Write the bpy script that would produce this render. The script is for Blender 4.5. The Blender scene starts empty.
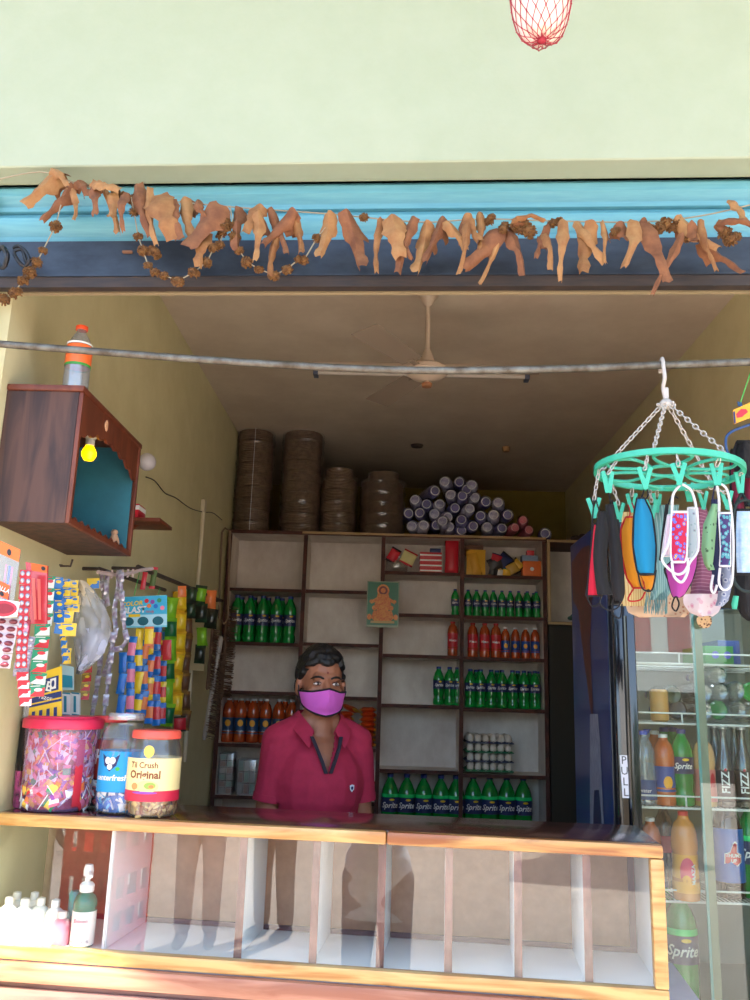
import bpy, bmesh, math, random
from math import sin, cos, pi, radians, sqrt, atan2
from mathutils import Vector as V, Matrix as M4, noise
rnd = random.Random(7)
SC = bpy.context.scene
COL = SC.collection
# ------------------------------------------------------------- camera numbers
FPX = 850.0
EYE = 1.55
def _cam():
    th = radians(13); yaw = radians(1.3); roll = .03
    F = V((-sin(yaw)*cos(th), cos(yaw)*cos(th), sin(th)))
    R0 = V((cos(yaw), sin(yaw), 0)); U0 = R0.cross(F)
    return F, R0*cos(roll)+U0*sin(roll), -R0*sin(roll)+U0*cos(roll)
CF_, CR_, CU_ = _cam()
def ray(x, y): return CF_ + CR_*((x-375)/FPX) + CU_*((500-y)/FPX)
def P(x, y, Y, s=0.0):
    """world point seen at x, y that stands on the plane  Y - s*X"""
    d = ray(x, y); t = Y/(d.y+s*d.x); p = d*t
    return V((p.x, p.y, p.z+EYE))
def PX(x, y, X):
    d = ray(x, y); t = X/d.x; p = d*t
    return V((p.x, p.y, p.z+EYE))
WL, WR, CEIL = -.94, 1.262, 3.06
# ------------------------------------------------------------- materials
def lin(c):
    return tuple(((v/255)/12.92 if v/255 <= .04045 else ((v/255+.055)/1.055)**2.4) for v in c) + (1,)
MATS = {}
def mat(name, rgb, rough=.6, metal=0, spec=.5, noise_=None, bump=0, emit=None, trans=0, coat=0, sss=0, ns=20, stretch=None):
    if name in MATS: return MATS[name]
    m = bpy.data.materials.new(name); m.use_nodes = True
    nt = m.node_tree; b = nt.nodes['Principled BSDF']
    b.inputs['Base Color'].default_value = lin(rgb)
    b.inputs['Roughness'].default_value = rough
    b.inputs['Metallic'].default_value = metal
    b.inputs['Specular IOR Level'].default_value = spec
    b.inputs['Transmission Weight'].default_value = trans
    b.inputs['Coat Weight'].default_value = coat
    if emit:
        b.inputs['Emission Color'].default_value = lin(emit[0]); b.inputs['Emission Strength'].default_value = emit[1]
    if noise_ or bump:
        tc = nt.nodes.new('ShaderNodeTexCoord'); mp = nt.nodes.new('ShaderNodeMapping')
        nt.links.new(tc.outputs['Object'], mp.inputs[0])
        if stretch: mp.inputs['Scale'].default_value = stretch
        n = nt.nodes.new('ShaderNodeTexNoise'); n.inputs['Scale'].default_value = ns
        n.inputs['Detail'].default_value = 6; n.inputs['Roughness'].default_value = .65
        nt.links.new(mp.outputs[0], n.inputs[0])
        if noise_:
            r = nt.nodes.new('ShaderNodeValToRGB')
            r.color_ramp.elements[0].position = .35; r.color_ramp.elements[1].position = .68
            r.color_ramp.elements[0].color = lin(noise_); r.color_ramp.elements[1].color = lin(rgb)
            nt.links.new(n.outputs[0], r.inputs[0]); nt.links.new(r.outputs[0], b.inputs['Base Color'])
        if bump:
            bp = nt.nodes.new('ShaderNodeBump'); bp.inputs['Strength'].default_value = bump; bp.inputs['Distance'].default_value = .01
            nt.links.new(n.outputs[0], bp.inputs['Height']); nt.links.new(bp.outputs[0], b.inputs['Normal'])
    MATS[name] = m
    return m
def clear(name, tint=(245,248,250), refl=.12, rough=.05, haze=0.0, hazec=(235,235,240)):
    """thin clear sheet: straight-through light plus a mirror-like skin, and optionally some milkiness"""
    if name in MATS: return MATS[name]
    m = bpy.data.materials.new(name); m.use_nodes = True
    nt = m.node_tree; nt.nodes.remove(nt.nodes['Principled BSDF']); out = nt.nodes['Material Output']
    t = nt.nodes.new('ShaderNodeBsdfTransparent'); t.inputs[0].default_value = lin(tint)
    g = nt.nodes.new('ShaderNodeBsdfGlossy'); g.inputs['Roughness'].default_value = rough
    ge = nt.nodes.new('ShaderNodeNewGeometry'); dt = nt.nodes.new('ShaderNodeVectorMath'); dt.operation = 'DOT_PRODUCT'
    nt.links.new(ge.outputs['Normal'], dt.inputs[0]); nt.links.new(ge.outputs['Incoming'], dt.inputs[1])
    def mth(op, a, b=None, c=None):
        n = nt.nodes.new('ShaderNodeMath'); n.operation = op
        for k, v in enumerate((a, b, c)):
            if v is None: continue
            if isinstance(v, (int, float)): n.inputs[k].default_value = v
            else: nt.links.new(v, n.inputs[k])
        return n.outputs[0]
    q = mth('POWER', mth('SUBTRACT', 1.0, mth('ABSOLUTE', dt.outputs['Value'])), 5.0)      # Schlick, the same from both sides of the sheet
    q = mth('MULTIPLY_ADD', q, .9, .04+refl)
    class ad: outputs = [q]
    mx = nt.nodes.new('ShaderNodeMixShader'); nt.links.new(ad.outputs[0], mx.inputs[0])
    src = t
    if haze:
        d = nt.nodes.new('ShaderNodeBsdfDiffuse'); d.inputs[0].default_value = lin(hazec)
        m2 = nt.nodes.new('ShaderNodeMixShader'); m2.inputs[0].default_value = haze
        nt.links.new(t.outputs[0], m2.inputs[1]); nt.links.new(d.outputs[0], m2.inputs[2]); src = m2
    nt.links.new(src.outputs[0], mx.inputs[1]); nt.links.new(g.outputs[0], mx.inputs[2])
    nt.links.new(mx.outputs[0], out.inputs[0]); MATS[name] = m
    return m
def wood(name, a, b, rough=.4, scale=(1.5, 30, 30), coat=.3):
    if name in MATS: return MATS[name]
    m = bpy.data.materials.new(name); m.use_nodes = True
    nt = m.node_tree; bs = nt.nodes['Principled BSDF']
    bs.inputs['Roughness'].default_value = rough; bs.inputs['Coat Weight'].default_value = coat; bs.inputs['Coat Roughness'].default_value = .15
    tc = nt.nodes.new('ShaderNodeTexCoord'); mp = nt.nodes.new('ShaderNodeMapping'); mp.inputs['Scale'].default_value = scale
    n = nt.nodes.new('ShaderNodeTexNoise'); n.inputs['Scale'].default_value = 2.2; n.inputs['Detail'].default_value = 8; n.inputs['Distortion'].default_value = .8
    r = nt.nodes.new('ShaderNodeValToRGB'); r.color_ramp.elements[0].position = .38; r.color_ramp.elements[1].position = .62
    r.color_ramp.elements[0].color = lin(a); r.color_ramp.elements[1].color = lin(b)
    nt.links.new(tc.outputs['Object'], mp.inputs[0]); nt.links.new(mp.outputs[0], n.inputs[0]); nt.links.new(n.outputs[0], r.inputs[0])
    nt.links.new(r.outputs[0], bs.inputs['Base Color']); MATS[name] = m
    return m
def patterned(name, kind, c1, c2, scale=60, thr=.5, rough=.8, dirs=(1,0,0)):
    """cloth print: dots (voronoi), checks or stripes"""
    if name in MATS: return MATS[name]
    m = bpy.data.materials.new(name); m.use_nodes = True
    nt = m.node_tree; bs = nt.nodes['Principled BSDF']; bs.inputs['Roughness'].default_value = rough
    tc = nt.nodes.new('ShaderNodeTexCoord')
    r = nt.nodes.new('ShaderNodeValToRGB'); r.color_ramp.interpolation = 'CONSTANT'
    if kind == 'dots':
        v = nt.nodes.new('ShaderNodeTexVoronoi'); v.inputs['Scale'].default_value = scale
        nt.links.new(tc.outputs['Object'], v.inputs['Vector']); nt.links.new(v.outputs['Distance'], r.inputs[0])
    else:
        w = nt.nodes.new('ShaderNodeTexWave'); w.inputs['Scale'].default_value = scale; w.bands_direction = kind
        nt.links.new(tc.outputs['Object'], w.inputs['Vector']); nt.links.new(w.outputs['Fac'], r.inputs[0])
    cs = c2 if isinstance(c2[0], (tuple, list)) else [c2]
    r.color_ramp.elements[0].position = 0; r.color_ramp.elements[0].color = lin(cs[0])
    if len(cs) > 1:
        e = r.color_ramp.elements.new(thr*.5); e.color = lin(cs[1])
    r.color_ramp.elements[-1].position = thr; r.color_ramp.elements[-1].color = lin(c1)
    nt.links.new(r.outputs[0], bs.inputs['Base Color']); MATS[name] = m
    return m
# ------------------------------------------------------------- objects
def link(o, parent=None):
    COL.objects.link(o)
    if parent is not None: o.parent = parent
    return o
def S(name, bm, m, parent=None, smooth=True, label=None, kind=None):
    me = bpy.data.meshes.new(name)
    bmesh.ops.recalc_face_normals(bm, faces=bm.faces[:])
    bm.to_mesh(me); bm.free()
    for k in (m if isinstance(m, (list, tuple)) else [m]): me.materials.append(k)
    if smooth:
        me.polygons.foreach_set('use_smooth', [True]*len(me.polygons))
        try: me.set_sharp_from_angle(angle=radians(40))
        except Exception: pass
    o = bpy.data.objects.new(name, me); link(o, parent)
    if label: o['label'] = label
    if kind: o['kind'] = kind
    return o
def tag(o, label, cat, group=None, kind=None):
    o['label'] = label; o['category'] = cat
    if group: o['group'] = group
    if kind: o['kind'] = kind
    return o
def thing(name, label, cat, loc=(0,0,0), rz=0, group=None):
    o = bpy.data.objects.new(name, None); o.empty_display_size = .05; COL.objects.link(o)
    o.location = loc; o.rotation_euler = (0, 0, rz)
    return tag(o, label, cat, group)
def struct(name, bm, m, **k):
    o = S(name, bm, m, **k); o['kind'] = 'structure'; return o
def dup(root, loc=None, rz=None, label=None, group=None, name=None, scale=None):
    r = root.copy(); COL.objects.link(r)
    if loc is not None: r.location = loc
    if rz is not None: r.rotation_euler = (r.rotation_euler[0], r.rotation_euler[1], rz)
    if scale: r.scale = scale if isinstance(scale, (tuple, list)) else (scale,)*3
    if label: r['label'] = label
    if group: r['group'] = group
    for ch in list(root.children):
        c = ch.copy(); COL.objects.link(c); c.parent = r
        for g in list(ch.children):
            d = g.copy(); COL.objects.link(d); d.parent = c
    return r
ORD = ['first','second','third','fourth','fifth','sixth','seventh','eighth','ninth','tenth','eleventh','twelfth','thirteenth','fourteenth','fifteenth','sixteenth']
def nth(i): return ORD[i]
# ------------------------------------------------------------- mesh makers
def box(bm, x0, x1, y0, y1, z0, z1, mi=0, bev=0):
    r = bmesh.ops.create_cube(bm, size=1)
    for v in r['verts']:
        v.co = V(((x0+x1)/2+v.co.x*(x1-x0), (y0+y1)/2+v.co.y*(y1-y0), (z0+z1)/2+v.co.z*(z1-z0)))
    fs = {f for v in r['verts'] for f in v.link_faces}
    for f in fs: f.material_index = mi
    if bev:
        es = list({e for f in fs for e in f.edges})
        bmesh.ops.bevel(bm, geom=es, offset=bev, segments=2, affect='EDGES', profile=.6)
    return bm
def hexa(bm, pts, mi=0):
    """8 corners: bottom 4 ring then top 4 ring"""
    v = [bm.verts.new(p) for p in pts]
    for q in ((3,2,1,0),(4,5,6,7),(0,1,5,4),(1,2,6,5),(2,3,7,6),(3,0,4,7)):
        f = bm.faces.new([v[i] for i in q]); f.material_index = mi
    return bm
def tube(bm, pts, r, n=8, closed=False, mi=0):
    pts = [V(p) for p in pts]; N = len(pts)
    rs = r if isinstance(r, (list, tuple)) else [r]*N
    rings = []; prev = None
    for i, p in enumerate(pts):
        if closed: t = pts[(i+1) % N]-pts[i-1]
        else: t = pts[min(i+1, N-1)]-pts[max(i-1, 0)]
        if t.length < 1e-9: t = V((0,0,1))
        t.normalize()
        if prev is None:
            a = V((0,0,1)) if abs(t.z) < .9 else V((1,0,0)); u = t.cross(a).normalized()
        else:
            u = prev-t*prev.dot(t)
            if u.length < 1e-6: u = t.orthogonal()
            u.normalize()
        prev = u; w = t.cross(u)
        rings.append([bm.verts.new(p+(u*cos(2*pi*k/n)+w*sin(2*pi*k/n))*rs[i]) for k in range(n)])
    for i in range(N if closed else N-1):
        a, b = rings[i], rings[(i+1) % N]
        for k in range(n):
            f = bm.faces.new((a[k], a[(k+1)%n], b[(k+1)%n], b[k])); f.material_index = mi
    if not closed:
        for rg in (rings[0][::-1], rings[-1]):
            f = bm.faces.new(rg); f.material_index = mi
    return bm
def curve(pts, k=6):
    """Catmull-Rom through points"""
    pts = [V(p) for p in pts]; out = []
    for i in range(len(pts)-1):
        p0 = pts[max(i-1,0)]; p1 = pts[i]; p2 = pts[i+1]; p3 = pts[min(i+2, len(pts)-1)]
        for j in range(k):
            t = j/k
            out.append(.5*((2*p1)+(-p0+p2)*t+(2*p0-5*p1+4*p2-p3)*t*t+(-p0+3*p1-3*p2+p3)*t**3))
    out.append(pts[-1]); return out
def lathe(bm, prof, n=20, c=(0,0,0), mi=0, wob=None, cap=True):
    c = V(c); rings = []
    for r, z in prof:
        rings.append([bm.verts.new(c+V(((r*(wob(k/n, z) if wob else 1))*cos(2*pi*k/n), (r*(wob(k/n, z) if wob else 1))*sin(2*pi*k/n), z))) for k in range(n)])
    for a, b in zip(rings, rings[1:]):
        for k in range(n):
            f = bm.faces.new((a[k], a[(k+1)%n], b[(k+1)%n], b[k])); f.material_index = mi
    if cap:
        for rg in (rings[0][::-1], rings[-1]):
            f = bm.faces.new(rg); f.material_index = mi
    return bm
def ell(bm, c, r, seg=16, rings=10, rot=None, mi=0):
    q = bmesh.ops.create_uvsphere(bm, u_segments=seg, v_segments=rings, radius=1)
    for v in q['verts']:
        p = V((v.co.x*r[0], v.co.y*r[1], v.co.z*r[2]))
        if rot: p = rot @ p
        v.co = V(c)+p
    if mi:
        for f in {f for v in q['verts'] for f in v.link_faces}: f.material_index = mi
    return bm
def capsule(bm, a, b, ra, rb, n=14):
    """tapered limb with round ends"""
    a = V(a); b = V(b); d = b-a; L = max(d.length, 1e-6); d.normalize(); u = d.orthogonal().normalized(); w = d.cross(u)
    prof = []; K = 5
    for k in range(K): t = -pi/2+pi/2*(k+.35)/K; prof.append((ra*cos(t), ra*sin(t)))
    prof += [(ra, 0), (rb, L)]
    for k in range(K): t = pi/2*(k+.65)/K; prof.append((rb*cos(t), L+rb*sin(t)))
    rg = [[bm.verts.new(a+d*z+(u*cos(2*pi*k/n)+w*sin(2*pi*k/n))*r) for k in range(n)] for r, z in prof]
    for p, q in zip(rg, rg[1:]):
        for k in range(n): bm.faces.new((p[k], p[(k+1)%n], q[(k+1)%n], q[k]))
    bm.faces.new(rg[0][::-1]); bm.faces.new(rg[-1]); return bm
def remesh(bm, vox, smooth=2):
    me = bpy.data.meshes.new('t'); bm.to_mesh(me); bm.free()
    o = bpy.data.objects.new('t', me); COL.objects.link(o)
    md = o.modifiers.new('r', 'REMESH'); md.mode = 'VOXEL'; md.voxel_size = vox
    if smooth:
        sm = o.modifiers.new('s', 'SMOOTH'); sm.factor = .6; sm.iterations = smooth
    dg = bpy.context.evaluated_depsgraph_get()
    me2 = bpy.data.meshes.new_from_object(o.evaluated_get(dg), depsgraph=dg)
    out = bmesh.new(); out.from_mesh(me2)
    bpy.data.objects.remove(o); bpy.data.meshes.remove(me); bpy.data.meshes.remove(me2)
    return out
def grid(bm, fn, nu, nv, mi=0, closed_u=False):
    """fn(i/nu, j/nv) -> point ; open surface"""
    vs = [[bm.verts.new(fn(i/nu, j/nv)) for i in range(nu+(0 if closed_u else 1))] for j in range(nv+1)]
    for j in range(nv):
        for i in range(nu):
            a = i; b = (i+1) % len(vs[0])
            f = bm.faces.new((vs[j][a], vs[j][b], vs[j+1][b], vs[j+1][a])); f.material_index = mi if not callable(mi) else mi((i+.5)/nu, (j+.5)/nv)
    return bm
def thicken(bm, t):
    bmesh.ops.recalc_face_normals(bm, faces=bm.faces[:]); bm.normal_update()
    fs = bm.faces[:]; vs = bm.verts[:]; bd = [e for e in bm.edges if len(e.link_faces) == 1]
    mp = {v: bm.verts.new(v.co-v.normal*t) for v in vs}
    for f in fs:
        try: g = bm.faces.new([mp[v] for v in reversed(f.verts)]); g.material_index = f.material_index
        except ValueError: pass
    for e in bd:
        a, b = e.verts
        try: g = bm.faces.new((a, b, mp[b], mp[a])); g.material_index = e.link_faces[0].material_index
        except ValueError: pass
    return bm
def lerp_rows(rows, t):
    n = len(rows)-1; k = min(int(t*n), n-1); f = t*n-k
    a, b = rows[k], rows[k+1]
    return [a[i]*(1-f)+b[i]*f for i in range(len(a))]
def cloth(bm, rows, Y, s=0, bulge=.01, th=.0012, nu=8, nv=12, folds=0, mi=0, seed=0):
    """rows of (y, xl, xr) outline -> a curved sheet with thickness hanging at depth Y"""
    def fn(u, v):
        y, xl, xr = lerp_rows(rows, v)
        d = -bulge*sin(pi*u) + (folds*sin(u*9+v*3+seed) if folds else 0)
        return P(xl+(xr-xl)*u, y, Y+d, s)
    grid(bm, fn, nu, nv, mi); thicken(bm, th); return bm
_tc = {}
def text_bm(s, size, shear=0, R=None, z=0, ang=0, bold=0, flat_y=0, ysc=1.0):
    """lettering facing -Y; wrapped round a cylinder of radius R when given"""
    cu = bpy.data.curves.new('t', 'FONT'); cu.body = s; cu.size = size; cu.align_x = 'CENTER'; cu.align_y = 'CENTER'
    cu.shear = shear; cu.offset = bold*size; cu.resolution_u = 2
    o = bpy.data.objects.new('t', cu); COL.objects.link(o)
    dg = bpy.context.evaluated_depsgraph_get(); dg.update()
    me = bpy.data.meshes.new_from_object(o.evaluated_get(dg), depsgraph=dg)
    bm = bmesh.new(); bm.from_mesh(me); bpy.data.objects.remove(o); bpy.data.curves.remove(cu); bpy.data.meshes.remove(me)
    for v in bm.verts:
        x, y = v.co.x, v.co.y*ysc
        if R:
            a = x/R+ang; v.co = V((R*sin(a), -R*cos(a), z+y))
        else: v.co = V((x, flat_y, z+y))
    return bm
def merge(dst, src, mi=0, mtx=None):
    for f in src.faces: f.material_index = mi
    if mtx is not None: bmesh.ops.transform(src, matrix=mtx, verts=src.verts[:])
    me = bpy.data.meshes.new('t'); src.to_mesh(me); src.free(); dst.from_mesh(me); bpy.data.meshes.remove(me)
    return dst
def frame(p, ex, ey=None, ez=V((0,0,1))):
    ex = V(ex).normalized()
    if ey is None: ey = ez.cross(ex)
    ey = V(ey).normalized(); ez = ex.cross(ey)
    m = M4.Identity(4)
    for i, c in enumerate((ex, ey, ez)):
        for j in range(3): m[j][i] = c[j]
    for j in range(3): m[j][3] = p[j]
    return m
def pillow(bm, w, h, d, mtx=None, c=(0,0,0), band=.12, mis=(0,1), nu=5, nv=8, crimp=True):
    """sealed packet in the XZ plane, puffed in Y; mis = (end band, middle) material slots"""
    def side(sg):
        def fn(u, v):
            e = .5-abs(v-.5)
            puff = d*.5*(max(0, sin(pi*u))**.6)*(min(1, max(0, (e-.04)/.2))**.6)
            ww = w*(1-.06*sin(pi*v))
            return V(c)+V(((u-.5)*ww, sg*puff, (v-.5)*h))
        return fn
    n0 = len(bm.verts)
    for sg in (-1, 1):
        grid(bm, side(sg), nu, nv, lambda u, v: mis[0] if (v < band or v > 1-band) else mis[1])
    bm.verts.ensure_lookup_table(); vs = bm.verts[n0:]
    if mtx is not None: bmesh.ops.transform(bm, matrix=mtx, verts=vs)
    bmesh.ops.remove_doubles(bm, verts=vs, dist=1e-6)
    return bm
# ============================================================= SETTING
wall_m = mat('yellow_plaster', (216,207,164), .85, noise_=(207,197,152), bump=.15, ns=6)
ceil_m = mat('ceiling_plaster', (212,196,176), .9, noise_=(198,180,160), bump=.05, ns=4)
front_m = mat('pale_green_plaster', (220,230,200), .85, noise_=(213,224,192), bump=.12, ns=9)
floor_m = mat('cement_floor', (130,118,104), .7, noise_=(105,95,85), ns=5)
SF = .047                      # the facade is turned a little from the back shelves
def FY(X, off=0): return 1.765+off-SF*X
def fbox(bm, x0, x1, o0, o1, z0, z1, mi=0, sx=SF):
    """box whose front and back follow the facade line"""
    p = lambda x, o, z: V((x, FY(x, o), z))
    return hexa(bm, [p(x0,o0,z0), p(x1,o0,z0), p(x1,o1,z0), p(x0,o1,z0), p(x0,o0,z1), p(x1,o0,z1), p(x1,o1,z1), p(x0,o1,z1)], mi)
b = bmesh.new(); box(b, WL-.15, WR+.15, 1.86, 6.3, -.12, 0); struct('floor', b, floor_m, smooth=False)
b = bmesh.new(); box(b, WL-.15, WR+.15, 1.90, 6.3, CEIL, CEIL+.12); struct('ceiling', b, ceil_m, smooth=False)
b = bmesh.new(); box(b, WL-.15, WL, 1.892, 6.3, 0, CEIL); struct('wall_left', b, wall_m, smooth=False)
b = bmesh.new(); box(b, WR, WR+.15, 1.80, 6.3, 0, CEIL); struct('wall_right', b, wall_m, smooth=False)
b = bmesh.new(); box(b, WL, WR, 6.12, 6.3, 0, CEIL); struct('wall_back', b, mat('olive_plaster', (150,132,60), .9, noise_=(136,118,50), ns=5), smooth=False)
zt = P(375, 163, FY(0,-.06), SF).z; zu = P(375, 178, 1.765, SF).z
b = bmesh.new(); fbox(b, -3.2, 3.2, -.06, .135, zu, 4.9)
for e in [e for e in b.edges if abs(e.verts[0].co.z-zu) < 1e-4 and abs(e.verts[1].co.z-zu) < 1e-4 and e.verts[0].co.y < 2.0 and e.verts[1].co.y < 2.0 and abs(e.verts[0].co.x-e.verts[1].co.x) > 1]:
    bmesh.ops.bevel(b, geom=[e], offset=.003, segments=1, affect='EDGES'); break
struct('wall_front', b, front_m, smooth=False)
b = bmesh.new(); fbox(b, -3.2, WL-.04, 0, .08, -.2, zu-.001); struct('wall_front_left', b, mat('left_pier_plaster', (205,196,150), .85, noise_=(196,188,142), ns=8), smooth=False)
b = bmesh.new(); fbox(b, WR, 3.2, 0, .08, -.2, zu-.001); struct('wall_front_right', b, MATS['left_pier_plaster'], smooth=False)
# rolling shutter in its raised position with the bottom bar
cy = mat('sky_blue_paint', (120,192,205), .45, noise_=(104,178,196), ns=30, stretch=(.3,1,6))
rust = mat('rusty_edge', (120,84,62), .8)
t = thing('rolling_shutter', 'raised sky blue metal rolling shutter with dark navy bottom bar above the shop opening', 'rolling shutter', (0, FY(0), 2.5))
def rel(bm, loc): bmesh.ops.translate(bm, vec=-V(loc), verts=bm.verts[:]); return bm
TL = t.location.copy()
zz = lambda y: P(375, y, 1.765+.02, SF).z
def slat(y0, y1):
    bm = bmesh.new(); prof = []
    z1, z0 = zz(y0), zz(y1); h = z1-z0
    pts = [(0,0),(-.008,.06),(-.010,.2),(-.004,.24),(-.006,.3),(-.022,.5),(-.024,.75),(-.014,.92),(0,1),(.012,1),(.012,0)]
    vs = [[bm.verts.new(V((x, FY(x, .035+o), z0+h*q))) for o, q in pts] for x in (WL-.038, -.3, .4, WR-.002)]
    for a, c in zip(vs, vs[1:]):
        for k in range(len(pts)): bm.faces.new((a[k], a[(k+1)%len(pts)], c[(k+1)%len(pts)], c[k]))
    bm.faces.new(vs[0]); bm.faces.new(vs[-1][::-1])
    return rel(bm, TL)
S('slat', slat(180.5, 208.5), cy, t); S('slat', slat(209.5, 240), cy, t)
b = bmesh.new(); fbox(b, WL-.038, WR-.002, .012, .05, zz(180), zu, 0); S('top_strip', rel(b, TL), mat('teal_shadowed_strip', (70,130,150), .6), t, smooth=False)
nv = mat('navy_worn_paint', (44,56,76), .45, noise_=(74,88,108), ns=14, stretch=(1,1,2.2))
b = bmesh.new(); fbox(b, WL-.038, WR-.002, .015, .05, zz(276), zz(240.5)); fbox(b, WL-.038, WR-.002, 0.008, .05, zz(277.5), zz(275))
S('bottom_bar', rel(b, TL), nv, t, smooth=False)
b = bmesh.new(); fbox(b, WL-.038, WR-.002, .012, .035, zz(288), zz(277.5)); S('bottom_lip', rel(b, TL), mat('navy_rusty_lip', (66,62,66), .7, noise_=(104,84,74), ns=22, stretch=(.6,1,5)), t, smooth=False)
b = bmesh.new(); p = P(127.5, 252, 1.765+.012, SF); box(b, p.x-.012, p.x+.012, p.y-.004, p.y+.004, p.z-.003, p.z+.003, bev=.002); S('lock_slot', rel(b, TL), rust, t)
# inside lintel above the opening
b = bmesh.new(); fbox(b, WL+.002, WR-.002, .062, .075, zz(284), zu-.002); struct('trim_1', b, mat('lintel_plaster', (150,134,104), .9), smooth=False)
# outdoor ground, step
b = bmesh.new(); box(b, -9, 9, -16, 1.70, -.3, -.2); struct('ground', b, mat('pinkish_sand', (200,188,174), .95, noise_=(180,166,152), bump=.2, ns=3), smooth=False)
b = bmesh.new(); fbox(b, WL-.1, WR+.1, -.06, .1, -.2, -.0); struct('trim_2', b, floor_m, smooth=False)

b = bmesh.new(); ye = lambda x: .04-.46*(x+.14)  # overhang slab out of view, added to cut skylight and shape the sun's edge
hexa(b, [(-3.6,ye(-3.6),4.1),(3.6,ye(3.6),4.1),(3.6,FY(3.6,-.061),4.1),(-3.6,FY(-3.6,-.061),4.1),(-3.6,ye(-3.6),4.25),(3.6,ye(3.6),4.25),(3.6,FY(3.6,-.061),4.25),(-3.6,FY(-3.6,-.061),4.25)])
struct('added_shade_slab', b, front_m, smooth=False)
# ---- light
w = bpy.data.worlds.new('World'); SC.world = w; w.use_nodes = True
nt = w.node_tree; bg = nt.nodes['Background']
sk = nt.nodes.new('ShaderNodeTexSky'); sk.sky_type = 'NISHITA'; sk.sun_disc = False; sk.sun_elevation = radians(58); sk.sun_rotation = radians(20); sk.dust_density = 3; sk.air_density = 1
nt.links.new(sk.outputs[0], bg.inputs[0]); bg.inputs[1].default_value = .22
sl = bpy.data.lights.new('sun', 'SUN'); sl.energy = 5.0; sl.angle = radians(.6); sl.color = (1, .95, .86)
so = bpy.data.objects.new('sun', sl); COL.objects.link(so); so.location = (1, 8, 9)
so.rotation_euler = V((.25, -.70, 1.0)).to_track_quat('Z', 'Y').to_euler()
cam = bpy.data.cameras.new('camera'); co = bpy.data.objects.new('camera', cam); COL.objects.link(co)
cam.sensor_fit = 'VERTICAL'; cam.sensor_height = 24; cam.lens = 24*FPX/1000; cam.clip_start = .02
mm = M4.Identity(4)
for i, c in enumerate((CR_, CU_, -CF_)):
    for j in range(3): mm[j][i] = c[j]
mm[2][3] = EYE; co.matrix_world = mm; SC.camera = co
SC.view_settings.view_transform = 'Standard'; SC.view_settings.look = 'None'; SC.view_settings.gamma = 1; SC.view_settings.use_curve_mapping = False
SC.view_settings.exposure = 2.32

# ============================================================= BACK SHELVES
SY = 4.70
brown = wood('dark_red_brown_wood', (62,28,20), (86,40,28), .7, (8,8,8), coat=0)
lam = mat('stained_white_laminate', (240,232,222), .7, noise_=(206,192,180), ns=5, stretch=(1,1,.6), bump=.03)
gold = mat('pale_gold_edging', (170,140,95), .45)
def sz(x, y): return P(x, y, SY).z
def sxx(x, y): return P(x, y, SY).x
t = thing('shelf_unit', 'tall dark brown and white pigeonhole shelf unit along the back of the shop', 'shelf unit', (0, SY, 0))
ux = [sxx(226,600), sxx(303,600), sxx(382,600), sxx(462,600), sxx(545,600)]
ux[0] = max(ux[0], WL+.012)
ztop = sz(385, 535); dep = .25
b = bmesh.new(); box(b, ux[0], ux[-1], dep-.012, dep, 0.02, ztop-.01); S('back_panel', b, lam, t, smooth=False)
for i, x in enumerate(ux):
    b = bmesh.new(); box(b, x-.009, x+.009, .0045, dep-.013, 0, ztop-.012); o = S('upright', b, lam, t, smooth=False); b = bmesh.new(); box(b, x-.011, x+.011, 0, .004, 0, ztop-.012); S('edge_strip', b, brown, o, smooth=False)
b = bmesh.new(); box(b, ux[0]-.01, ux[-1]+.01, .001, .33, ztop-.011, ztop+.008); tb_ = S('top_board', b, lam, t, smooth=False); b = bmesh.new(); box(b, ux[0]-.01, ux[-1]+.01, -.004, .0005, ztop-.011, ztop+.008); S('edge_strip', b, brown, tb_, smooth=False)
b = bmesh.new(); box(b, ux[1]-.02, ux[-1]+.01, -.009, -.0045, ztop-.004, ztop+.008); S('edge_strip', b, gold, t, label='pale gold edging strip')
SH = []   # shelf top z per column, from the photo
rows = [((590,644,693,746,798), 262), ((592,645,698,749,803), 342), ((573.5,615.5,656.5,706.5,772,838), 422), ((577,618,659.5,710.5,776.5,840), 503)]
for c, (ys, xm) in enumerate(rows):
    zs = []
    for y in ys:
        z = sz(xm, y); zs.append(z+.009)
        b = bmesh.new(); box(b, ux[c]+.0095, ux[c+1]-.0095, .0045, dep-.013, z-.009, z+.009); o = S('shelf', b, lam, t, smooth=False); b = bmesh.new(); box(b, ux[c]+.0115, ux[c+1]-.0115, .001, .004, z-.0095, z+.0092); S('edge_strip', b, brown, o, smooth=False)
    SH.append(zs)
# low hidden rows
# side unit with gold edging over the dark doorway
t = thing('side_cabinet', 'narrow white open cabinet with gold edging right of the brown shelves', 'cabinet', (ux[-1]+.014, SY, 0))
X1 = WR-.015-t.location.x; za, zb = sz(572, 543), sz(572, 622)
b = bmesh.new(); box(b, 0.02, X1, .30, .315, zb, za); S('back_panel', b, lam, t, smooth=False)
for (z0, z1, n) in ((zb-.018, zb, 'bottom_board'), (za-.0, za+.018, 'top_board')):
    b = bmesh.new(); box(b, 0.0, X1, 0, .315, z0, z1); S(n, b, [brown], t, smooth=False)
    b = bmesh.new(); box(b, 0.0, X1, -.004, -.0002, z0+.002, z1-.002); S('edge_strip', b, gold, t, smooth=False)
b = bmesh.new(); box(b, 0, .018, 0, .3, zb+.0005, za-.0005); S('side_panel', b, lam, t, smooth=False)
b = bmesh.new(); box(b, 0, .018, -.004, -.0002, zb+.0005, za-.0005); S('edge_strip', b, gold, t, smooth=False)
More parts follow.
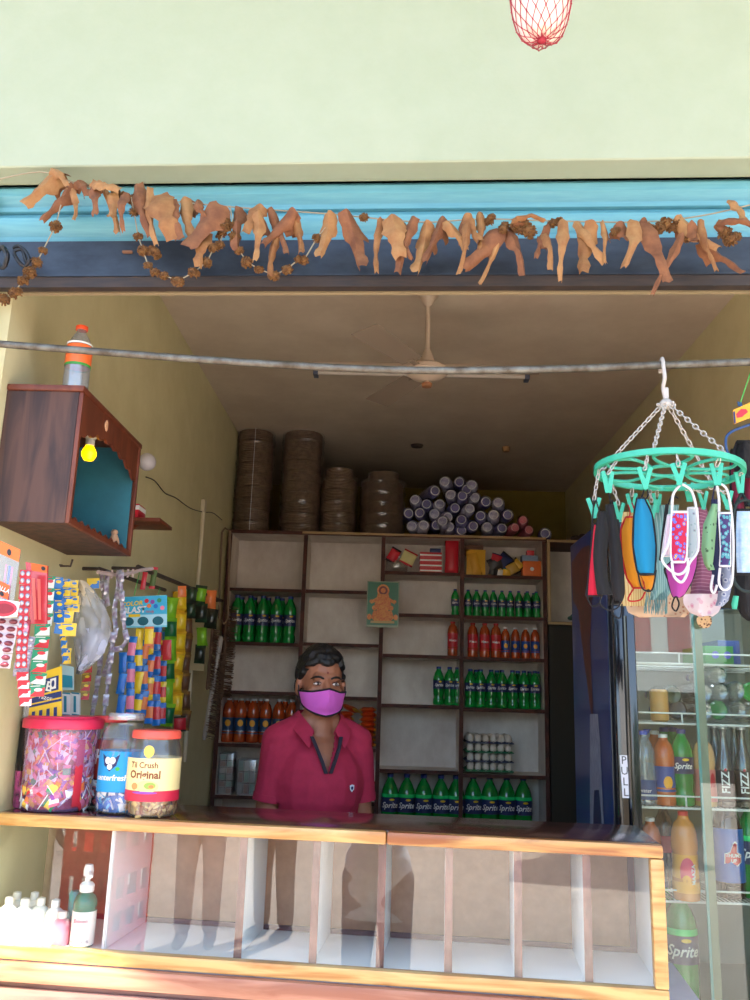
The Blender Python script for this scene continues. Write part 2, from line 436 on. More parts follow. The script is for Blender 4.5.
# dark sheet under it, standing for the shade in the open doorway
b = bmesh.new(); box(b, ux[-1]+.02, WR-.01, SY+.02, SY+.05, 0, zb-.02); o = struct('doorway_dark_sheet', b, mat('doorway_shade', (44,38,28), .7), smooth=False)
# ============================================================= BOTTLES
def pet_prof(h, r, kind):
    if kind == 'big':      # 2 litre: tapering shoulder
        q = [(.55,0),(.9,.008),(1,.04),(.97,.12),(1,.2),(1,.60),(.99,.66),(.90,.735),(.70,.81),(.48,.87),(.32,.905),(.30,.915),(.30,.94)]
    elif kind == 'waist':
        q = [(.6,0),(.92,.01),(1,.05),(.98,.14),(.84,.2),(.92,.28),(.96,.34),(.96,.6),(1,.66),(.93,.74),(.72,.83),(.45,.9),(.40,.92),(.40,.945)]
    elif kind == 'shoulder':   # mango/orange drinks: round shoulders
        q = [(.7,0),(.96,.015),(1,.05),(1,.25),(.94,.28),(.94,.55),(1,.58),(1,.68),(.93,.77),(.75,.86),(.45,.91),(.42,.93),(.42,.95)]
    elif kind == 'glass':
        q = [(.8,0),(.98,.02),(1,.1),(.9,.3),(.95,.45),(.8,.58),(.5,.72),(.36,.85),(.36,.93),(.42,.95),(.42,.97)]
    else:
        q = [(.7,0),(.96,.012),(1,.05),(1,.62),(.96,.7),(.75,.8),(.45,.89),(.38,.91),(.38,.945)]
    return [(a*r, z*h) for a, z in q]
def rad_at(prof, z):
    for (r0, z0), (r1, z1) in zip(prof, prof[1:]):
        if z0 <= z <= z1 and z1 > z0: return r0+(r1-r0)*(z-z0)/(z1-z0)
    return prof[-1][0]
def bottle(name, h, r, kind, body, cap, capr, labels=(), texts=(), n=20, clearfill=None, petal=False):
    """labels: (z0, z1, material, name) fractions; texts: (string, size, z, material, shear, bold)"""
    root = bpy.data.objects.new(name, None); COL.objects.link(root); root.empty_display_size = .03
    prof = pet_prof(h, r, kind)
    b = bmesh.new()
    wob = (lambda a, z: 1-.10*(cos(a*2*pi*5)**2)*max(0, 1-z/(h*.06))) if petal else None
    lathe(b, prof, n, wob=wob); S('bottle_body', b, body, root)
    b = bmesh.new(); z = prof[-1][1]; hc = h-z
    lathe(b, [(capr*.96, z-.1*hc), (capr, z+.1*hc), (capr, h-.15*hc), (capr*.85, h)], 14); S('cap', b, cap, root)
    for z0, z1, m, nm in labels:
        b = bmesh.new(); k = [z0+(z1-z0)*i/5 for i in range(6)]
        pr = [(rad_at(prof, q*h)+.0006, q*h) for q in k]
        lathe(b, pr, n, cap=False); lo = S(nm, b, m, root)
        for (s, size, tz, tm, shear, bold, ang) in texts:
            if z0 <= tz <= z1: S('lettering', text_bm(s, size, shear, rad_at(prof, tz*h)+.0014, tz*h, ang, bold), tm, lo, smooth=False)
    return root
green_pet = mat('green_bottle_plastic', (8,150,60), .12, coat=.6, noise_=(6,128,48), ns=14)
green_dk = mat('dark_green_bottle_plastic', (4,112,44), .12, coat=.6)
def glow_green():
    m = mat('translucent_green_plastic', (20,190,80), .1, coat=.5); return m
navy_lab = mat('navy_label', (28,40,92), .4); white_ink = mat('white_ink', (240,240,238), .5); lemon = mat('yellow_print', (245,200,40), .5)
blue_cap = mat('blue_cap', (30,50,130), .35); red_cap = mat('red_cap', (205,40,50), .35); white_cap = mat('white_cap', (232,230,228), .4)
org = mat('orange_drink', (196,92,36), .12, coat=.6); mango = mat('mango_drink', (222,140,60), .15, coat=.6); red_org = mat('deep_orange_drink', (178,72,30), .12, coat=.6)
red_lab = mat('red_label', (200,36,46), .4); blue_lab = mat('blue_label', (30,70,150), .4); yel_lab = mat('orange_yellow_print', (245,170,40), .45); black_lab = mat('black_label', (24,22,26), .4)
dark_cola = mat('dark_cola', (48,20,16), .1, coat=.7)
def wrapped(pts, R, ang, z, w, h, rings=5):
    """a printed shape laid on a round surface, built as rings about its middle"""
    b = bmesh.new(); cx = sum(p[0] for p in pts)/len(pts); cz = sum(p[1] for p in pts)/len(pts)
    at = lambda x, y: V((R*sin(x*w/R+ang), -R*cos(x*w/R+ang), z+y*h))
    c = b.verts.new(at(cx, cz)); prev = None; n = len(pts)
    for j in range(1, rings+1):
        k = j/rings; rg = [b.verts.new(at(cx+(p[0]-cx)*k, cz+(p[1]-cz)*k)) for p in pts]
        for i in range(n):
            if prev: b.faces.new((prev[i], prev[(i+1)%n], rg[(i+1)%n], rg[i]))
            else: b.faces.new((c, rg[i], rg[(i+1)%n]))
        prev = rg
    return b
def blob(parent_name, root, R, z, w, h, m, ang=0, name='print_mark'):
    b = wrapped([(cos(2*pi*k/14), sin(2*pi*k/14)) for k in range(14)], R, ang, z, w, h); par = [c for c in root.children if c.name.startswith(parent_name)]
    return S(name, b, m, par[0] if par else root, smooth=False)
def lemon_lime(h, r, kind, cap, lz0, lz1, ts):
    o = bottle('soda_bottle', h, r, kind, [green_pet], cap, r*.36 if kind == 'big' else r*.42, [(lz0, lz1, navy_lab, 'label')],
               [('Sprite', ts, (lz0+lz1)/2-.01, white_ink, .35, .02, 0)], petal=True)
    R = rad_at(pet_prof(h, r, kind), (lz0+lz1)/2*h)+.0012
    blob('label', o, R, h*(lz1-.035), r*.32, h*.018, lemon, .25)
    return o
SHELFTXT = {}
def place_row(proto, xs, ybase, Y, desc, group, kind_cat='bottle', zover=None, first=True, yoff=0, back=0):
    """proto placed/copied so that it is seen at each pixel x; all stand on height zover"""
    out = []
    n = len(xs)
    for i, x in enumerate(xs):
        p = P(x, ybase, Y); z = zover if zover is not None else p.z
        lab = '%s from the left, %s' % (nth(i), desc) if n > 1 else desc
        if i == 0 and first: o = proto; o.location = (p.x, Y, z)
        else: o = dup(proto, (p.x, Y, z))
        o.rotation_euler = (0, 0, rnd.uniform(-.12, .12)-.0+atan2(p.x, Y)*-1)
        tag(o, lab, kind_cat, group); out.append(o)
    return out
Yb = SY+.075
px = Yb/FPX*1.0
zs0, zs1, zs2, zs3 = SH
S_ = lambda s: s+.0005
# row of five on the left column (first shelf down, z of shelf y=644)
g15 = lemon_lime(.262, .036, 'waist', blue_cap, .36, .60, .026)
place_row(g15, [235,248,261,275,288.5], 643, Yb, 'green soda bottle in the upper left pigeonhole', 'green bottles in the upper left pigeonhole', zover=S_(zs0[1]))
place_row(g15, [239,252,266,280], 643, Yb+.09, 'green soda bottle in the back row of the upper left pigeonhole', 'rear green bottles in the upper left pigeonhole', zover=S_(zs0[1]), first=False)
# small ones top right
g250 = lemon_lime(.15, .0225, 'waist', blue_cap, .36, .62, .015)
place_row(g250, [455], 615, Yb, 'small green soda bottle alone beside the upright, above the red labelled bottle', 'small green bottles', zover=S_(zs2[1]))
place_row(g250, [468,476.6,485.1,493.5,502,510.4,519,527.5,536.5], 617, Yb, 'small green soda bottle in the right column under the orange box', 'small green bottles under the orange box', zover=S_(zs3[1]), first=False)
place_row(g250, [526,534,541], 617, Yb+.07, 'small green bottle in the back row under the orange box', 'rear small green bottles', zover=S_(zs3[1]), first=False)
# middle right
g600 = lemon_lime(.206, .031, 'waist', blue_cap, .42, .64, .022)
place_row(g600, [438.3,449.4], 708, Yb, 'green soda bottle in the middle column beside the upright', 'green bottles in the middle column', zover=S_(zs2[3]))
place_row(g600, [457.2], 708, Yb+.02, 'green soda bottle squeezed against the upright in the middle column', 'green bottles in the middle column', zover=S_(zs2[3]), first=False)
place_row(g600, [470.3,480.5,491.3,502.2,512.8,524.2,535.2], 710, Yb, 'green soda bottle in the right column above the egg trays', 'green bottles above the egg trays', zover=S_(zs3[3]), first=False)
place_row(g600, [476,497,518,530,539], 710, Yb+.085, 'green soda bottle in the back row above the egg trays', 'rear green bottles above the egg trays', zover=S_(zs3[3]), first=False)
# two litre bottles, bottom
g2l = lemon_lime(.302, .046, 'big', blue_cap, .36, .60, .040)
b = bmesh.new(); lathe(b, [(.0464,.302*.605),(.0462,.302*.66)], 20, cap=False); S('bright_band', b, mat('bright_green_band', (40,220,120), .2, coat=.5), g2l)
place_row(g2l, [389,405.8,423,440.4,455.5], 838, Yb, 'two litre green soda bottle in the bottom middle pigeonhole', 'large green bottles bottom middle', zover=S_(zs2[5]))
place_row(g2l, [473,489.8,507,523.8], 840, Yb, 'two litre green soda bottle in the bottom right pigeonhole', 'large green bottles bottom right', zover=S_(zs3[5]), first=False)
# mango with red labels
mz = bottle('juice_bottle', .19, .029, 'shoulder', [red_org], red_cap, .014, [(.2,.66, red_lab, 'label')], [('Maaza', .018, .45, white_ink, .2, .02, 0)])
place_row(mz, [452.5], 656, Yb, 'red labelled orange juice bottle alone by the upright in the middle column', 'red labelled bottles', zover=S_(zs2[2]))
place_row(mz, [472.6,484.6,496], 658.5, Yb, 'red labelled juice bottle left of the blue labelled ones, right column', 'red labelled bottles right column', zover=S_(zs3[2]), first=False)
mr = bottle('juice_bottle', .17, .0245, 'shoulder', [red_org], white_cap, .0125, [(.2,.56, blue_lab, 'label')], [('fizz', .018, .3, white_ink, .0, .0, 0)][:0])
blob('label', mr, .0242, .17*.40, .011, .013, yel_lab)
b = bmesh.new(); lathe(b, [(.0239,.036),(.0239,.052)], 20, cap=False); S('label_band', b, black_lab, mr)
place_row(mr, [505.5,515.6,525.7,535.4], 658.5, Yb, 'small blue labelled orange bottle, right column', 'small blue labelled orange bottles', zover=S_(zs3[2]))
# tall orange bottles lower left
og = bottle('orange_drink_bottle', .235, .0335, 'shoulder', [red_org], white_cap, .014, [(.2,.56, mat('navy_teal_label', (34,66,104), .4), 'label')])
b = bmesh.new(); lathe(b, [(.0322,.048),(.0322,.076)], 20, cap=False); S('label_band', b, black_lab, og)
blob('label', og, .0328, .235*.44, .016, .018, yel_lab); 
S('lettering', text_bm('MIRINDA', .010, .2, .0330, .062), white_ink, [c for c in og.children if c.name.startswith('label_band')][0], smooth=False)
place_row(og, [226.7,238.8,251.4,264,277,290], 745.5, Yb, 'orange drink bottle with white cap in the lower left pigeonhole', 'orange bottles in the lower left pigeonhole', zover=S_(zs0[3]))
place_row(og, [233,245,258,283], 745, Yb+.08, 'orange drink bottle in the back row of the lower left pigeonhole', 'rear orange bottles in the lower left pigeonhole', zover=S_(zs0[3]), first=False)

# ============================================================= EGGS
tray_g = mat('green_tray', (58,128,86), .6); tray_b = mat('blue_grey_tray', (84,88,112), .7); egg_m = mat('eggshell', (226,214,200), .55)
ez = S_(zs3[4]); p0 = P(466.5, 775, SY+.03); p1 = P(512.5, 775, SY+.03); tw = p1.x-p0.x; pit = tw/6
def tray_mesh(m):
    root = bpy.data.objects.new('egg_tray', None); COL.objects.link(root)
    b = bmesh.new()
    def fn(u, v):
        x = u*tw; y = v*pit*5
        return V((x, y, .006+.020*(.5-.25*(cos(2*pi*u*6)+cos(2*pi*v*5)))*1.0+.004))
    grid(b, fn, 36, 30); thicken(b, .0015); S('cup_sheet', b, m, root)
    b = bmesh.new(); tube(b, [(-.004,-.004,.013),(tw+.004,-.004,.013),(tw+.004,pit*5+.004,.013),(-.004,pit*5+.004,.013)], .0032, 6, closed=True); S('rim', b, m, root)
    return root
b = bmesh.new(); lathe(b, [(.0001,0),(.009,.0015),(.016,.007),(.0195,.017),(.0185,.028),(.014,.038),(.007,.0445),(.0001,.0465)], 14)
egg = S('egg', b, egg_m)
lev = ['lowest green','lower grey','upper green','topmost grey']
dz = (P(490, 738, SY+.03).z-P(490, 776, SY+.03).z-.05)/3
tg = tray_mesh(tray_g); tb = tray_mesh(tray_b); firste = True
for L in range(4):
    proto = tg if L % 2 == 0 else tb
    o = proto if L < 2 else dup(proto)
    o.location = (p0.x, SY+.012, ez+L*dz); tag(o, lev[L]+' egg tray in the stack beside the upright in the right column', 'egg tray', 'egg trays')
    for r in range(5 if L == 3 else 1):
        for c in range(6):
            e = egg if firste else dup(egg); firste = False
            e.location = (p0.x+(c+.5)*pit, SY+.012+(r+.5)*pit, ez+L*dz+.0125)
            tag(e, '%s egg from the left, %s row of the %s egg tray' % (nth(c), ['front','second','third','fourth','rear'][r], lev[L]), 'egg', 'eggs in the %s tray' % lev[L])

# ============================================================= PACKETS ON SHELVES
foil_o = mat('orange_foil', (226,92,40), .35, coat=.3); foil_y = mat('yellow_foil', (240,190,60), .35); foil_r = mat('red_foil', (205,40,56), .35)
foil_dr = mat('dark_foil', (40,36,40), .35); plastic_wrap = clear('clinging_clear_wrap', refl=.12, rough=.18, haze=.10)
b = bmesh.new(); pillow(b, .115, .095, .03, crimp=False, band=.14); bmesh.ops.rotate(b, cent=(0,0,0), matrix=M4.Rotation(radians(90), 3, 'X'), verts=b.verts[:])
nood = S('snack_packet', b, [foil_y, foil_o])
k = 0
for c, x in enumerate((345, 367)):
    for r in range(8 if c else 7):
        p = P(x, 748, SY+.06); o = nood if k == 0 else dup(nood); k += 1
        o.location = (p.x+rnd.uniform(-.004,.004), SY+.07, zs1[3]+.0135+r*.0262); o.rotation_euler = (rnd.uniform(-.03,.03), rnd.uniform(-.04,.04), radians(90)+rnd.uniform(-.08,.08))
        tag(o, 'orange snack packet, %s from the bottom of the %s pile behind the shopkeeper' % (nth(r), 'right' if c else 'left'), 'packet', 'orange snack packets')
o = dup(nood); p = P(351, 704, SY+.1); o.location = (p.x, SY+.09, zs1[3]+.20); o.rotation_euler = (.3,.2,1.2); tag(o, 'orange snack packet lying askew on top of the left orange pile', 'packet', 'orange snack packets')
# wrapped packs, bottom left
def wrapped_pack(x0, x1, y0, y1, label, cols, rowsn, Y=SY+.03, d=.12):
    a = P(x0, y1, Y); c = P(x1, y0, Y); w = c.x-a.x; h = c.z-a.z
    z0 = zs0[4]+.0005
    t = thing('wrapped_pack', label, 'pack', (a.x+w/2, Y+d/2, z0))
    bb = bmesh.new()
    n = cols
    for i in range(n):
        for j in range(rowsn):
            xx = -w/2+w*(i+.5)/n; zc = h*(j+.5)/rowsn
            box(bb, xx-w/n*.46, xx+w/n*.46, -d/2+.004, d/2-.004, zc-h/rowsn*.46, zc+h/rowsn*.46, mi=(i+j)%3, bev=.003)
    S('carton', bb, [mat('pale_carton', (196,190,186),.6), mat('grey_pink_print', (176,140,132),.6), mat('mint_print', (150,180,170),.6)], t)
    bb = bmesh.new(); box(bb, -w/2-.004, w/2+.004, -d/2-.002, d/2+.004, 0, h+.006, bev=.006); S('clear_wrap', bb, plastic_wrap, t)
wrapped_pack(217, 233.5, 757, 797, 'taller plastic wrapped pack of small cartons at far left bottom shelf', 2, 6)
wrapped_pack(236, 256, 763, 797, 'shorter plastic wrapped pack of small boxes beside the taller wrapped pack', 3, 3)
b = bmesh.new(); pillow(b, .07, .10, .035, band=.1); o = S('pink_packet', b, [foil_r, mat('pink_dotted_bag', (176,70,90), .5, noise_=(220,150,150), ns=60)])
p = P(370.5, 787, SY+.04); o.location = (p.x, SY+.05, zs1[4]+.05); tag(o, 'pink snack bag standing on the shelf right of the shopkeeper elbow', 'packet')
# ---- top row bits
def loose(name, x0, x1, y0, y1, d, mats, label, cat, Y=SY+.05, rot=0, kind='box', z=None, tilt=0):
    a = P(x0, y1, Y); c = P(x1, y0, Y); w = c.x-a.x; h = c.z-a.z
    b = bmesh.new()
    if kind == 'box': box(b, -w/2, w/2, 0, d, -h/2, h/2, bev=.002)
    elif kind == 'boxtop':
        box(b, -w/2, w/2, 0, d, -h/2, h/2, bev=.002); box(b, -w/2-.0005, w/2+.0005, -.0006, d*.6, -h*.15, h*.12, mi=1)
    elif kind == 'bag':
        for sg in (-1, 1):
            grid(b, lambda u, v: V(((u-.5)*w*(1-.15*sin(3*pi*v)*0), sg*d*.5*sin(pi*u)**.6*sin(pi*min(1, v*1.1+.02))**.5+.006*noise.noise(V((u*5,v*5,sg*3))), (v-.5)*h+.006*noise.noise(V((u*4+9,v*4,sg))))), 10, 12)
        bmesh.ops.translate(b, vec=(0, d/2, 0), verts=b.verts[:])
    else:
        pillow(b, w, h, d); bmesh.ops.translate(b, vec=(0, d/2, 0), verts=b.verts[:])
    o = S(name, b, mats); o.location = ((a.x+c.x)/2, Y, (a.z+c.z)/2 if z is None else z+h/2); o.rotation_euler = (0, tilt, rot)
    return tag(o, label, cat)
crinkle = clear('crinkled_bag_plastic', refl=.2, rough=.2, haze=.35, hazec=(170,160,150))
def text_on(o, s, size, m, z=0, off=-.0008, shear=0, rotm=None, x=0, d=0):
    bm = text_bm(s, size, shear); bmesh.ops.translate(bm, vec=(x, off, z), verts=bm.verts[:])
    if rotm is not None: bmesh.ops.transform(bm, matrix=rotm, verts=bm.verts[:])
    return S('lettering', bm, m, o, smooth=False)
zc2, zc3 = zs2[0]+.0005, zs3[0]+.0005
loose('plastic_bag', 386, 408, 555, 572, .09, crinkle, 'crumpled clear plastic bag at the left end of the top pigeonhole', 'bag', kind='bag', z=zc2)
loose('snack_packet', 388, 399, 545, 560, .03, [foil_dr, foil_r], 'small red packet lying on the crumpled clear bag', 'packet', kind='p', tilt=.5, z=zc2+.055)
loose('snack_packet', 401, 416, 549, 563, .03, [foil_r, mat('cream_carton', (226,214,150), .5)], 'cream and red packet tilted against the crumpled bag', 'packet', kind='p', tilt=.45, z=zc2+.045)
for i in range(4):
    loose('flat_box', 420, 442, 567-i*5.3, 572-i*5.3, .1, [red_lab, white_ink], '%s from the bottom of the four flat red and white boxes' % nth(i), 'box', kind='boxtop', z=zc2+i*.0295, rot=.03*(i%2))
loose('small_box', 430, 441, 546, 550, .06, [navy_lab], 'small dark blue box on the flat red and white boxes', 'box', z=zc2+.1185)
o = loose('tall_red_packet', 445, 459, 538, 572, .04, [foil_r, foil_r], 'tall red packet standing against the upright in the middle column', 'packet', kind='p', z=zc2)
loose('yellow_packet', 466, 486, 549, 575, .02, [mat('ochre_packet', (226,170,40), .5)]*2, 'ochre yellow packet standing at the left of the top right pigeonhole', 'packet', kind='p', z=zc3)
loose('yellow_packet', 470, 480, 547, 569, .02, [mat('deep_ochre', (206,150,30), .5)]*2, 'smaller ochre yellow packet leaning in front of the larger one', 'packet', Y=SY+.02, kind='p', z=zc3, tilt=-.25)
loose('crumpled_packet', 465, 484, 541, 551, .06, [mat('brown_crumple', (130,96,80), .6)]*2, 'crumpled brown packet lying on the yellow packets', 'packet', kind='bag', Y=SY+.08, z=zc3+.125)
cols = [(navy_lab, foil_r), (foil_dr, foil_dr), (foil_y, foil_dr), (foil_dr, navy_lab), (foil_y, white_ink), (mat('teal_print', (40,130,120), .5), foil_y), (foil_dr, mat('gold_print', (190,150,60), .4)), (foil_dr, foil_y)]
spots = [(491,503,546,556,.3,.07),(488,505,558,570,-.4,.04),(489,498,566,575,.2,0),(497,512,551,566,.7,.045),(497,504,567,575,0,0),(503,512,567,575,.1,0),(507,519,560,573,-.5,.01),(514,522,553,566,-.8,.035)]
nm = ['navy and red','black crumpled','yellow and black','black and navy','yellow and white','teal and yellow','black and gold','black and yellow']
for (x0,x1,y0,y1,tl,z), (m1,m2), n_ in zip(spots, cols, nm):
    loose('snack_packet', x0, x1, y0, y1, .025, [m1, m2], n_+' small packet in the heap left of the orange box', 'packet', kind='p', tilt=tl, z=zc3+z, Y=SY+.04+.05*rnd.random())
o = loose('orange_box', 523, 541, 560, 576, .08, [mat('orange_carton', (226,110,36), .5)], 'orange box with white round mark in the top right pigeonhole', 'box', z=zc3)
b = bmesh.new(); q = bmesh.ops.create_circle(b, segments=16, radius=.011, cap_ends=True, matrix=M4.Translation((0,-.0008,0)) @ M4.Rotation(radians(90), 4, 'X')); S('round_mark', b, white_ink, o, smooth=False)
loose('flat_box', 522, 538, 554, 559.5, .07, [mat('grey_blue_carton', (120,140,170), .5)], 'flat grey blue box lying on the orange box', 'box', z=zc3+.0915)
loose('flat_box', 527, 534, 548.5, 553.5, .05, [foil_r], 'tiny red box on top of the grey blue box', 'box', z=zc3+.123)

# ---- deity print
a = P(366, 627, SY-.006); c = P(399.5, 582, SY-.006); w = c.x-a.x; h = c.z-a.z
t = thing('deity_print', 'green picture card of a seated haloed deity hung on the shelf upright', 'picture', ((a.x+c.x)/2, SY-.010, a.z))
b = bmesh.new(); box(b, -w/2, w/2, -.002, .004, 0, h); S('card', b, mat('print_border', (150,160,130), .4), t, smooth=False)
b = bmesh.new(); box(b, -w/2+.005, w/2-.005, -.003, -.0021, .012, h-.005); S('green_ground', b, mat('green_print', (12,100,56), .35), t, smooth=False)
pr = mat('red_gold_print', (206,70,40), .5, noise_=(236,176,90), ns=120); 
b = bmesh.new()
def flat(bm, pts, y, mi=0):
    f = bm.faces.new([bm.verts.new(V((px_, y, pz))) for px_, pz in pts]); f.material_index = mi
def disc(bm, cx, cz, r, y, mi=0, rz=None, n=20): flat(bm, [(cx+r*cos(2*pi*k/n), cz+(rz or r)*sin(2*pi*k/n)) for k in range(n)], y, mi)
H = h
disc(b, 0, .80*H, .034, -.0033, 0); disc(b, 0, .80*H, .024, -.0036, 1); disc(b, 0, .80*H, .014, -.0039, 0)
flat(b, [(-.03,.72*H),(.03,.72*H),(.045,.5*H),(.03,.35*H),(-.03,.35*H),(-.045,.5*H)], -.0037, 0)
for s in (-1,1):
    flat(b, [(s*.03,.66*H),(s*.062,.58*H),(s*.066,.5*H),(s*.036,.56*H)], -.0035, 0)
    disc(b, s*.064, .56*H, .010, -.0038, 0); disc(b, s*.045, .42*H, .014, -.0036, 0); disc(b, s*.072, .22*H, .012, -.0036, 0, .016)
flat(b, [(-.05,.36*H),(.05,.36*H),(.062,.2*H),(.04,.12*H),(-.04,.12*H),(-.062,.2*H)], -.0038, 0)
flat(b, [(-.065,.14*H),(.065,.14*H),(.065,.09*H),(-.065,.09*H)], -.0040, 2)
S('printed_figure', b, [pr, mat('dark_red_print', (110,40,50), .5), mat('gold_strip_print', (206,170,110), .5)], t, smooth=False)

# ============================================================= ON TOP OF THE SHELVES
ztp = ztop+.0085
bw = mat('brown_leaf_plates', (150,118,94), .7, noise_=(112,84,66), ns=30, bump=.3)
bagw = clear('stack_bag_plastic', refl=.03, rough=.16, haze=.06, hazec=(190,170,156))
def plate_stack(x0, x1, y1, layers, per, label, topr=1.0, seed=0, capn=0, yb=.15):
    Y = SY+yb; a = P(x0, 531, Y); c = P(x1, y1, Y); R = (c.x-a.x)/2; hh = c.z-ztp
    t = thing('plate_stack', label, 'stack of plates', ((a.x+c.x)/2, Y, ztp), group='wrapped stacks of brown leaf plates')
    r_ = random.Random(seed)
    dzp = hh/layers
    b = bmesh.new(); 
    for L in range(layers):
        ox, oy = r_.uniform(-.006,.006), r_.uniform(-.006,.006); pr = []
        kr = R*(.95+.04*r_.random())*(topr if L >= layers-capn else 1)
        for i in range(per):
            z0 = L*dzp+dzp*(i/per)*.92
            pr += [(kr*.93, z0+.0005), (kr, z0+dzp/per*.35), (kr*.955, z0+dzp/per*.7)]
        lathe(b, pr, 26, (ox, oy, 0), wob=lambda a, z, L=L: 1+.02*noise.noise(V((cos(a*2*pi)*3, sin(a*2*pi)*3, L*3.1+seed))))
    S('plates', b, bw, t)
    b = bmesh.new()
    def fn(u, v):
        a_ = u*2*pi; L = v*layers
        k = topr if v > (layers-capn+.0)/layers else 1
        rr = R*k*(1.035+.02*cos(L*2*pi)+.05*noise.noise(V((cos(a_)*2.2, sin(a_)*2.2, v*14+seed)))+.045*noise.noise(V((cos(a_)*6, sin(a_)*6, v*26+seed))))
        if v >= .999: rr *= .45
        return V((rr*cos(a_), rr*sin(a_), max(.001, v*hh*1.01+(.012 if v >= .999 else 0))))
    grid(b, fn, 40, layers*6, closed_u=True); S('clear_wrap', b, bagw, t)
    if seed == 1:
        b = bmesh.new(); tube(b, [(.01,-R*1.06,z*hh/6+.004) for z in range(7)], .0012, 5); S('string', b, white_ink, t)
plate_stack(232.5, 275, 433, 9, 6, 'leftmost tall plastic wrapped stack of brown plates on the shelves', seed=1)
plate_stack(279, 324, 434, 10, 6, 'second tall wrapped stack of brown plates, with ragged plastic on top', seed=2, yb=.17)
plate_stack(319.5, 358, 470, 6, 7, 'lower wrapped stack of brown plates right of the two tall ones', topr=.78, seed=3, capn=1)
plate_stack(360, 405, 474, 6, 12, 'wrapped stack of thin brown plates next to the cup sleeves', topr=.7, seed=4, capn=1, yb=.15)
# cup sleeves
cupm = mat('silver_white_cups', (232,230,234), .35); sleeve_b = mat('violet_blue_print', (96,88,160), .4); pinkc = mat('pink_sleeve', (214,90,110), .45)
wrap2 = clear('sleeve_wrap', refl=.03, rough=.15, haze=.06)
def sleeve(cm, sm):
    root = bpy.data.objects.new('cup_sleeve', None); COL.objects.link(root)
    def sl_(pr, n=16):
        bm = bmesh.new(); lathe(bm, pr, n); bmesh.ops.rotate(bm, cent=(0,0,0), matrix=M4.Rotation(radians(90), 3, 'X'), verts=bm.verts[:])
        return bm
    # axis after rotation: -Y is the front
    S('cups', sl_([(.0215,.0),(.0225,-.01),(.0235,-.018),(.0300,-.03)]+[(.030-(.0015 if i%2 else 0),-.035-.01*i) for i in range(24)]), sm, root)
    S('cup_base', sl_([(.0006,-.006),(.018,-.006),(.0185,.0015),(.0222,.0015),(.0222,-.0005)]), cm, root)
    S('clear_wrap', sl_([(.012,.016),(.016,.010),(.026,.006),(.033,-.02),(.034,-.15),(.033,-.27)], 14), wrap2, root)
    return root
sA = sleeve(cupm, sleeve_b); sB = sleeve(cupm, mat('white_blue_sleeve', (224,218,232), .4, noise_=(120,112,176), ns=25)); sC = sleeve(mat('pink_cups', (220,130,140), .4), pinkc)
cpts = [(255,73),(305,75),(347,85),(222,105),(275,118),(315,122),(153,135),(193,150),(238,150),(395,142),(437,145),(290,163),(340,165),(132,182),(220,183),(377,190),(422,187),(470,187),(265,195),(312,203),(183,222),(227,222),(143,225),(352,225),(400,228),(450,232),(270,228),(312,240),(248,208),(170,180),(358,128),(330,100)]
usedA = usedB = False
rowname = lambda y: 'top' if y < 110 else ('upper' if y < 155 else ('middle' if y < 200 else 'bottom'))
cnt = {}; tot = {}
order = sorted(range(len(cpts)), key=lambda i: cpts[i][0])
for i in order: cnt.setdefault(rowname(cpts[i][1]), []).append(i)
for i, (x, y) in enumerate(cpts):
    use = sA if i % 2 else sB
    first = (i % 2 and not usedA) or (not i % 2 and not usedB)
    if i % 2: usedA = True
    else: usedB = True
    Y = SY+.06+rnd.uniform(-.03, .05)
    p = P(x/3.409+370, y/3.409+460, Y)
    o = use if first else dup(use)
    o.scale = (1.2, 1.0, 1.2)
    o.location = (p.x, Y, max(p.z, ztp+.041)); o.rotation_euler = (rnd.uniform(-.12,.12) if p.z > ztp+.05 else 0, 0, rnd.uniform(-.18,.18))
    rn = rowname(y); kk = cnt[rn].index(i)
    tag(o, '%s from the left in the %s layer of the paper cup sleeve pile' % (nth(kk), rn), 'paper cups', 'sleeves of paper cups on the shelves')
for i, (x, y, wd) in enumerate([(522,205,'upper'),(495,230,'left'),(542,238,'right')]):
    Y = SY+.05; p = P(x/3.409+370, y/3.409+460, Y); o = sC if i == 0 else dup(sC)
    o.location = (p.x, Y, max(p.z, ztp+.035)); o.rotation_euler = (0,0,rnd.uniform(-.1,.1)); tag(o, '%s of the three pink paper cup sleeves at the right end of the pile' % wd, 'paper cups', 'pink sleeves of paper cups')
o = dup(sA); p = P(545, 526, SY+.06); o.location = (p.x, SY+.06, ztp+.035); tag(o, 'single blue cup sleeve lying apart at the right end of the shelf top', 'paper cups')
# ============================================================= CEILING
cream = mat('cream_enamel', (196,176,156), .4); 
fp = P(427, 372, 2.95)
t = thing('ceiling_fan', 'cream ceiling fan hanging on a thin downrod in the middle of the shop', 'fan', (fp.x, fp.y, CEIL), .35)
zf = fp.z-CEIL
b = bmesh.new(); tube(b, [(0,0,-.05),(0,0,zf+.06)], .0095, 10); S('downrod', b, cream, t)
b = bmesh.new(); lathe(b, [(.018,-.001),(.045,-.004),(.04,-.03),(.014,-.075),(.012,-.08)], 18); S('ceiling_canopy', b, cream, t)
b = bmesh.new(); lathe(b, [(.012,zf+.085),(.022,zf+.06),(.03,zf+.035),(.05,zf+.028),(.075,zf+.012),(.078,zf-.004),(.06,zf-.02),(.03,zf-.032),(.012,zf-.036),(.011,zf-.044),(.001,zf-.045)][::-1], 26); S('motor_housing', b, cream, t)
b = bmesh.new(); lathe(b, [(.001,zf-.060),(.018,zf-.058),(.02,zf-.0455),(.001,zf-.0452)], 14); S('bottom_cap', b, mat('brown_cap', (150,100,66), .5), t)
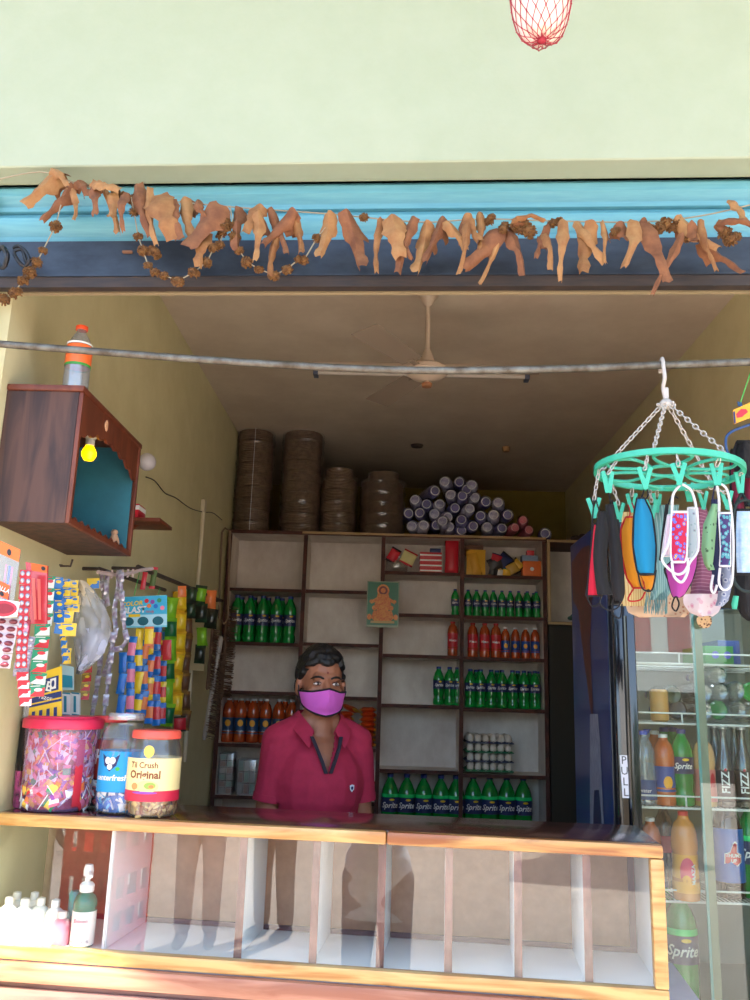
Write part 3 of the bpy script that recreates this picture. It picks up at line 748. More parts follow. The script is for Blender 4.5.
for k in range(3):
    a = 2*pi*k/3+2.05-.35
    b = bmesh.new(); box(b, .065, .12, -.012, .012, zf+.002, zf+.005)
    def fn(u, v, k=k):
        x = .105+.31*u; w = .042+.012*u-.01*max(0,u-.9)*10*.3
        return V((x, (v-.5)*2*w, zf+.006+(v-.5)*.014+.0))
    g = bmesh.new(); grid(g, fn, 10, 4); thicken(g, .0012); merge(b, g)
    bmesh.ops.rotate(b, cent=(0,0,0), matrix=M4.Rotation(a, 3, 'Z'), verts=b.verts[:]); S('blade', b, mat('fan_blade_beige', (136,120,104), .8), t)
# tube light batten on the ceiling
Yt = 3.72; a = P(312, 360, Yt); c = P(531, 353, Yt)
t = thing('tube_light', 'unlit white tube light batten fixed across the ceiling behind the fan', 'light', ((a.x+c.x)/2, Yt, CEIL))
L = (c.x-a.x)/2
b = bmesh.new(); box(b, -L, L, -.022, .022, -.028, -.001, bev=.003); S('batten', b, cream, t)
b = bmesh.new(); tube(b, [(-L+.03,-.012,-.052),(L-.03,-.012,-.052)], .0125, 12); S('tube', b, mat('unlit_tube', (206,196,184), .25), t)
for s in (-1, 1):
    b = bmesh.new(); box(b, s*(L-.022)-.011, s*(L-.022)+.011, -.03, .024, -.068, -.0285, bev=.002); S('lamp_holder', b, mat('blue_grey_holder', (84,90,110), .5), t)
# two round marks
p = PX; 
def onceil(x, y):
    d = ray(x, y); k = (CEIL-EYE)/d.z; return V((d.x*k, d.y*k, CEIL))
q = onceil(417, 445); b = bmesh.new(); lathe(b, [(.001,-.012),(.035,-.012),(.04,-.001),(.001,-.0005)], 20); o = S('ceiling_hook_plate', b, mat('dark_plate', (70,56,48), .7)); o.location = q; tag(o, 'dark round cover plate on the ceiling above the shelves', 'cover plate')
q = onceil(506, 447); b = bmesh.new(); lathe(b, [(.001,-.03),(.02,-.03),(.024,-.02),(.024,-.001),(.001,-.0005)], 16); o = S('lamp_holder', b, mat('tan_bakelite', (170,132,90), .5)); o.location = q; tag(o, 'small tan lamp holder on the ceiling near the back right', 'lamp holder')

# ============================================================= CURTAIN ROD
rod = mat('galvanised_rusty_pipe', (150,148,140), .5, metal=.5, noise_=(96,84,70), ns=30, stretch=(1,1,1))
pts = [(-6,343.5),(90,351),(200,359.5),(320,367),(430,370.5),(560,369),(650,365.5),(760,361.5)]
YR = .012
W_ = lambda x, y, off=0: P(x, y, 1.765+YR+off-.04, SF)
rpts = [W_(x, y) for x, y in pts]
xl = rpts[0]; 
b = bmesh.new(); tube(b, curve([V((WL+.0, FY(WL)-.02, rpts[0].z+.005))]+rpts[1:]+[V((WR+.02, FY(WR)-.035, rpts[-1].z+.03))], 5), .0082, 10)
o = S('hanging_rod', b, rod); tag(o, 'grey rusty metal pipe spanning the shop opening above the counter', 'rod')

# ============================================================= GARLANDS
strg = mat('jute_string', (206,190,160), .9)
leafm = mat('dried_leaf', (204,146,88), .8, noise_=(166,106,60), ns=28, bump=.15)
leafm2 = mat('dried_leaf_pale', (218,164,104), .8, noise_=(188,126,74), ns=28, bump=.15)
leafm3 = mat('dried_leaf_red', (182,118,74), .8, noise_=(138,82,50), ns=28, bump=.15)
YG = 1.70
def G(x, y, off=0): return P(x, y, YG+off, SF)
sp = [(-8,181),(40,172),(75,183),(125,196),(200,204),(258,209),(330,214),(420,222),(480,219),(556,221),(640,222),(700,216),(758,203)]
t = thing('leaf_garland', 'garland of dried brown mango leaves strung across the blue shutter', 'garland', G(375, 218))
t0 = t.location.copy()
b = bmesh.new(); tube(b, [p_-t0 for p_ in curve([G(x,y) for x,y in sp], 5)], .0016, 6); S('string', b, strg, t)
LV = [(62,172,22,203,20),(70,184,44,222,17),(52,170,68,188,14),(73,190,75,222,6),(80,180,84,199,12),(93,188,96,217,9),(92,183,120,191,10),(103,190,121,233,12),(113,193,111,219,8),(124,195,125,232,7),
(137,184,152,237,13),(147,188,158,245,11),(158,195,174,240,18),(172,199,177,240,13),(184,199,192,236,15),(198,201,208,224,14),(224,206,185,247,19),(206,235,200,268,9),(235,208,240,250,12),(263,206,243,232,17),(258,212,255,262,9),(270,207,288,254,14),(291,209,265,246,18),(277,235,268,275,12),(296,211,298,254,12),
(328,212,322,257,12),(346,210,361,268,13),(379,219,377,273,6),(390,217,402,257,17),(414,217,398,273,12),(425,222,420,273,17),(398,243,415,258,10),(441,217,428,263,15),(448,220,464,252,12),(471,222,455,275,13),(478,213,483,250,15),
(468,214,479,241,14),(500,230,464,270,18),(506,230,478,284,9),(509,230,523,276,12),(512,219,545,222,9),(546,226,537,259,8),(545,233,551,271,9),(560,221,563,282,13),(574,224,606,263,12),(592,222,583,272,12),
(601,222,606,264,6),(637,222,622,269,14),(621,222,630,240,11),(645,223,666,283,12),(642,220,651,241,13),(680,234,654,296,8),(677,216,720,247,13),(701,220,716,271,12),(704,238,743,273,12),(733,200,742,222,9),(718,221,752,228,11),(690,222,700,240,10)]
r_ = random.Random(3)
for i, (x0,y0,x1,y1,wp) in enumerate(LV):
    off = -.012-.03*r_.random()
    A = G(x0,y0,off+.008)-t0; B = G(x1,y1,off-.012)-t0
    ax = (B-A); Ln = ax.length; ax.normalize(); side = ax.cross(V((0,1,0))).normalized(); fr = side.cross(ax)
    if fr.y > 0: fr = -fr
    hw = wp/2*1.7/FPX*1.02*1.1; tw = r_.uniform(-1.2,1.2); cur = r_.uniform(.9,2.4)*r_.choice((-1,1)); bend = r_.uniform(-.016,.016); pinch = r_.uniform(.25,.6); flare = r_.uniform(.2,.6)
    ph = r_.random()*6
    def fn(u, v):
        wv = hw*(.75+.35*sin(pi*min(1, v*1.6)))*(1-pinch*min(1, max(0, v-.25)/.45))+hw*flare*max(0, sin(pi*max(0, v-.62)/.45))*.55
        wv *= 1+.12*sin(v*23+ph)*((u-.5)**2)*4; wv = max(wv, hw*.06)
        s = (u-.5)*2; a_ = s*cur*.85; th_ = tw*(v-.3)
        rr = wv/max(.5,abs(cur)*.6)
        # rolled cross-section (dried curl) that twists along its length
        fo = .45+.4*sin(ph*3); off1 = rr*(sin(abs(a_))*(1 if s > 0 else -1)*.55+s*cos(fo)*.5); off2 = rr*((1-cos(a_))*.6+abs(s)*sin(fo)*.9); off1, off2 = off1*cos(th_)-off2*sin(th_), off1*sin(th_)+off2*cos(th_)
        wig = .0022*sin(v*15+ph)+.0045*noise.noise(V((u*2.5+i, v*9, ph)))
        return A+ax*(Ln*v+.002*sin(u*7+ph))+side*(off1+.004*sin(v*4+ph))+fr*(-off2*.9+wig+bend*sin(pi*v)+.004)
    b = bmesh.new(); grid(b, fn, 6, 11); thicken(b, .0005)
    S('leaf', b, [leafm, leafm2, leafm3][r_.randrange(3)], t, smooth=True)
    if Ln > .05 and i % 2 == 0:      # the folded-over shorter half
        A2 = A+side*.006*r_.choice((-1,1))
        def fn2(u, v):
            s = (u-.5)*2; q_ = fn(u, v*.42)
            return q_+side*(.006*sin(ph)+v*.010*cos(ph))+V((0,.010+.008*v,-.002*s))
        b = bmesh.new(); grid(b, fn2, 6, 6); thicken(b, .0005); S('leaf', b, leafm3, t)
flm = mat('dried_marigold', (172,122,66), .9, noise_=(120,76,40), ns=60, bump=.6)
def flower_bm(r, seed):
    bm = bmesh.new(); q_ = random.Random(seed)
    ell(bm, (0,0,0), (r*.8,r*.8,r*.66), 10, 7)
    for k in range(60):       # dry curled petals
        u = q_.uniform(-.9,.8); a = q_.uniform(0, 2*pi); d = V((sqrt(1-u*u)*cos(a), sqrt(1-u*u)*sin(a), u*.85))
        o_ = d.orthogonal().normalized()*r*.2; o2 = d.cross(o_).normalized()*r*.08
        p0 = d*r*.5; p1 = d*r*q_.uniform(.92,1.12)+V((0,0,-r*.12))
        v = [bm.verts.new(p_) for p_ in (p0-o_, p0+o_, p1+o_*.8+o2, p1-o_*.8+o2, p0+o2*2, p1+o2*2.5)]
        for f in ((0,1,2,3),(1,4,5,2),(4,0,3,5),(3,2,5)): bm.faces.new([v[j] for j in f])
    return bm
t = thing('flower_garland', 'looped string of dried brown marigold heads hanging below the dried leaves', 'garland', G(200, 240))
t0 = t.location.copy()
loops = [[(61,205),(55.5,226),(43,250),(37,262),(30,272),(23,280),(15,292),(4,299),(-8,304)],
 [(131,196),(134,212),(138,236),(143,250),(148,265),(155,272),(164,275),(178,281),(194,272),(207,262),(214,247),(220,244),(226,222),(228,206)],
 [(230,206),(235,236),(239,250),(247,262),(259,269),(274,275),(287,269),(299,259),(304,260),(317,238),(336,215)]]
fcount = 0; protoF = [None, None, None]
def add_flower(x, y, r, off=-.02):
    global fcount
    k = fcount % 3; p_ = G(x, y, off)-t0
    if protoF[k] is None: o = protoF[k] = S('flower', flower_bm(.0145, k+5), flm, t)
    else: o = protoF[k].copy(); COL.objects.link(o)
    o.location = p_; o.scale = (r/.0145,)*3; o.rotation_euler = (rnd.uniform(-.5,.5), rnd.uniform(-.5,.5), rnd.uniform(0,6)); fcount += 1
for lp in loops:
    b = bmesh.new(); tube(b, [G(x,y,-.016)-t0 for x,y in lp], .0015, 6); S('string', b, strg, t)
    for x, y in lp[1:-1]: add_flower(x, y, rnd.choice((.011,.0135,.015)))
for x, y in [(116,192),(124,196),(132,199),(220,235),(224,228),(219,225),(491,217),(489,221),(505,225),(503,229),(520,230),(524,226),(516,226),(530,231),(552,223),(558,221),(617,231),(659,228),(665,224),(672,228),(678,222),(691,236),(687,238),(731,239),(735,236),(725,232),(364,217),(232,225),(155,252),(650,228)]:
    add_flower(x, y, rnd.choice((.011,.014,.0165)), -.005-.02*rnd.random())
# black cable knot at far left of the bar
b = bmesh.new()
tube(b, curve([P(-8,262,1.745,SF),P(2,247,1.735,SF),P(8,256,1.73,SF),P(3,268,1.735,SF),P(-4,262,1.74,SF)],5), .0045, 8)
tube(b, curve([P(14,248,1.74,SF),P(19,246,1.73,SF),P(26,252,1.73,SF),P(29,260,1.73,SF),P(25,266,1.735,SF),P(19,262,1.73,SF),P(14,252,1.73,SF),P(22,250,1.735,SF),P(27,262,1.74,SF),P(34,258,1.75,SF)],5), .0042, 8)
tube(b, curve([P(3,247,1.74,SF),P(7,255,1.72,SF),P(5,266,1.73,SF)],5), .006, 8)
o = S('cable_knot', b, mat('black_rubber', (22,22,28), .4)); tag(o, 'knotted black cable at the far left of the navy shutter bar', 'cable')

# ============================================================= NET BAG
c = P(541, -12, 1.30); R = 34*1.3/FPX*1.08
t = thing('net_bag', 'red net bag holding a pale round fruit, hanging at the top edge of the view', 'net bag', c)
t.name = 'net_bag'
prof = lambda ph: (R*sin(ph)**.8 if ph < pi else 0, -R*1.9*cos(ph)*.5-(0))
def surf(a, q, k=1.0):     # q 0 top .. 1 bottom
    ph = q*pi; rr = R*k*max(.02, sin(ph))**.62; z = cos(ph)*R*2.02*k
    if ph > pi/2: z = cos(ph)*R*2.02*(1-.06*sin(ph)**2)*k
    return V((rr*cos(a), rr*sin(a), z))
wob = lambda a, q: 1+.02*sin(a*5)+.01*noise.noise(V((cos(a)*3, sin(a)*3, q*5)))
b = bmesh.new(); grid(b, lambda u, v: surf(u*2*pi, v, .965)*wob(u*2*pi, v), 32, 24, closed_u=True)
ball = S('pale_fruit', b, mat('pale_pink_skin', (250,226,222), .5, noise_=(244,226,200), ns=16, sss=.2)); ball.location = c
tag(ball, 'pale pinkish white oblong fruit inside the hanging red net', 'fruit')
b = bmesh.new(); n = 16
rowsq = [.12,.2,.28,.36,.44,.52,.60,.68,.75,.82,.88,.94,.985]
for k in range(n):
    for s_ in (-1, 1):
        pts = []
        for j, q in enumerate(rowsq):
            base = (k+.5*(0 if j % 2 else s_*0+.0))*2*pi/n
            a = 2*pi/n*(k+ (.5*s_*(j % 2)))
            pts.append(surf(a, q, 1.0)*wob(a, q))
        tube(b, pts, .0008, 5)
for k in range(n):
    for j, q in enumerate(rowsq[:-2]):
        a = 2*pi/n*(k+(.5*(j%2))); p_ = surf(a, q)*wob(a, q)
        q_ = bmesh.ops.create_icosphere(b, subdivisions=1, radius=.0017)
        for v in q_['verts']: v.co += p_
ell(b, (0,0,-R*1.98), (.009,.009,.006), 10, 6)
S('net', b, mat('crimson_net', (190,40,66), .6), t)
b = bmesh.new(); tube(b, [(0,0,R*1.9),(0,0,.45),(0,.10,1.0)], .0018, 6); tube(b, [(0,0,R*1.9),(.003,0,R*1.9+.03)], .006, 8); S('hanging_cord', b, MATS['crimson_net'], t)

# ============================================================= SHRINE CABINET
shw = wood('dark_walnut_laminate', (50,30,26), (84,54,42), .6, (14,14,1.5), coat=0); shr = wood('red_brown_trim', (112,50,28), (140,68,40), .55, (10,10,3), coat=.1)
teal = mat('teal_interior', (52,122,138), .7, noise_=(44,104,120), ns=6)
Y0 = 1.925; A = P(80, 392, Y0); Bq = P(70.5, 523, Y0)
xf = (A.x+Bq.x)/2; ztop_s = A.z; zbot_s = Bq.z; Y1 = None
d = ray(140, 452); Y1 = xf/d.x*d.y
t = thing('shrine_cabinet', 'dark wood wall shrine cabinet with scalloped red brown front and teal inside', 'cabinet', (WL, Y0, zbot_s))
D_ = xf-WL; Hs = ztop_s-zbot_s; Ls = Y1-Y0
th = .012
b = bmesh.new(); box(b, .001, D_-.008, 0, th, 0, Hs); S('side_panel', b, shw, t, smooth=False)
b = bmesh.new(); box(b, .001, D_-.008, Ls-th, Ls, 0, Hs); S('side_panel', b, shw, t, smooth=False)
b = bmesh.new(); box(b, .001, D_-.008, th+.0005, Ls-th-.0005, 0, th); S('bottom_panel', b, shw, t, smooth=False)
b = bmesh.new(); box(b, .001, D_+.004, -.006, Ls+.006, Hs+.0005, Hs+.016, bev=.004); S('top_panel', b, shr, t)
b = bmesh.new(); box(b, .001, .008, th, Ls-th, th, Hs-.001); box(b, .0085, D_-.01, th+.0005, th+.003, th, Hs-.001); box(b, .0085, D_-.01, Ls-th-.003, Ls-th-.0005, th, Hs-.001); S('lining', b, teal, t, smooth=False)
# scalloped valance + frame in the plane x = D_
b = bmesh.new(); pts = []
N = 60
def scal(u):
    s = abs(2*u-1)
    z = Hs-.055-.045*s**2.0-.012*abs(sin(u*pi*8))
    return z
vt = []; vb = []
for i in range(N+1):
    u = i/N; y = .014+(Ls-.028)*u
    vt.append(V((0, y, Hs))); vb.append(V((0, y, scal(u))))
for x_, sg in ((D_-.0075, 0), (D_, 1)):
    pass
def plate_x(bm, top, bot, xa, xb):
    a = [[bm.verts.new(V((x_, p_.y, p_.z))) for p_ in L_] for x_ in (xa, xb) for L_ in (top, bot)]
    n_ = len(top)
    for i in range(n_-1):
        bm.faces.new((a[0][i], a[0][i+1], a[1][i+1], a[1][i])); bm.faces.new((a[2][i], a[3][i], a[3][i+1], a[2][i+1]))
        bm.faces.new((a[1][i], a[1][i+1], a[3][i+1], a[3][i])); bm.faces.new((a[0][i], a[2][i], a[2][i+1], a[0][i+1]))
    for i in (0, n_-1): bm.faces.new((a[0][i], a[1][i], a[3][i], a[2][i]))
plate_x(b, vt, vb, D_-.007, D_)
S('scalloped_valance', b, shr, t, smooth=False)
b = bmesh.new(); box(b, D_-.0075, D_+.003, 0, .0135, 0, Hs-.0005, bev=.002); S('front_frame', b, shr, t)
b = bmesh.new(); box(b, D_-.0075, D_+.003, Ls-.0135, Ls, 0, Hs-.0005, bev=.002); S('front_frame', b, shr, t)
b = bmesh.new(); box(b, D_-.0075, D_+.003, .014, Ls-.014, 0, .014, bev=.002)
for k in range(9): tube(b, [(D_-.002, .03+k*.045, .014),(D_-.002,.045+k*.045,.021),(D_-.002,.06+k*.045,.014)], .003, 6)
S('bottom_rail', b, shr, t)
b = bmesh.new(); ell(b, (D_+.003, Ls*.36, Hs-.028), (.003,.012,.012), 12, 8); tube(b, [(D_+.004, Ls*.36+.008*cos(a*.7), Hs-.028+.014*sin(a*.7)) for a in range(9)], .0016, 6, closed=True); S('carved_emblem', b, mat('pale_carving', (214,160,120), .5), t)
def inshrine(x, y, fr=.75):
    X = WL+D_*fr; d = ray(x, y); k = X/d.x; return V((X, d.y*k, EYE+d.z*k))
# bulb in the shrine
p_ = inshrine(89, 453, .8); 
t = thing('light_bulb', 'lit yellow bulb hanging in its holder inside the shrine', 'bulb', p_)
b = bmesh.new(); lathe(b, [(.001,-.022),(.012,-.019),(.0185,-.008),(.019,.001),(.015,.011),(.011,.017),(.010,.019)], 16); S('glass_globe', b, mat('yellow_lit_glass', (250,200,20), .4, emit=((255,190,0), .9)), t)
b = bmesh.new(); lathe(b, [(.0115,.0195),(.012,.036),(.010,.0365)], 14); S('collar', b, mat('grey_collar', (190,186,180), .4), t)
p2 = ztop_s-.004
b = bmesh.new(); lathe(b, [(.012,.037),(.022,.05),(.024,.056),(.0,.057)][:3]+[(.022,max(.06,p2-p_.z-.006))], 14); S('lamp_holder', b, mat('white_bakelite', (190,186,176), .5), t)
def small(name, prof, x, y, m, label, cat, fr=.7, place=None, n=14):
    q_ = place if place is not None else inshrine(x, y, fr); b = bmesh.new(); lathe(b, prof, n); o = S(name, b, m); o.location = q_; return tag(o, label, cat)
zfl = zbot_s+th+.0005
q_ = inshrine(114, 538, .8); q_.z = zfl
b = bmesh.new(); tube(b, curve([(0,0,.002),(.004,.002,.02),(-.002,.006,.045),(0,.004,.058)],4), [.010,.012,.011,.012,.012,.011,.010,.009,.008,.010,.009,.008,.004][:13], 10); ell(b, (0,.012,.012), (.014,.018,.012)); ell(b, (0,-.008,.03), (.008,.006,.012))
o = S('clay_figurine', b, mat('pale_clay', (206,160,124), .7)); o.location = q_; tag(o, 'small pale clay figurine at the back of the shrine floor', 'figurine')
q_ = inshrine(96, 530, .85); q_.z = zfl
small('oil_lamp', [(.004,0),(.012,.001),(.018,.009),(.016,.0105),(.006,.004),(.001,.003)], 0, 0, mat('terracotta', (190,110,70), .7), 'small clay lamp dish on the front of the shrine floor', 'oil lamp', place=q_)
# on top of shrine
ztp_s = ztop_s+.0165
q_ = inshrine(75, 390, .72); q_.z = ztp_s
hB = 65*q_.y/FPX*1.0
ob = bottle('soft_drink_bottle', .148, .0245, 'plain', [clear('clear_bottle_plastic', refl=.1, rough=.06, haze=.22, tint=(215,215,205))], mat('orange_cap', (236,84,40), .4), .012, [(.42,.70, mat('orange_label', (240,110,50), .45), 'label')], [])
b = bmesh.new(); lathe(b, [(.0252,.148*.40),(.0252,.148*.435)], 20, cap=False); S('green_band', b, mat('green_band', (60,150,60), .5), ob)
b = bmesh.new(); lathe(b, [(.0251,.148*.705),(.0251,.148*.73)], 20, cap=False); S('pale_band', b, white_ink, ob)
ob.scale = (1.28,)*3; ob.location = q_; ob.rotation_euler = (0,0,-.5); tag(ob, 'small empty clear bottle with orange label and cap on top of the shrine', 'bottle')
q_ = inshrine(97, 400, .55); q_.z = ztp_s
b = bmesh.new(); tube(b, curve([(0,-.03,.012),(.006,-.01,.02),(0,.01,.016),(-.004,.03,.02)],5), .011, 10); tube(b, curve([(0.01,-.02,.02),(.012,0,.028),(.01,.02,.018)],5), .007, 8)
o = S('crumpled_cloth', b, mat('cream_rag', (206,180,150), .8)); o.location = q_; tag(o, 'crumpled cream rag on top of the shrine behind the bottle', 'cloth')
q_ = inshrine(117, 430, .5); q_.z = ztp_s
b = bmesh.new(); box(b, -.02, .02, -.03, .03, 0, .022, bev=.003); o = S('incense_box', b, mat('red_orange_box', (206,80,50), .5)); o.location = q_; tag(o, 'small red orange box lying on top of the shrine at its far end', 'box')
# globe lamp behind the shrine
X = WL+.085; q_ = PX(147, 462, X)
t = thing('globe_lamp', 'white unlit round bulb in a wall holder beyond the shrine', 'bulb', q_)
b = bmesh.new(); ell(b, (0,0,0), (.031,.031,.031), 18, 12); S('glass_globe', b, mat('milky_glass', (196,190,196), .25), t)
b = bmesh.new(); tube(b, [(-.026,0,0),(-.05,0,0)], .014, 12); tube(b, [(-.05,0,0),(-.084,0,0)], .02, 12); S('holder', b, MATS['white_bakelite'], t)
# little shelf bracket and box beyond
A = PX(136, 519, WL+.09); 
t = thing('wall_shelf', 'tiny brown wooden shelf on the wall just beyond the shrine', 'shelf', (WL, A.y, A.z))
b = bmesh.new(); box(b, .001, .17, 0, .16, -.006, .006, bev=.002); S('board', b, shr, t)
b = bmesh.new(); hexa(b, [(.001,.07,-.07),(.004,.07,-.07),(.004,.08,-.07),(.001,.08,-.07),(.001,.07,-.0065),(.08,.07,-.0065),(.08,.08,-.0065),(.001,.08,-.0065)]); S('bracket', b, shr, t, smooth=False)
q_ = V((WL+.06, A.y+.06, A.z+.0065)); b = bmesh.new(); box(b, -.02, .03, -.04, .04, 0, .05, bev=.002); box(b, -.0205, .0305, -.0405, .0405, .03, .045, mi=1); o = S('match_box', b, [foil_r, white_ink]); o.location = q_; tag(o, 'red and white matchbox on the tiny wall shelf', 'box')
b = bmesh.new(); box(b, -.006, .05, -.006, .006, 0, .16); o = S('carved_plaque', b, mat('dark_slat', (84,62,50), .7, noise_=(60,44,36), ns=80)); o.location = (WL+.012, A.y+.02-.045, A.z+.008); tag(o, 'dark carved slat standing on the tiny wall shelf beside the shrine', 'slat')
# switch box, conduit and wire
A = PX(204, 506, WL+.012); t = thing('switch_box', 'small white junction box with conduit on the left wall by the shelves', 'switch box', (WL, A.y, A.z))
b = bmesh.new(); box(b, .0005, .02, -.022, .022, -.03, .03, bev=.003); S('box_body', b, mat('offwhite_pvc', (206,196,170), .5), t)
b = bmesh.new(); tube(b, [(.011,0,-.03),(.011,0,-1.2)], .010, 10); S('conduit', b, MATS['offwhite_pvc'], t)
b = bmesh.new(); wp = [PX(x, y, WL+.006) for x, y in [(146,477),(155,481),(165,493),(176,498),(190,508),(203,512)]]+[PX(x, y, WL+.006) for x, y in [(213,513),(222,520)]]
tube(b, curve(wp, 5), .0022, 6); o = S('wire', b, mat('black_wire', (30,28,26), .5)); tag(o, 'thin black wire sagging along the left wall to the junction box', 'wire')
# ============================================================= COUNTER SHOWCASE
SCN = .1; KC = sqrt(1+SCN*SCN)
EX = V((1/KC, -SCN/KC, 0)); EY = V((SCN/KC, 1/KC, 0))
XL = WL+.004; CO = V((XL, 2.05-SCN*XL, 0))
def C(s, d, h): return CO+EX*s+EY*d+V((0,0,h))
def c_of(x, y, d=0):     # local s, h for a pixel on the plane at depth d behind the front
    p = P(x, y, 2.05+d*KC, SCN); return (p-CO).dot(EX), p.z
def on_top(x, y, z):     # point on horizontal plane z
    r = ray(x, y); k = (z-EYE)/r.z; return V((r.x*k, r.y*k, z))
def top_sd(x, y, z):
    q = on_top(x, y, z)-CO; return q.dot(EX), q.dot(EY)
H1 = P(661, 844.5, 2.05, SCN).z; Hm = c_of(661, 858.5)[1]; Hb = c_of(330, 966)[1]; H0 = c_of(330, 981)[1]
LS = c_of(664, 900)[0]; DB = top_sd(300, 809.5, H1)[1]
yw = wood('yellow_varnished_wood', (206,142,74), (240,196,124), .35, (2,22,22))
yw2 = wood('browner_varnished_wood', (170,98,50), (222,166,96), .35, (2,22,22))
topm = wood('dark_glossy_counter_top', (62,34,30), (92,52,44), .18, (1.5,18,18), coat=.6)
white_l = mat('white_laminate', (240,242,242), .35); ply = mat('brown_hardboard', (176,134,108), .6, noise_=(160,120,96), ns=30)
stripw = wood('brown_edge_strip', (96,58,54), (134,88,80), .5, (12,12,3))
t = thing('display_counter', 'glass fronted counter showcase with yellow wooden frame and dark glossy top', 'display counter', CO)
t.rotation_euler = (0,0,-atan2(SCN,1)); 
sj = c_of(387, 830)[0]; rr = .012
b = bmesh.new(); box(b, 0, sj-.0004, -.010, .018, Hm, H1, bev=.007); S('top_moulding', b, yw, t)
b = bmesh.new(); box(b, sj+.0004, LS+.002, -.010, .018, Hm, H1, bev=.007); S('top_moulding', b, yw2, t, label='browner right hand length of the top moulding')
b = bmesh.new(); box(b, 0, LS+.002, -.010, .018, H0, Hb, bev=.006); S('bottom_moulding', b, yw, t)
sw = c_of(651, 900)[0]
b = bmesh.new(); box(b, sw, LS+.002, -.011, .018, Hb+.0005, Hm-.0005, bev=.005); S('corner_stile', b, yw, t)
b = bmesh.new(); box(b, 0, LS, .0185, DB, H1-.018, H1-.001, bev=.002); S('counter_top', b, topm, t)
b = bmesh.new(); box(b, 0, LS, .0185, DB-.002, H0, Hb-.004); S('floor_panel', b, white_l, t, smooth=False)
b = bmesh.new(); box(b, LS-.014, LS, .0185, DB-.002, Hb-.0035, H1-.0185); S('end_panel', b, white_l, t, smooth=False)
b = bmesh.new(); box(b, 0, LS-.0145, DB-.016, DB-.008, Hb-.0035, H1-.0185); S('back_panel', b, ply, t, smooth=False)
b = bmesh.new(); box(b, 0, LS-.0145, DB-.024, DB-.0165, Hb-.0035, Hb+.008); box(b, LS-.030, LS-.0145, DB-.024, DB-.0165, Hb+.0085, H1-.0185); box(b, 0, LS-.031, DB-.024, DB-.0165, H1-.03, H1-.0185); S('back_frame', b, mat('plum_frame', (96,66,76), .5), t, smooth=False)
for x in (104, 236, 311, 378, 446, 516, 586):
    s = c_of(x, 900)[0]
    dd = .02 if x != 104 else .02
    b = bmesh.new(); box(b, s-.004, s+.004, dd+.004, DB-.025, Hb-.003, H1-.019); o = S('divider', b, white_l, t, smooth=False)
    b = bmesh.new(); box(b, s-.0035, s+.014 if x > 104 else s+.002, dd, dd+.0038, Hb-.003, H1-.019); S('edge_strip', b, stripw if x > 104 else white_l, o, smooth=False)
gl = clear('showcase_glass', tint=(252,254,253), refl=.018, rough=.0)
b = bmesh.new(); box(b, 0, sw+.004, .003, .007, Hb-.004, Hm+.006); S('glass_pane', b, gl, t, smooth=False)
# slab and stand below
s1 = top_sd(700, 1000, H0)[0]
t = thing('counter_stand', 'pinkish brown wooden stand and plank under the glass showcase', 'counter', CO); t.rotation_euler = (0,0,-atan2(SCN,1))
pk = wood('pinkish_brown_plank', (176,110,84), (214,152,122), .45, (1.5,20,20)); pkd = wood('dull_mauve_planks', (120,84,78), (150,112,100), .5, (1.5,14,14))
b = bmesh.new(); box(b, 0, s1, -.022, -.0, H0-.045, H0-.0008, bev=.012); S('front_plank', b, pk, t)
b = bmesh.new(); box(b, 0, s1, .0005, DB+.02, H0-.03, H0-.001); S('slab', b, mat('grey_laminate', (196,192,200), .35, noise_=(182,178,188), ns=12), t, smooth=False)
b = bmesh.new(); box(b, 0, s1-.01, .0, .02, .001, H0-.046); box(b, 0, .02, .0205, DB, .001, H0-.0305); box(b, s1-.03, s1-.01, .0205, DB, .001, H0-.0305)
for k in range(6): box(b, 0, s1-.01, -.008, -.0002, .02+k*.145, .155+k*.145, bev=.003)
S('base_cabinet', b, pkd, t)
# ------------- things inside
zin = Hb-.0035
def inside(x, d): return c_of(x, 940, d)[0]
wbot = mat('white_bottle_plastic', (240,240,238), .4); pinkp = mat('pink_lotion', (238,150,170), .4)
def put(o, s, d, z, rz=0): o.location = C(s, d, z); o.rotation_euler = (0,0,rz); return o
def bottle2(name, prof, m, capprof, capm, extra=None, n=18, sx=1.0):
    root = bpy.data.objects.new(name, None); COL.objects.link(root)
    b = bmesh.new(); lathe(b, prof, n); bmesh.ops.scale(b, vec=(1, sx, 1), verts=b.verts[:]); S('bottle_body', b, m, root)
    b = bmesh.new(); lathe(b, capprof, 14); S('cap', b, capm, root); return root
wb = bottle2('sanitizer_bottle', [(.017,0),(.022,.004),(.022,.055),(.019,.068),(.009,.076)], wbot, [(.0095,.0765),(.0105,.08),(.010,.092),(.004,.094)], white_cap)
b = bmesh.new(); lathe(b, [(.0224,.018),(.0224,.045)], 18, cap=False); S('label', b, mat('pale_grey_label', (214,220,226), .5), wb)
fst = True
for x, d, nm_ in [(5,.05,'first'),(21,.045,'second'),(37,.06,'third'),(52,.05,'fourth')]:
    o = wb if fst else dup(wb); fst = False
    put(o, inside(x, d), d, zin, rnd.random()); tag(o, '%s from the left, small white bottle at the left end of the showcase' % nm_, 'bottle', 'small white bottles in the showcase')
for x, d, nm_ in [(12,.10,'first'),(30,.11,'second')]:
    o = dup(wb); put(o, inside(x, d), d, zin, rnd.random()); tag(o, '%s from the left in the back row of small white bottles in the showcase' % nm_, 'bottle', 'rear white bottles in the showcase')
pb = bottle2('lotion_bottle', [(.018,0),(.021,.004),(.021,.05),(.016,.062),(.009,.066)], pinkp, [(.0095,.0665),(.011,.07),(.010,.084),(.004,.086)], white_cap)
put(pb, inside(60,.035), .035, zin); pb.scale = (1,1,.85); tag(pb, 'small pink bottle between the white bottles and the pump bottle', 'bottle')
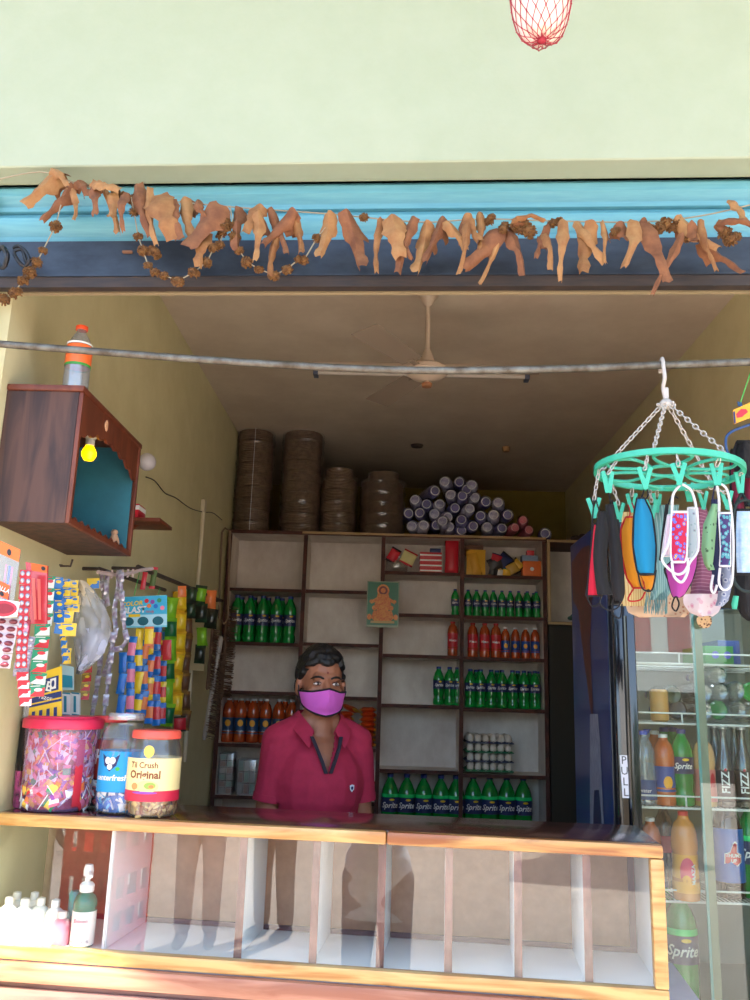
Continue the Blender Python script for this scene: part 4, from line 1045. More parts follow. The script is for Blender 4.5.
# teal can
b = bmesh.new(); lathe(b, [(.013,0),(.0145,.003),(.0145,.105),(.011,.112)], 16); cn = S('can', b, mat('teal_can', (60,150,150), .4, metal=.3)); put(cn, inside(71,.065), .065, zin); tag(cn, 'slim teal can with white cap left of the pump bottle', 'can')
cn.name = 'spray_can'
# pump bottle
t = thing('pump_bottle', 'hand sanitizer pump bottle with white pump, green liquid and white label', 'bottle', C(inside(82,.035), .035, zin))
hp = c_of(82, 864, .035)[1]-zin; k = hp
b = bmesh.new(); lathe(b, [(.024,0),(.027,.004),(.027,k*.55),(.022,k*.62),(.014,k*.66)], 20); S('bottle_body', b, mat('green_gel', (40,130,110), .12, coat=.6), t)
b = bmesh.new(); lathe(b, [(.0275,k*.03),(.0275,k*.44)], 20, cap=False); lb = S('label', b, white_ink, t)
b = bmesh.new(); merge(b, text_bm('Enliven', .012, .2, .0282, k*.33)); S('lettering', b, mat('magenta_ink', (190,40,110), .5), lb, smooth=False)
b = bmesh.new(); merge(b, text_bm('HAND RUB', .009, 0, .0282, k*.08)); S('lettering', b, navy_lab, lb, smooth=False)
b = bmesh.new(); lathe(b, [(.016,k*.665),(.017,k*.68),(.017,k*.75),(.012,k*.78),(.006,k*.79),(.006,k*.85),(.011,k*.86),(.012,k*.93),(.009,k)], 16)
tube(b, [(0,0,k*.9),(.012,-.018,k*.91),(.016,-.028,k*.88)], .005, 8); S('pump', b, wbot, t)

# ============================================================= JARS ON THE COUNTER
ZT = H1-.0005
def jar_geo(x0, x1, df, ytop, k=1.0):
    """centre s,d, radius and height of a jar from its pixel width; its front stands df behind the counter's edge"""
    xm = (x0+x1)/2; R = .05
    for _ in range(4):
        d = df+R; s = c_of(xm, 770, d)[0]; c_ = C(s, d, 0); rr_ = ray(xm, 770)
        R = (x1-x0)/2/FPX*c_.y/rr_.y*k
    s += max(0, WL+R*1.03-c_.x)*1.005
    return s, d, R, P(xm, ytop, C(s, d, 0).y-R*.3).z-ZT
jarpl = clear('clear_jar_plastic', refl=.05, rough=.06, haze=.04)
jarlil = clear('lilac_tub_plastic', refl=.05, rough=.12, haze=.18, hazec=(206,170,226), tint=(238,226,246))
def candy_fill(name, R, z0, z1, n, mats, size, label, loc, seed, sticks=0):
    """loose sweets heaped in a jar, nobody could count them"""
    q_ = random.Random(seed); bm = bmesh.new()
    lathe(bm, [(R*.78,z0),(R*.8,z0+.002),(R*.78,z1*.93),(R*.1,z1*.97)], 14, mi=0)
    for i in range(n):
        a = q_.uniform(0, 2*pi); 
        if q_.random() < .75: rr = R*q_.uniform(.90,.975)
        else: rr = R*sqrt(q_.random())*.85
        z = q_.uniform(z0+size*.4, z1) if rr > R*.83 else z1*q_.uniform(.93,1.0)
        rot = M4.Rotation(a+pi/2, 4, 'Z') @ M4.Rotation(q_.uniform(-1.4,1.4), 4, 'Y') @ M4.Rotation(q_.uniform(-.35,.35), 4, 'X')
        b2 = bmesh.new(); mi = q_.randrange(len(mats)); mj = q_.randrange(len(mats))
        pillow(b2, size*q_.uniform(.7,1.1), size*q_.uniform(.8,1.3), size*.3, nu=3, nv=4, mis=(mi, mj), band=.2)
        bmesh.ops.transform(b2, matrix=M4.Translation((rr*cos(a), rr*sin(a), z)) @ rot, verts=b2.verts[:])
        me = bpy.data.meshes.new('t'); b2.to_mesh(me); b2.free(); bm.from_mesh(me); bpy.data.meshes.remove(me)
    for i in range(sticks):
        a = q_.uniform(0, 2*pi); rr = R*.985; z = q_.uniform(z0+.02, z1+.005); th_ = q_.uniform(-1,1); L = .022
        tx = V((-sin(a), cos(a), 0)); p_ = V((rr*cos(a), rr*sin(a), z)); dv = tx*L*sin(th_)*.8+V((0,0,L*cos(th_)))
        tube(bm, [p_-dv, p_+dv], .0013, 5, mi=len(mats)-1)
    me = S(name, bm, mats, smooth=False); me.location = loc
    return tag(me, label, 'sweets', kind='stuff')
cm = lambda n, c: mat(n, c, .35, coat=.2)
c_red, c_pink, c_yel, c_grn, c_blu, c_pur, c_wht, c_org, c_brn, c_blk = cm('candy_red',(214,50,60)), cm('candy_pink',(240,130,160)), cm('candy_yellow',(246,206,90)), cm('candy_green',(60,150,100)), cm('candy_blue',(30,110,200)), cm('candy_purple',(150,70,170)), cm('candy_white',(240,238,240)), cm('candy_orange',(240,130,70)), cm('candy_brown',(120,66,40)), cm('candy_black',(40,30,36))
# 1 lollipop tub
s, d, R, Hh = jar_geo(22, 96, .010, 716)
t = thing('lollipop_tub', 'large lilac plastic tub with pink red lid full of wrapped lollipops', 'tub', C(s, d, ZT)); t.rotation_euler=(0,0,-.1)
b = bmesh.new(); lathe(b, [(R*.72,0),(R*.84,.002),(R*.87,.008),(R*.985,Hh*.86),(R*1.0,Hh*.87)], 32, cap=False); lathe(b, [(.001,.001),(R*.84,.001)], 32, cap=False); S('tub_body', b, jarlil, t)
b = bmesh.new(); lathe(b, [(R*1.02,Hh*.865),(R*1.06,Hh*.87),(R*1.06,Hh*.955),(R*1.02,Hh*.975),(R*.95,Hh*.98),(R*.93,Hh*1.0),(R*.4,Hh*1.0),(.001,Hh*1.0)], 32); S('lid', b, mat('pink_red_lid', (222,46,84), .35), t)
b = bmesh.new(); grid(b, lambda u, v: V(((R*.955)*sin(-1.25+u*.2), -(R*.955)*cos(-1.25+u*.2), Hh*(.25+.5*v))), 3, 3); S('yellow_sticker', b, mat('yellow_sticker', (226,206,60), .5), t)
b = bmesh.new(); grid(b, lambda u, v: V(((R*.93)*sin(.9+u*.25)*1.0, -(R*.93)*cos(.9+u*.25), Hh*(.06+.7*v))), 3, 3); S('red_panel', b, foil_r, t)
candy_fill('wrapped_lollipops', R*.90, .004, Hh*.78, 420, [c_red,c_pink,c_yel,c_org,c_pur,c_grn,c_wht,c_pink,c_wht], .026, 'colourful wrapped lollipops with white sticks filling the lilac tub', C(s,d,ZT+.001), 5, sticks=110)
# 2 blue jar
def pet_jar(name, x0, x1, yb, yt, label, lidm, lidh, body=None, ribs=0, neck=.85, dd=0):
    s, d, R, Hh = jar_geo(x0, x1, yb, yt); d += dd
    t = thing(name, label, 'jar', C(s, d, ZT)); body = body or jarpl
    wob = (lambda a, z: 1+.018*cos(a*2*pi*ribs)*(1 if z > Hh*.55 else 0)) if ribs else None
    b = bmesh.new(); lathe(b, [(.001,.001),(R*.85,.001),(R*.96,.005),(R,.016),(R*1.0,Hh*.55),(R,Hh*.6),(R*.985,Hh*.7),(R*.93,Hh*.8),(R*neck,Hh*.87),(R*neck,Hh*.9)], 48 if ribs else 28, cap=False, wob=wob); S('jar_body', b, body, t)
    b = bmesh.new(); z0 = Hh*(1-lidh); k = neck*1.05
    lathe(b, [(R*k,z0),(R*k*1.03,z0+.002),(R*k*1.03,Hh*.975),(R*k*.97,Hh),(.001,Hh)], 32); S('lid', b, lidm, t)
    return t, s, d, R, Hh
clrlid = clear('clear_lid', refl=.2, rough=.1, haze=.35, hazec=(210,206,214))
t, s, d, R, Hh = pet_jar('candy_jar', 99, 145, .035, 713, 'ribbed clear jar with blue label of blue white mints', clrlid, .07, ribs=22, neck=.72)
b = bmesh.new(); lathe(b, [(R*1.006,Hh*.22),(R*1.006,Hh*.62)], 32, cap=False); lb = S('label', b, mat('bright_blue_label', (20,150,214), .4), t)
def arc_patch(R_, a0, a1, z0, z1, m, par, name, shape=None):
    b = bmesh.new(); grid(b, lambda u, v: V((R_*sin(a0+(a1-a0)*u), -R_*cos(a0+(a1-a0)*u), z0+(z1-z0)*v)), 8, 2); return S(name, b, m, par)
def arc_disc(R_, ac, zc, rw, rh, m, par, name='print_mark', pts=None, n=20):
    b = wrapped(pts or [(cos(2*pi*k/n), sin(2*pi*k/n)) for k in range(n)], R_, ac, zc, rw, rh); return S(name, b, m, par, smooth=False)
af = -atan2(s-0.9, 2.2)*0-.25
arc_disc(R*1.012, af, Hh*.52, R*.42, Hh*.09, navy_lab, lb, pts=[(-1,.8),(1,.8),(.7,-.4),(0,-1.1),(-.7,-.4)])
for q_ in (-.35, .35): arc_disc(R*1.018, af+q_*.33, Hh*.53, R*.13, Hh*.035, white_ink, lb)
arc_disc(R*1.018, af, Hh*.47, R*.12, Hh*.03, white_ink, lb); arc_disc(R*1.018, af+.35, Hh*.45, R*.1, Hh*.02, mat('leaf_green_print', (60,170,70), .5), lb)
S('lettering', text_bm('centerfresh', .019, .1, R*1.013, Hh*.36, af+.05, .02), white_ink, lb, smooth=False)
candy_fill('wrapped_mints', R*.95, .004, Hh*.42, 170, [c_blu,c_wht,cm('candy_sky',(90,180,230)),c_wht], .019, 'blue and white wrapped mints in the ribbed clear jar', C(s,d,ZT+.001), 8)
# 3 Til Crush jar
t, s, d, R, Hh = pet_jar('candy_jar', 128, 180, .006, 730, 'round clear jar with coral red lid and cream sesame sweet label', mat('coral_lid', (236,92,76), .4), .10, neck=.86)
b = bmesh.new(); lathe(b, [(R*1.008,Hh*.19),(R*1.008,Hh*.68)], 32, cap=False); lb = S('label', b, mat('cream_yellow_label', (246,224,160), .45), t)
b = bmesh.new(); lathe(b, [(R*1.012,Hh*.19),(R*1.012,Hh*.31)], 32, cap=False); S('red_band', b, mat('crimson_print', (214,40,70), .45), lb)
af = -.1
brn = mat('brown_ink', (130,70,40), .5)
S('lettering', text_bm('Til Crush', .019, .0, R*1.014, Hh*.60, af-.05, .02), brn, lb, smooth=False)
S('lettering', text_bm('Original', .025, .0, R*1.014, Hh*.49, af, .03), brn, lb, smooth=False)
arc_disc(R*1.015, af+.15, Hh*.36, R*.42, Hh*.07, mat('pale_bowl_print', (236,210,140), .5), lb); arc_disc(R*1.018, af+.25, Hh*.37, R*.22, Hh*.04, mat('green_fruit_print', (150,176,80), .5), lb); arc_disc(R*1.020, af+.3, Hh*.36, R*.1, Hh*.02, c_org, lb)
arc_disc(R*1.020, af-.35, Hh*.36, R*.14, Hh*.04, mat('sesame_print', (206,150,90), .5), lb); arc_disc(R*1.022, af+.05, Hh*.29, R*.5, Hh*.015, c_pur, lb)
arc_disc(R*1.01, af+.12, Hh*.76, R*.2, Hh*.07, c_yel, t, 'round_sticker')
candy_fill('sesame_sweets', R*.95, .004, Hh*.22, 110, [cm('sesame_tan',(206,160,100)),cm('sesame_brown',(150,96,56)),cm('sesame_gold',(226,190,120))], .017, 'tan sesame sweets at the bottom of the coral lidded jar', C(s,d,ZT+.001), 9)
# 4 jar behind, red lid
t, s, d, R, Hh = pet_jar('candy_jar', 86, 124, .135, 716, 'half hidden clear jar with red lid and dark red label behind the lilac tub', mat('orange_red_lid', (222,60,60), .4), .07, neck=.85)
b = bmesh.new(); lathe(b, [(R*1.006,Hh*.32),(R*1.006,Hh*.74)], 28, cap=False); lb = S('label', b, mat('maroon_label', (150,36,30), .45), t)
S('lettering', text_bm('Ho', .05, .15, R*1.012, Hh*.55, .25, .03), white_ink, lb, smooth=False)
candy_fill('coffee_sweets', R*.94, .004, Hh*.5, 130, [c_blk,c_brn,c_wht,c_red], .018, 'dark coffee sweets in the half hidden red lidded jar', C(s,d,ZT+.001), 10)
# 5 far left dark tub with printed sleeve, and clear box on it
s, d, R, Hh = jar_geo(-3, 17, .07, 719); 
t = thing('candy_tub', 'round tub with black green and pink sleeve at the left edge of the counter', 'tub', C(s, d, ZT))
b = bmesh.new(); lathe(b, [(.001,.001),(R*.78,.001),(R*.86,.006),(R*.97,Hh*.3),(R,Hh*.5),(R,Hh*.97),(R*.9,Hh),(.001,Hh)], 30); S('tub_body', b, mat('black_pink_candy_print', (44,36,44), .3, noise_=(206,90,150), ns=60), t)
b = bmesh.new(); lathe(b, [(R*1.005,Hh*.42),(R*1.01,Hh*.5),(R*1.01,Hh*.98)], 30, cap=False); lb = S('printed_sleeve', b, black_lab, t)
arc_patch(R*1.015, .55, 1.0, Hh*.76, Hh*.93, c_yel, lb, 'yellow_patch'); arc_patch(R*1.016, .2, .52, Hh*.42, Hh*.97, cm('hot_pink',(236,60,120)), lb, 'pink_patch')
arc_patch(R*1.015, 1.0, 1.25, Hh*.42, Hh*.66, c_grn, lb, 'green_patch'); arc_disc(R*1.02, .62, Hh*.42, .009, .009, c_yel, lb)
for z in (.63, .48): S('lettering', text_bm('fresh', .020, .1, R*1.02, Hh*z, .80, .02), c_wht, lb, smooth=False)
zt2 = ZT+Hh+.0005
sb, db = s, d
t = thing('straw_box', 'clear plastic container of straws standing on the dark tub at left edge', 'container', C(sb, db, zt2))
h2 = P(0, 667, C(s,d,0).y).z-zt2; Rr = R*.98
b = bmesh.new(); lathe(b, [(.001,.001),(Rr*.9,.001),(Rr,.006),(Rr,h2*.86),(Rr*.93,h2*.88),(Rr*.93,h2*.97),(.001,h2)], 28, cap=False); S('container_body', b, clear('frosted_container', refl=.06, rough=.15, haze=.25), t)
b = bmesh.new(); q_ = random.Random(4)
for i in range(22):
    a = q_.uniform(0, 2*pi); r0 = Rr*.78*sqrt(q_.random()); x_, y_ = r0*cos(a), r0*sin(a)
    tube(b, [(x_,y_,.004),(x_*.9+q_.uniform(-.006,.006), y_*.9, h2*.8)], .0022, 5)
o = S('white_straws', b, white_ink); o.location = C(sb, db, zt2+.0008); tag(o, 'bundle of white straws inside the clear container at left edge', 'straws', kind='stuff')
# ============================================================= LEFT WALL DISPLAY
def wallpt(x, y, off=.05): return PX(x, y, WL+off)
railm = mat('dark_iron_bar', (84,70,62), .6, noise_=(60,48,42), ns=20)
A = wallpt(138, 567, .10); B = wallpt(222, 601, .10)
b = bmesh.new(); tube(b, [A, B], .0085, 8); tube(b, [A+V((0,.04,0)), V((WL,A.y+.04,A.z))], .006, 6); tube(b, [B, V((WL,B.y,B.z))], .006, 6)
o = S('wall_rail', b, railm); tag(o, 'dark iron rail along the left wall carrying chains of snack packets', 'rail')
A = wallpt(99, 569, .05); B = wallpt(165, 590, .05)
b = bmesh.new(); tube(b, [A, B], .007, 8); tube(b, [A, V((WL,A.y,A.z))], .006, 6); o = S('wall_rail', b, railm); tag(o, 'shorter dark iron rail nearer the shrine behind the silver sachet chains', 'rail')
# white plastic rack end
A = wallpt(98, 572, .07); B = wallpt(142, 570, .12)
b = bmesh.new(); tube(b, curve([A, A+(B-A)*.5+V((0,0,-.012)), B, B+V((.02,.05,.012))], 4), .006, 8)
for k in range(5): p_ = A+(B-A)*(.3+.12*k); tube(b, [p_+V((0,0,.004)), p_+V((0,0,-.022))], .0035, 6)
o = S('plastic_rack', b, mat('pinkish_white_plastic', (214,190,186), .5)); tag(o, 'pinkish white plastic hanging rack at the head of the rails', 'rack')
A = wallpt(60, 566, .0); b = bmesh.new(); tube(b, [A, A+V((.03,0,0)), A+V((.034,0,.02))], .003, 6); lathe(b, [(.001,0),(.008,.001),(.008,.004),(.001,.005)], 8, c=A); o = S('wall_hook', b, railm); tag(o, 'small bare iron hook in the wall under the shrine', 'hook')

def strip_of(name, label, cat, x0, y0, x1, y1, wpx, n, mats, off=.05, group=None, yaw=None, puff=.35, hseg=None, style='pillow', band=.12, sway=0):
    """chain of joined sachets hanging from x0,y0 to x1,y1 ; each sachet is a part"""
    A = wallpt(x0, y0, off); B = wallpt(x1, y1, off)
    B.x = A.x+(B.x-A.x); Y = A.y
    A = P(x0, y0, Y); B = P(x1, y1, Y-.005)
    pxm = Y/FPX*1.0; w = wpx*pxm; t = thing(name, label, cat, A, 0, group)
    if group: pass
    seg = (B-A)/n; hh = seg.length
    yaw = yaw if yaw is not None else .35
    protos = {}
    for i in range(n):
        k = i % len(mats)
        if k not in protos:
            b = bmesh.new()
            if style == 'pillow': pillow(b, w, hh*.98, w*puff, band=band)
            elif style == 'blister':
                box(b, -w/2, w/2, -.0005, .0005, -hh*.495, hh*.495)
                for s in (-.25, .25): ell(b, (s*w, -.002, 0), (w*.2, w*.16, min(hh*.36, w*.3)), 10, 6, mi=1)
            elif style == 'flat':
                box(b, -w/2, w/2, -.0008, .0008, -hh*.49, hh*.49); f_ = b.faces.new([b.verts.new(p_) for p_ in ((-w*.48,-.0012,-hh*.47),(w*.48,-.0012,-hh*.47),(w*.48,-.0012,hh*.30),(-w*.1,-.0012,-hh*.05))]); f_.material_index = 1; f_ = b.faces.new([b.verts.new((w*(.08+.26*cos(2*pi*q/10)), -.0018, hh*(.08+.15*sin(2*pi*q/10)))) for q in range(10)]); f_.material_index = 2; f_ = b.faces.new([b.verts.new(p_) for p_ in ((-w*.4,-.0018,hh*.33),(w*.2,-.0018,hh*.36),(w*.2,-.0018,hh*.43),(-w*.4,-.0018,hh*.40))]); f_.material_index = 2
            elif style == 'twist': 
                pillow(b, w, hh*1.06, w*.9, band=band, nu=6, nv=6)
            elif style == 'round':
                lathe(b, [(.001,-.0015),(w*.5,-.001),(w*.5,.001),(w*.4,.006),(.001,.008)], 14, mi=0); bmesh.ops.rotate(b, cent=(0,0,0), matrix=M4.Rotation(radians(90),3,'X'), verts=b.verts[:])
            o = S('sachet', b, mats[k], t); protos[k] = o
        else:
            o = protos[k].copy(); COL.objects.link(o)
        c_ = seg*(i+.5)+V((sway*sin(i*1.3)*pxm, rnd.uniform(-.002,.002), 0))
        o.location = c_; o.rotation_euler = (rnd.uniform(-.08,.08), rnd.uniform(-.1,.1), yaw+rnd.uniform(-.2,.2)+(sway*.12*sin(i*1.7)))
    return t
def card(name, label, cat, pts_px, off, th_, m, yaw=None, extra=None):
    """flat stiff card given by 4 corner pixels TL TR BR BL, on a plane at the depth of its centre"""
    cx = sum(p[0] for p in pts_px)/4; cy_ = sum(p[1] for p in pts_px)/4
    Y = wallpt(cx, cy_, off).y; o0 = P(cx, cy_, Y)
    q = [P(x, y, Y)-o0 for x, y in pts_px]
    b = bmesh.new(); f_ = [p+V((0,-th_/2,0)) for p in q]; k_ = [p+V((0,th_/2,0)) for p in q]
    hexa(b, [f_[3], f_[2], k_[2], k_[3], f_[0], f_[1], k_[1], k_[0]])
    o = S(name, b, m, smooth=False); o.location = o0; tag(o, label, cat)
    def sub(u0, u1, v0, v1, mm_, nm_='print_panel', dz=.0009):
        def at(u, v): return (q[0]*(1-u)+q[1]*u)*(1-v)+(q[3]*(1-u)+q[2]*u)*v+V((0,-th_/2-dz,0))
        bb = bmesh.new(); f = bb.faces.new([bb.verts.new(at(*z)) for z in ((u0,v0),(u1,v0),(u1,v1),(u0,v1))]); return S(nm_, bb, mm_, o, smooth=False)
    def txt(s_, u, v, size, mm_, shear=0, bold=0, rot=0, dz=.0018):
        at = (q[0]*(1-u)+q[1]*u)*(1-v)+(q[3]*(1-u)+q[2]*u)*v+V((0,-th_/2-dz,0))
        bb = text_bm(s_, size, shear, bold=bold); bmesh.ops.rotate(bb, cent=(0,0,0), matrix=M4.Rotation(rot, 3, 'Y'), verts=bb.verts[:]); bmesh.ops.translate(bb, vec=at, verts=bb.verts[:]); return S('lettering', bb, mm_, o, smooth=False)
    def dsc(u, v, ru, rv, mm_, dz=.0012, n=16):
        bb = bmesh.new(); vs = []
        for k in range(n):
            a = 2*pi*k/n; uu = u+ru*cos(a); vv = v+rv*sin(a)
            vs.append(bb.verts.new((q[0]*(1-uu)+q[1]*uu)*(1-vv)+(q[3]*(1-uu)+q[2]*uu)*vv+V((0,-th_/2-dz,0))))
        bb.faces.new(vs); return S('print_mark', bb, mm_, o, smooth=False)
    return o, sub, txt, dsc
bluef = mat('blue_foil', (24,110,190), .3, coat=.3); yelf = mat('bright_yellow_foil', (246,206,40), .35, coat=.2); grnf = mat('lime_foil', (130,190,40), .35, coat=.2); dkg = mat('dark_green_foil', (38,66,44), .35, coat=.3)
silf = mat('silver_foil', (196,194,206), .25, metal=.4); maroon = mat('maroon_dome', (120,44,56), .35, coat=.3); purp = mat('purple_silver_print', (120,84,120), .4, noise_=(200,196,210), ns=50); mint = mat('mint_card', (40,150,110), .5); whitep = mat('white_packet', (232,232,228), .45)
# a comb bag
o, sub, txt, dsc = card('comb_bag', 'clear bag of blue and pink combs with orange header at top left', 'bag', [(-6,538),(21,550),(12,616),(-14,604)], .10, .003, clear('bag_front', refl=.03, rough=.1, haze=.12, hazec=(200,170,180)))
sub(0, 1, 0, .19, mat('orange_header', (236,110,40), .5), 'header_card', .0010); dsc(.62,.11,.08,.05,black_lab,.0016)
sub(.25, .8, .58, .80, mat('orange_card', (226,96,36), .5), 'orange_card', .0012); txt('GALLA', .52, .68, .013, whitep, rot=.35, bold=.01); dsc(.55,.75,.08,.035,black_lab,.0018)
for (u0,u1,c_) in ((.62,.70,c_blu),(.72,.80,c_pink),(.50,.57,c_pink)): sub(u0, u1, .30, .97, c_, 'comb', -.0045)
# blister cards left
strip_of('blister_card', 'maroon and silver sweet blister sheet hanging at the left edge below the comb bag', 'sweets', 8, 618, -2, 668, 22, 7, [[mat('blister_back',(206,190,196),.4), maroon]], off=.12, style='blister', yaw=.15)
o, sub, txt, dsc = card('sweet_header', 'red and white oval header card over the maroon blister sheet', 'card', [(-8,598),(20,602),(17,617),(-10,618)], .125, .002, whitep); dsc(.5,.5,.46,.46,foil_r); dsc(.5,.5,.36,.30,mat('dark_red_ink',(140,24,40),.5),.0016)
strip_of('blister_strip', 'narrow strip of silver sweet blisters left of the red toothbrush pack', 'sweets', 26, 570, 21, 668, 11, 13, [[foil_r, silf]], off=.08, style='blister', yaw=.2)
o, sub, txt, dsc = card('oval_card', 'dark red oval card hanging in the silver blister strip', 'card', [(20,618),(31,620),(29,638),(20,636)], .095, .002, mat('dark_red_card', (150,30,50), .5)); dsc(.5,.5,.4,.35,c_pink)
strip_of('blister_strip', 'lower silver and maroon blister strip hanging above the striped straw box', 'sweets', 28, 636, 20, 676, 14, 6, [[purp, silf]], off=.075, style='blister', yaw=.2)
strip_of('sachet_strip', 'short red and white sachet strip beside the clear straw container', 'sachets', 22, 672, 26, 706, 11, 4, [[foil_r, whitep, foil_r]], off=.09, style='flat')
# red toothbrush pack
o, sub, txt, dsc = card('toothbrush_pack', 'red pack of pens with orange header card hanging on the left wall', 'pack', [(26,562),(48,566),(47,624),(31,624)], .095, .006, mat('red_clear_pack', (206,56,66), .25, coat=.5))
sub(.25, 1.0, 0, .13, mat('orange_header', (236,110,40), .5), 'header_card'); dsc(.82,.06,.1,.035,black_lab,.0016)
for u in (.25,.52): sub(u, u+.16, .25, .93, mat('salmon_pen', (240,120,110), .4), 'pen', .0014)
# green sachets
strip_of('sachet_strip', 'green and white sachet strip hanging behind the red pack', 'sachets', 50, 576, 47, 626, 10, 4, [[mint, whitep, c_red]], off=.06, style='flat')
strip_of('sachet_strip', 'long green red and white sachet strip ending above the yellow razor card', 'sachets', 43, 624, 36, 697, 15, 6, [[mint, whitep, c_red],[mint, c_red, whitep]], off=.07, style='flat')
# yellow/blue sachets
strip_of('sachet_strip', 'leftmost blue and yellow sachet strip beside the hanging plastic bag', 'sachets', 57, 577, 60, 634, 10, 5, [[bluef, bluef, yelf]], off=.06, style='flat')
strip_of('sachet_strip', 'second blue and yellow sachet strip beside the hanging plastic bag', 'sachets', 65, 579, 69, 614, 9, 4, [[bluef, yelf, yelf]], off=.07, style='flat')
strip_of('sachet_strip', 'third yellow sachet strip touching the hanging plastic bag', 'sachets', 73, 580, 75, 612, 9, 4, [[yelf, yelf, bluef]], off=.065, style='flat')
strip_of('sachet_strip', 'pair of large bright yellow sachets in front of the blue ones', 'sachets', 64, 611, 70, 636, 15, 2, [[yelf, yelf, bluef]], off=.085, style='flat')
strip_of('sachet_strip', 'narrow blue sachet strip hanging under the yellow sachets', 'sachets', 63, 633, 66, 664, 6, 4, [[bluef, yelf, bluef]], off=.055, style='flat')
strip_of('sachet_strip', 'yellow sachet strip end behind the plastic bag tip', 'sachets', 68, 648, 67, 664, 7, 2, [[yelf, yelf, bluef]], off=.05, style='flat')
strip_of('sachet_strip', 'blue and yellow sachets at the upper right of the plastic bag', 'sachets', 88, 583, 98, 584, 12, 1, [[yelf, bluef, yelf]], off=.055, style='flat')
# hanging plastic bag
Yb_ = wallpt(88, 625, .09).y
b = bmesh.new(); rows_ = [(582,80,84),(590,76,95),(603,74,103),(620,74,111),(638,74,110),(655,75,103),(668,76,90),(674,76,80)]
def bagfn(k):
    def fn(u, v):
        y, xl_, xr_ = lerp_rows(rows_, v); p_ = P(xl_+(xr_-xl_)*u, y, Yb_)
        return p_+V((0, -k*.032*sin(pi*u)**.7*sin(pi*(v*.9+.06))+.016*noise.noise(V((u*5,v*7,k*2)))+.006*noise.noise(V((u*14,v*18,k*2))), .004*noise.noise(V((u*9,v*7,k)))))
    return fn
for k in (1, -.6): grid(b, bagfn(k), 16, 24)
o = S('plastic_bag', b, clear('cloudy_bag', refl=.0, rough=.3, haze=.30, hazec=(214,212,214))); tag(o, 'cloudy plastic bag of pale cloth hanging from the wall beside blue sachets', 'bag')
b = bmesh.new(); rows2 = [(629,84,98),(640,77,108),(652,76,105),(664,77,92),(670,78,84)]
grid(b, lambda u, v: P(lerp_rows(rows2,v)[1]+(lerp_rows(rows2,v)[2]-lerp_rows(rows2,v)[1])*u, lerp_rows(rows2,v)[0], Yb_)+V((0,-.025*sin(pi*u)+.01*noise.noise(V((u*5,v*6,1))),0)), 12, 12); thicken(b, .012)
o = S('folded_cloth', b, mat('pale_lilac_cloth', (196,198,216), .8)); tag(o, 'pale lilac cloth bundled inside the hanging plastic bag', 'cloth')
b = bmesh.new(); rows3 = [(581,80,86),(592,79,95),(606,77,92)]
grid(b, lambda u, v: P(lerp_rows(rows3,v)[1]+(lerp_rows(rows3,v)[2]-lerp_rows(rows3,v)[1])*u, lerp_rows(rows3,v)[0], Yb_)+V((0,-.02*sin(pi*u)-.004,0)), 6, 8); thicken(b, .004)
o = S('cream_cloth', b, mat('cream_cloth', (222,206,180), .8)); tag(o, 'cream cloth in the neck of the hanging plastic bag', 'cloth')
# razor card
o, sub, txt, dsc = card('razor_card', 'yellow and navy razor display card standing low on the left wall', 'card', [(33,675),(62,666),(62,716),(28,722)], .07, .003, mat('razor_yellow', (236,196,50), .5))
nvb = mat('razor_navy', (30,50,110), .5); sub(.05,.9,.17,.46,nvb); sub(.0,1,.50,.62,nvb); sub(0,1,.65,.70,nvb); txt('NE', .42, .31, .034, whitep, bold=.02, rot=.12); sub(.62,.82,.2,.42,whitep,'white_square',.0014); dsc(.72,.31,.05,.07,nvb,.0019); txt('razor', .5,.56,.016,whitep,rot=.15)
for k in range(4): sub(.1+.22*k,.2+.22*k,.80,1,nvb,'razor_print')
# white blue boxes
for (x0,x1,y0,y1,wd) in [(62,71,692,722,'left'),(72,80,692,722,'right')]:
    o, sub, txt, dsc = card('toothpaste_box', 'tall white and teal box, %s of two hanging beside the razor card' % wd, 'box', [(x0,y0),(x1,y0+1),(x1,y1+1),(x0,y1)], .08, .01, whitep); sub(0,1,0,.05,mat('teal_ink',(40,140,160),.5)); sub(0,1,.72,.9,MATS['teal_ink']); sub(.3,.6,.12,.66,MATS['teal_ink'],'print_stripe')
o, sub, txt, dsc = card('toothpaste_card', 'pale teal printed card above the two white and teal boxes', 'card', [(60,664),(74,667),(74,690),(61,690)], .07, .002, mat('pale_teal_card', (170,200,200), .5)); sub(.1,.9,.4,.9,MATS['teal_ink'])
strip_of('sachet_strip', 'brown and gold sachet strip under the hanging plastic bag', 'sachets', 88, 664, 84, 700, 9, 4, [[mat('brown_gold_foil', (150,116,40), .4), foil_r, yelf]], off=.05, style='flat')
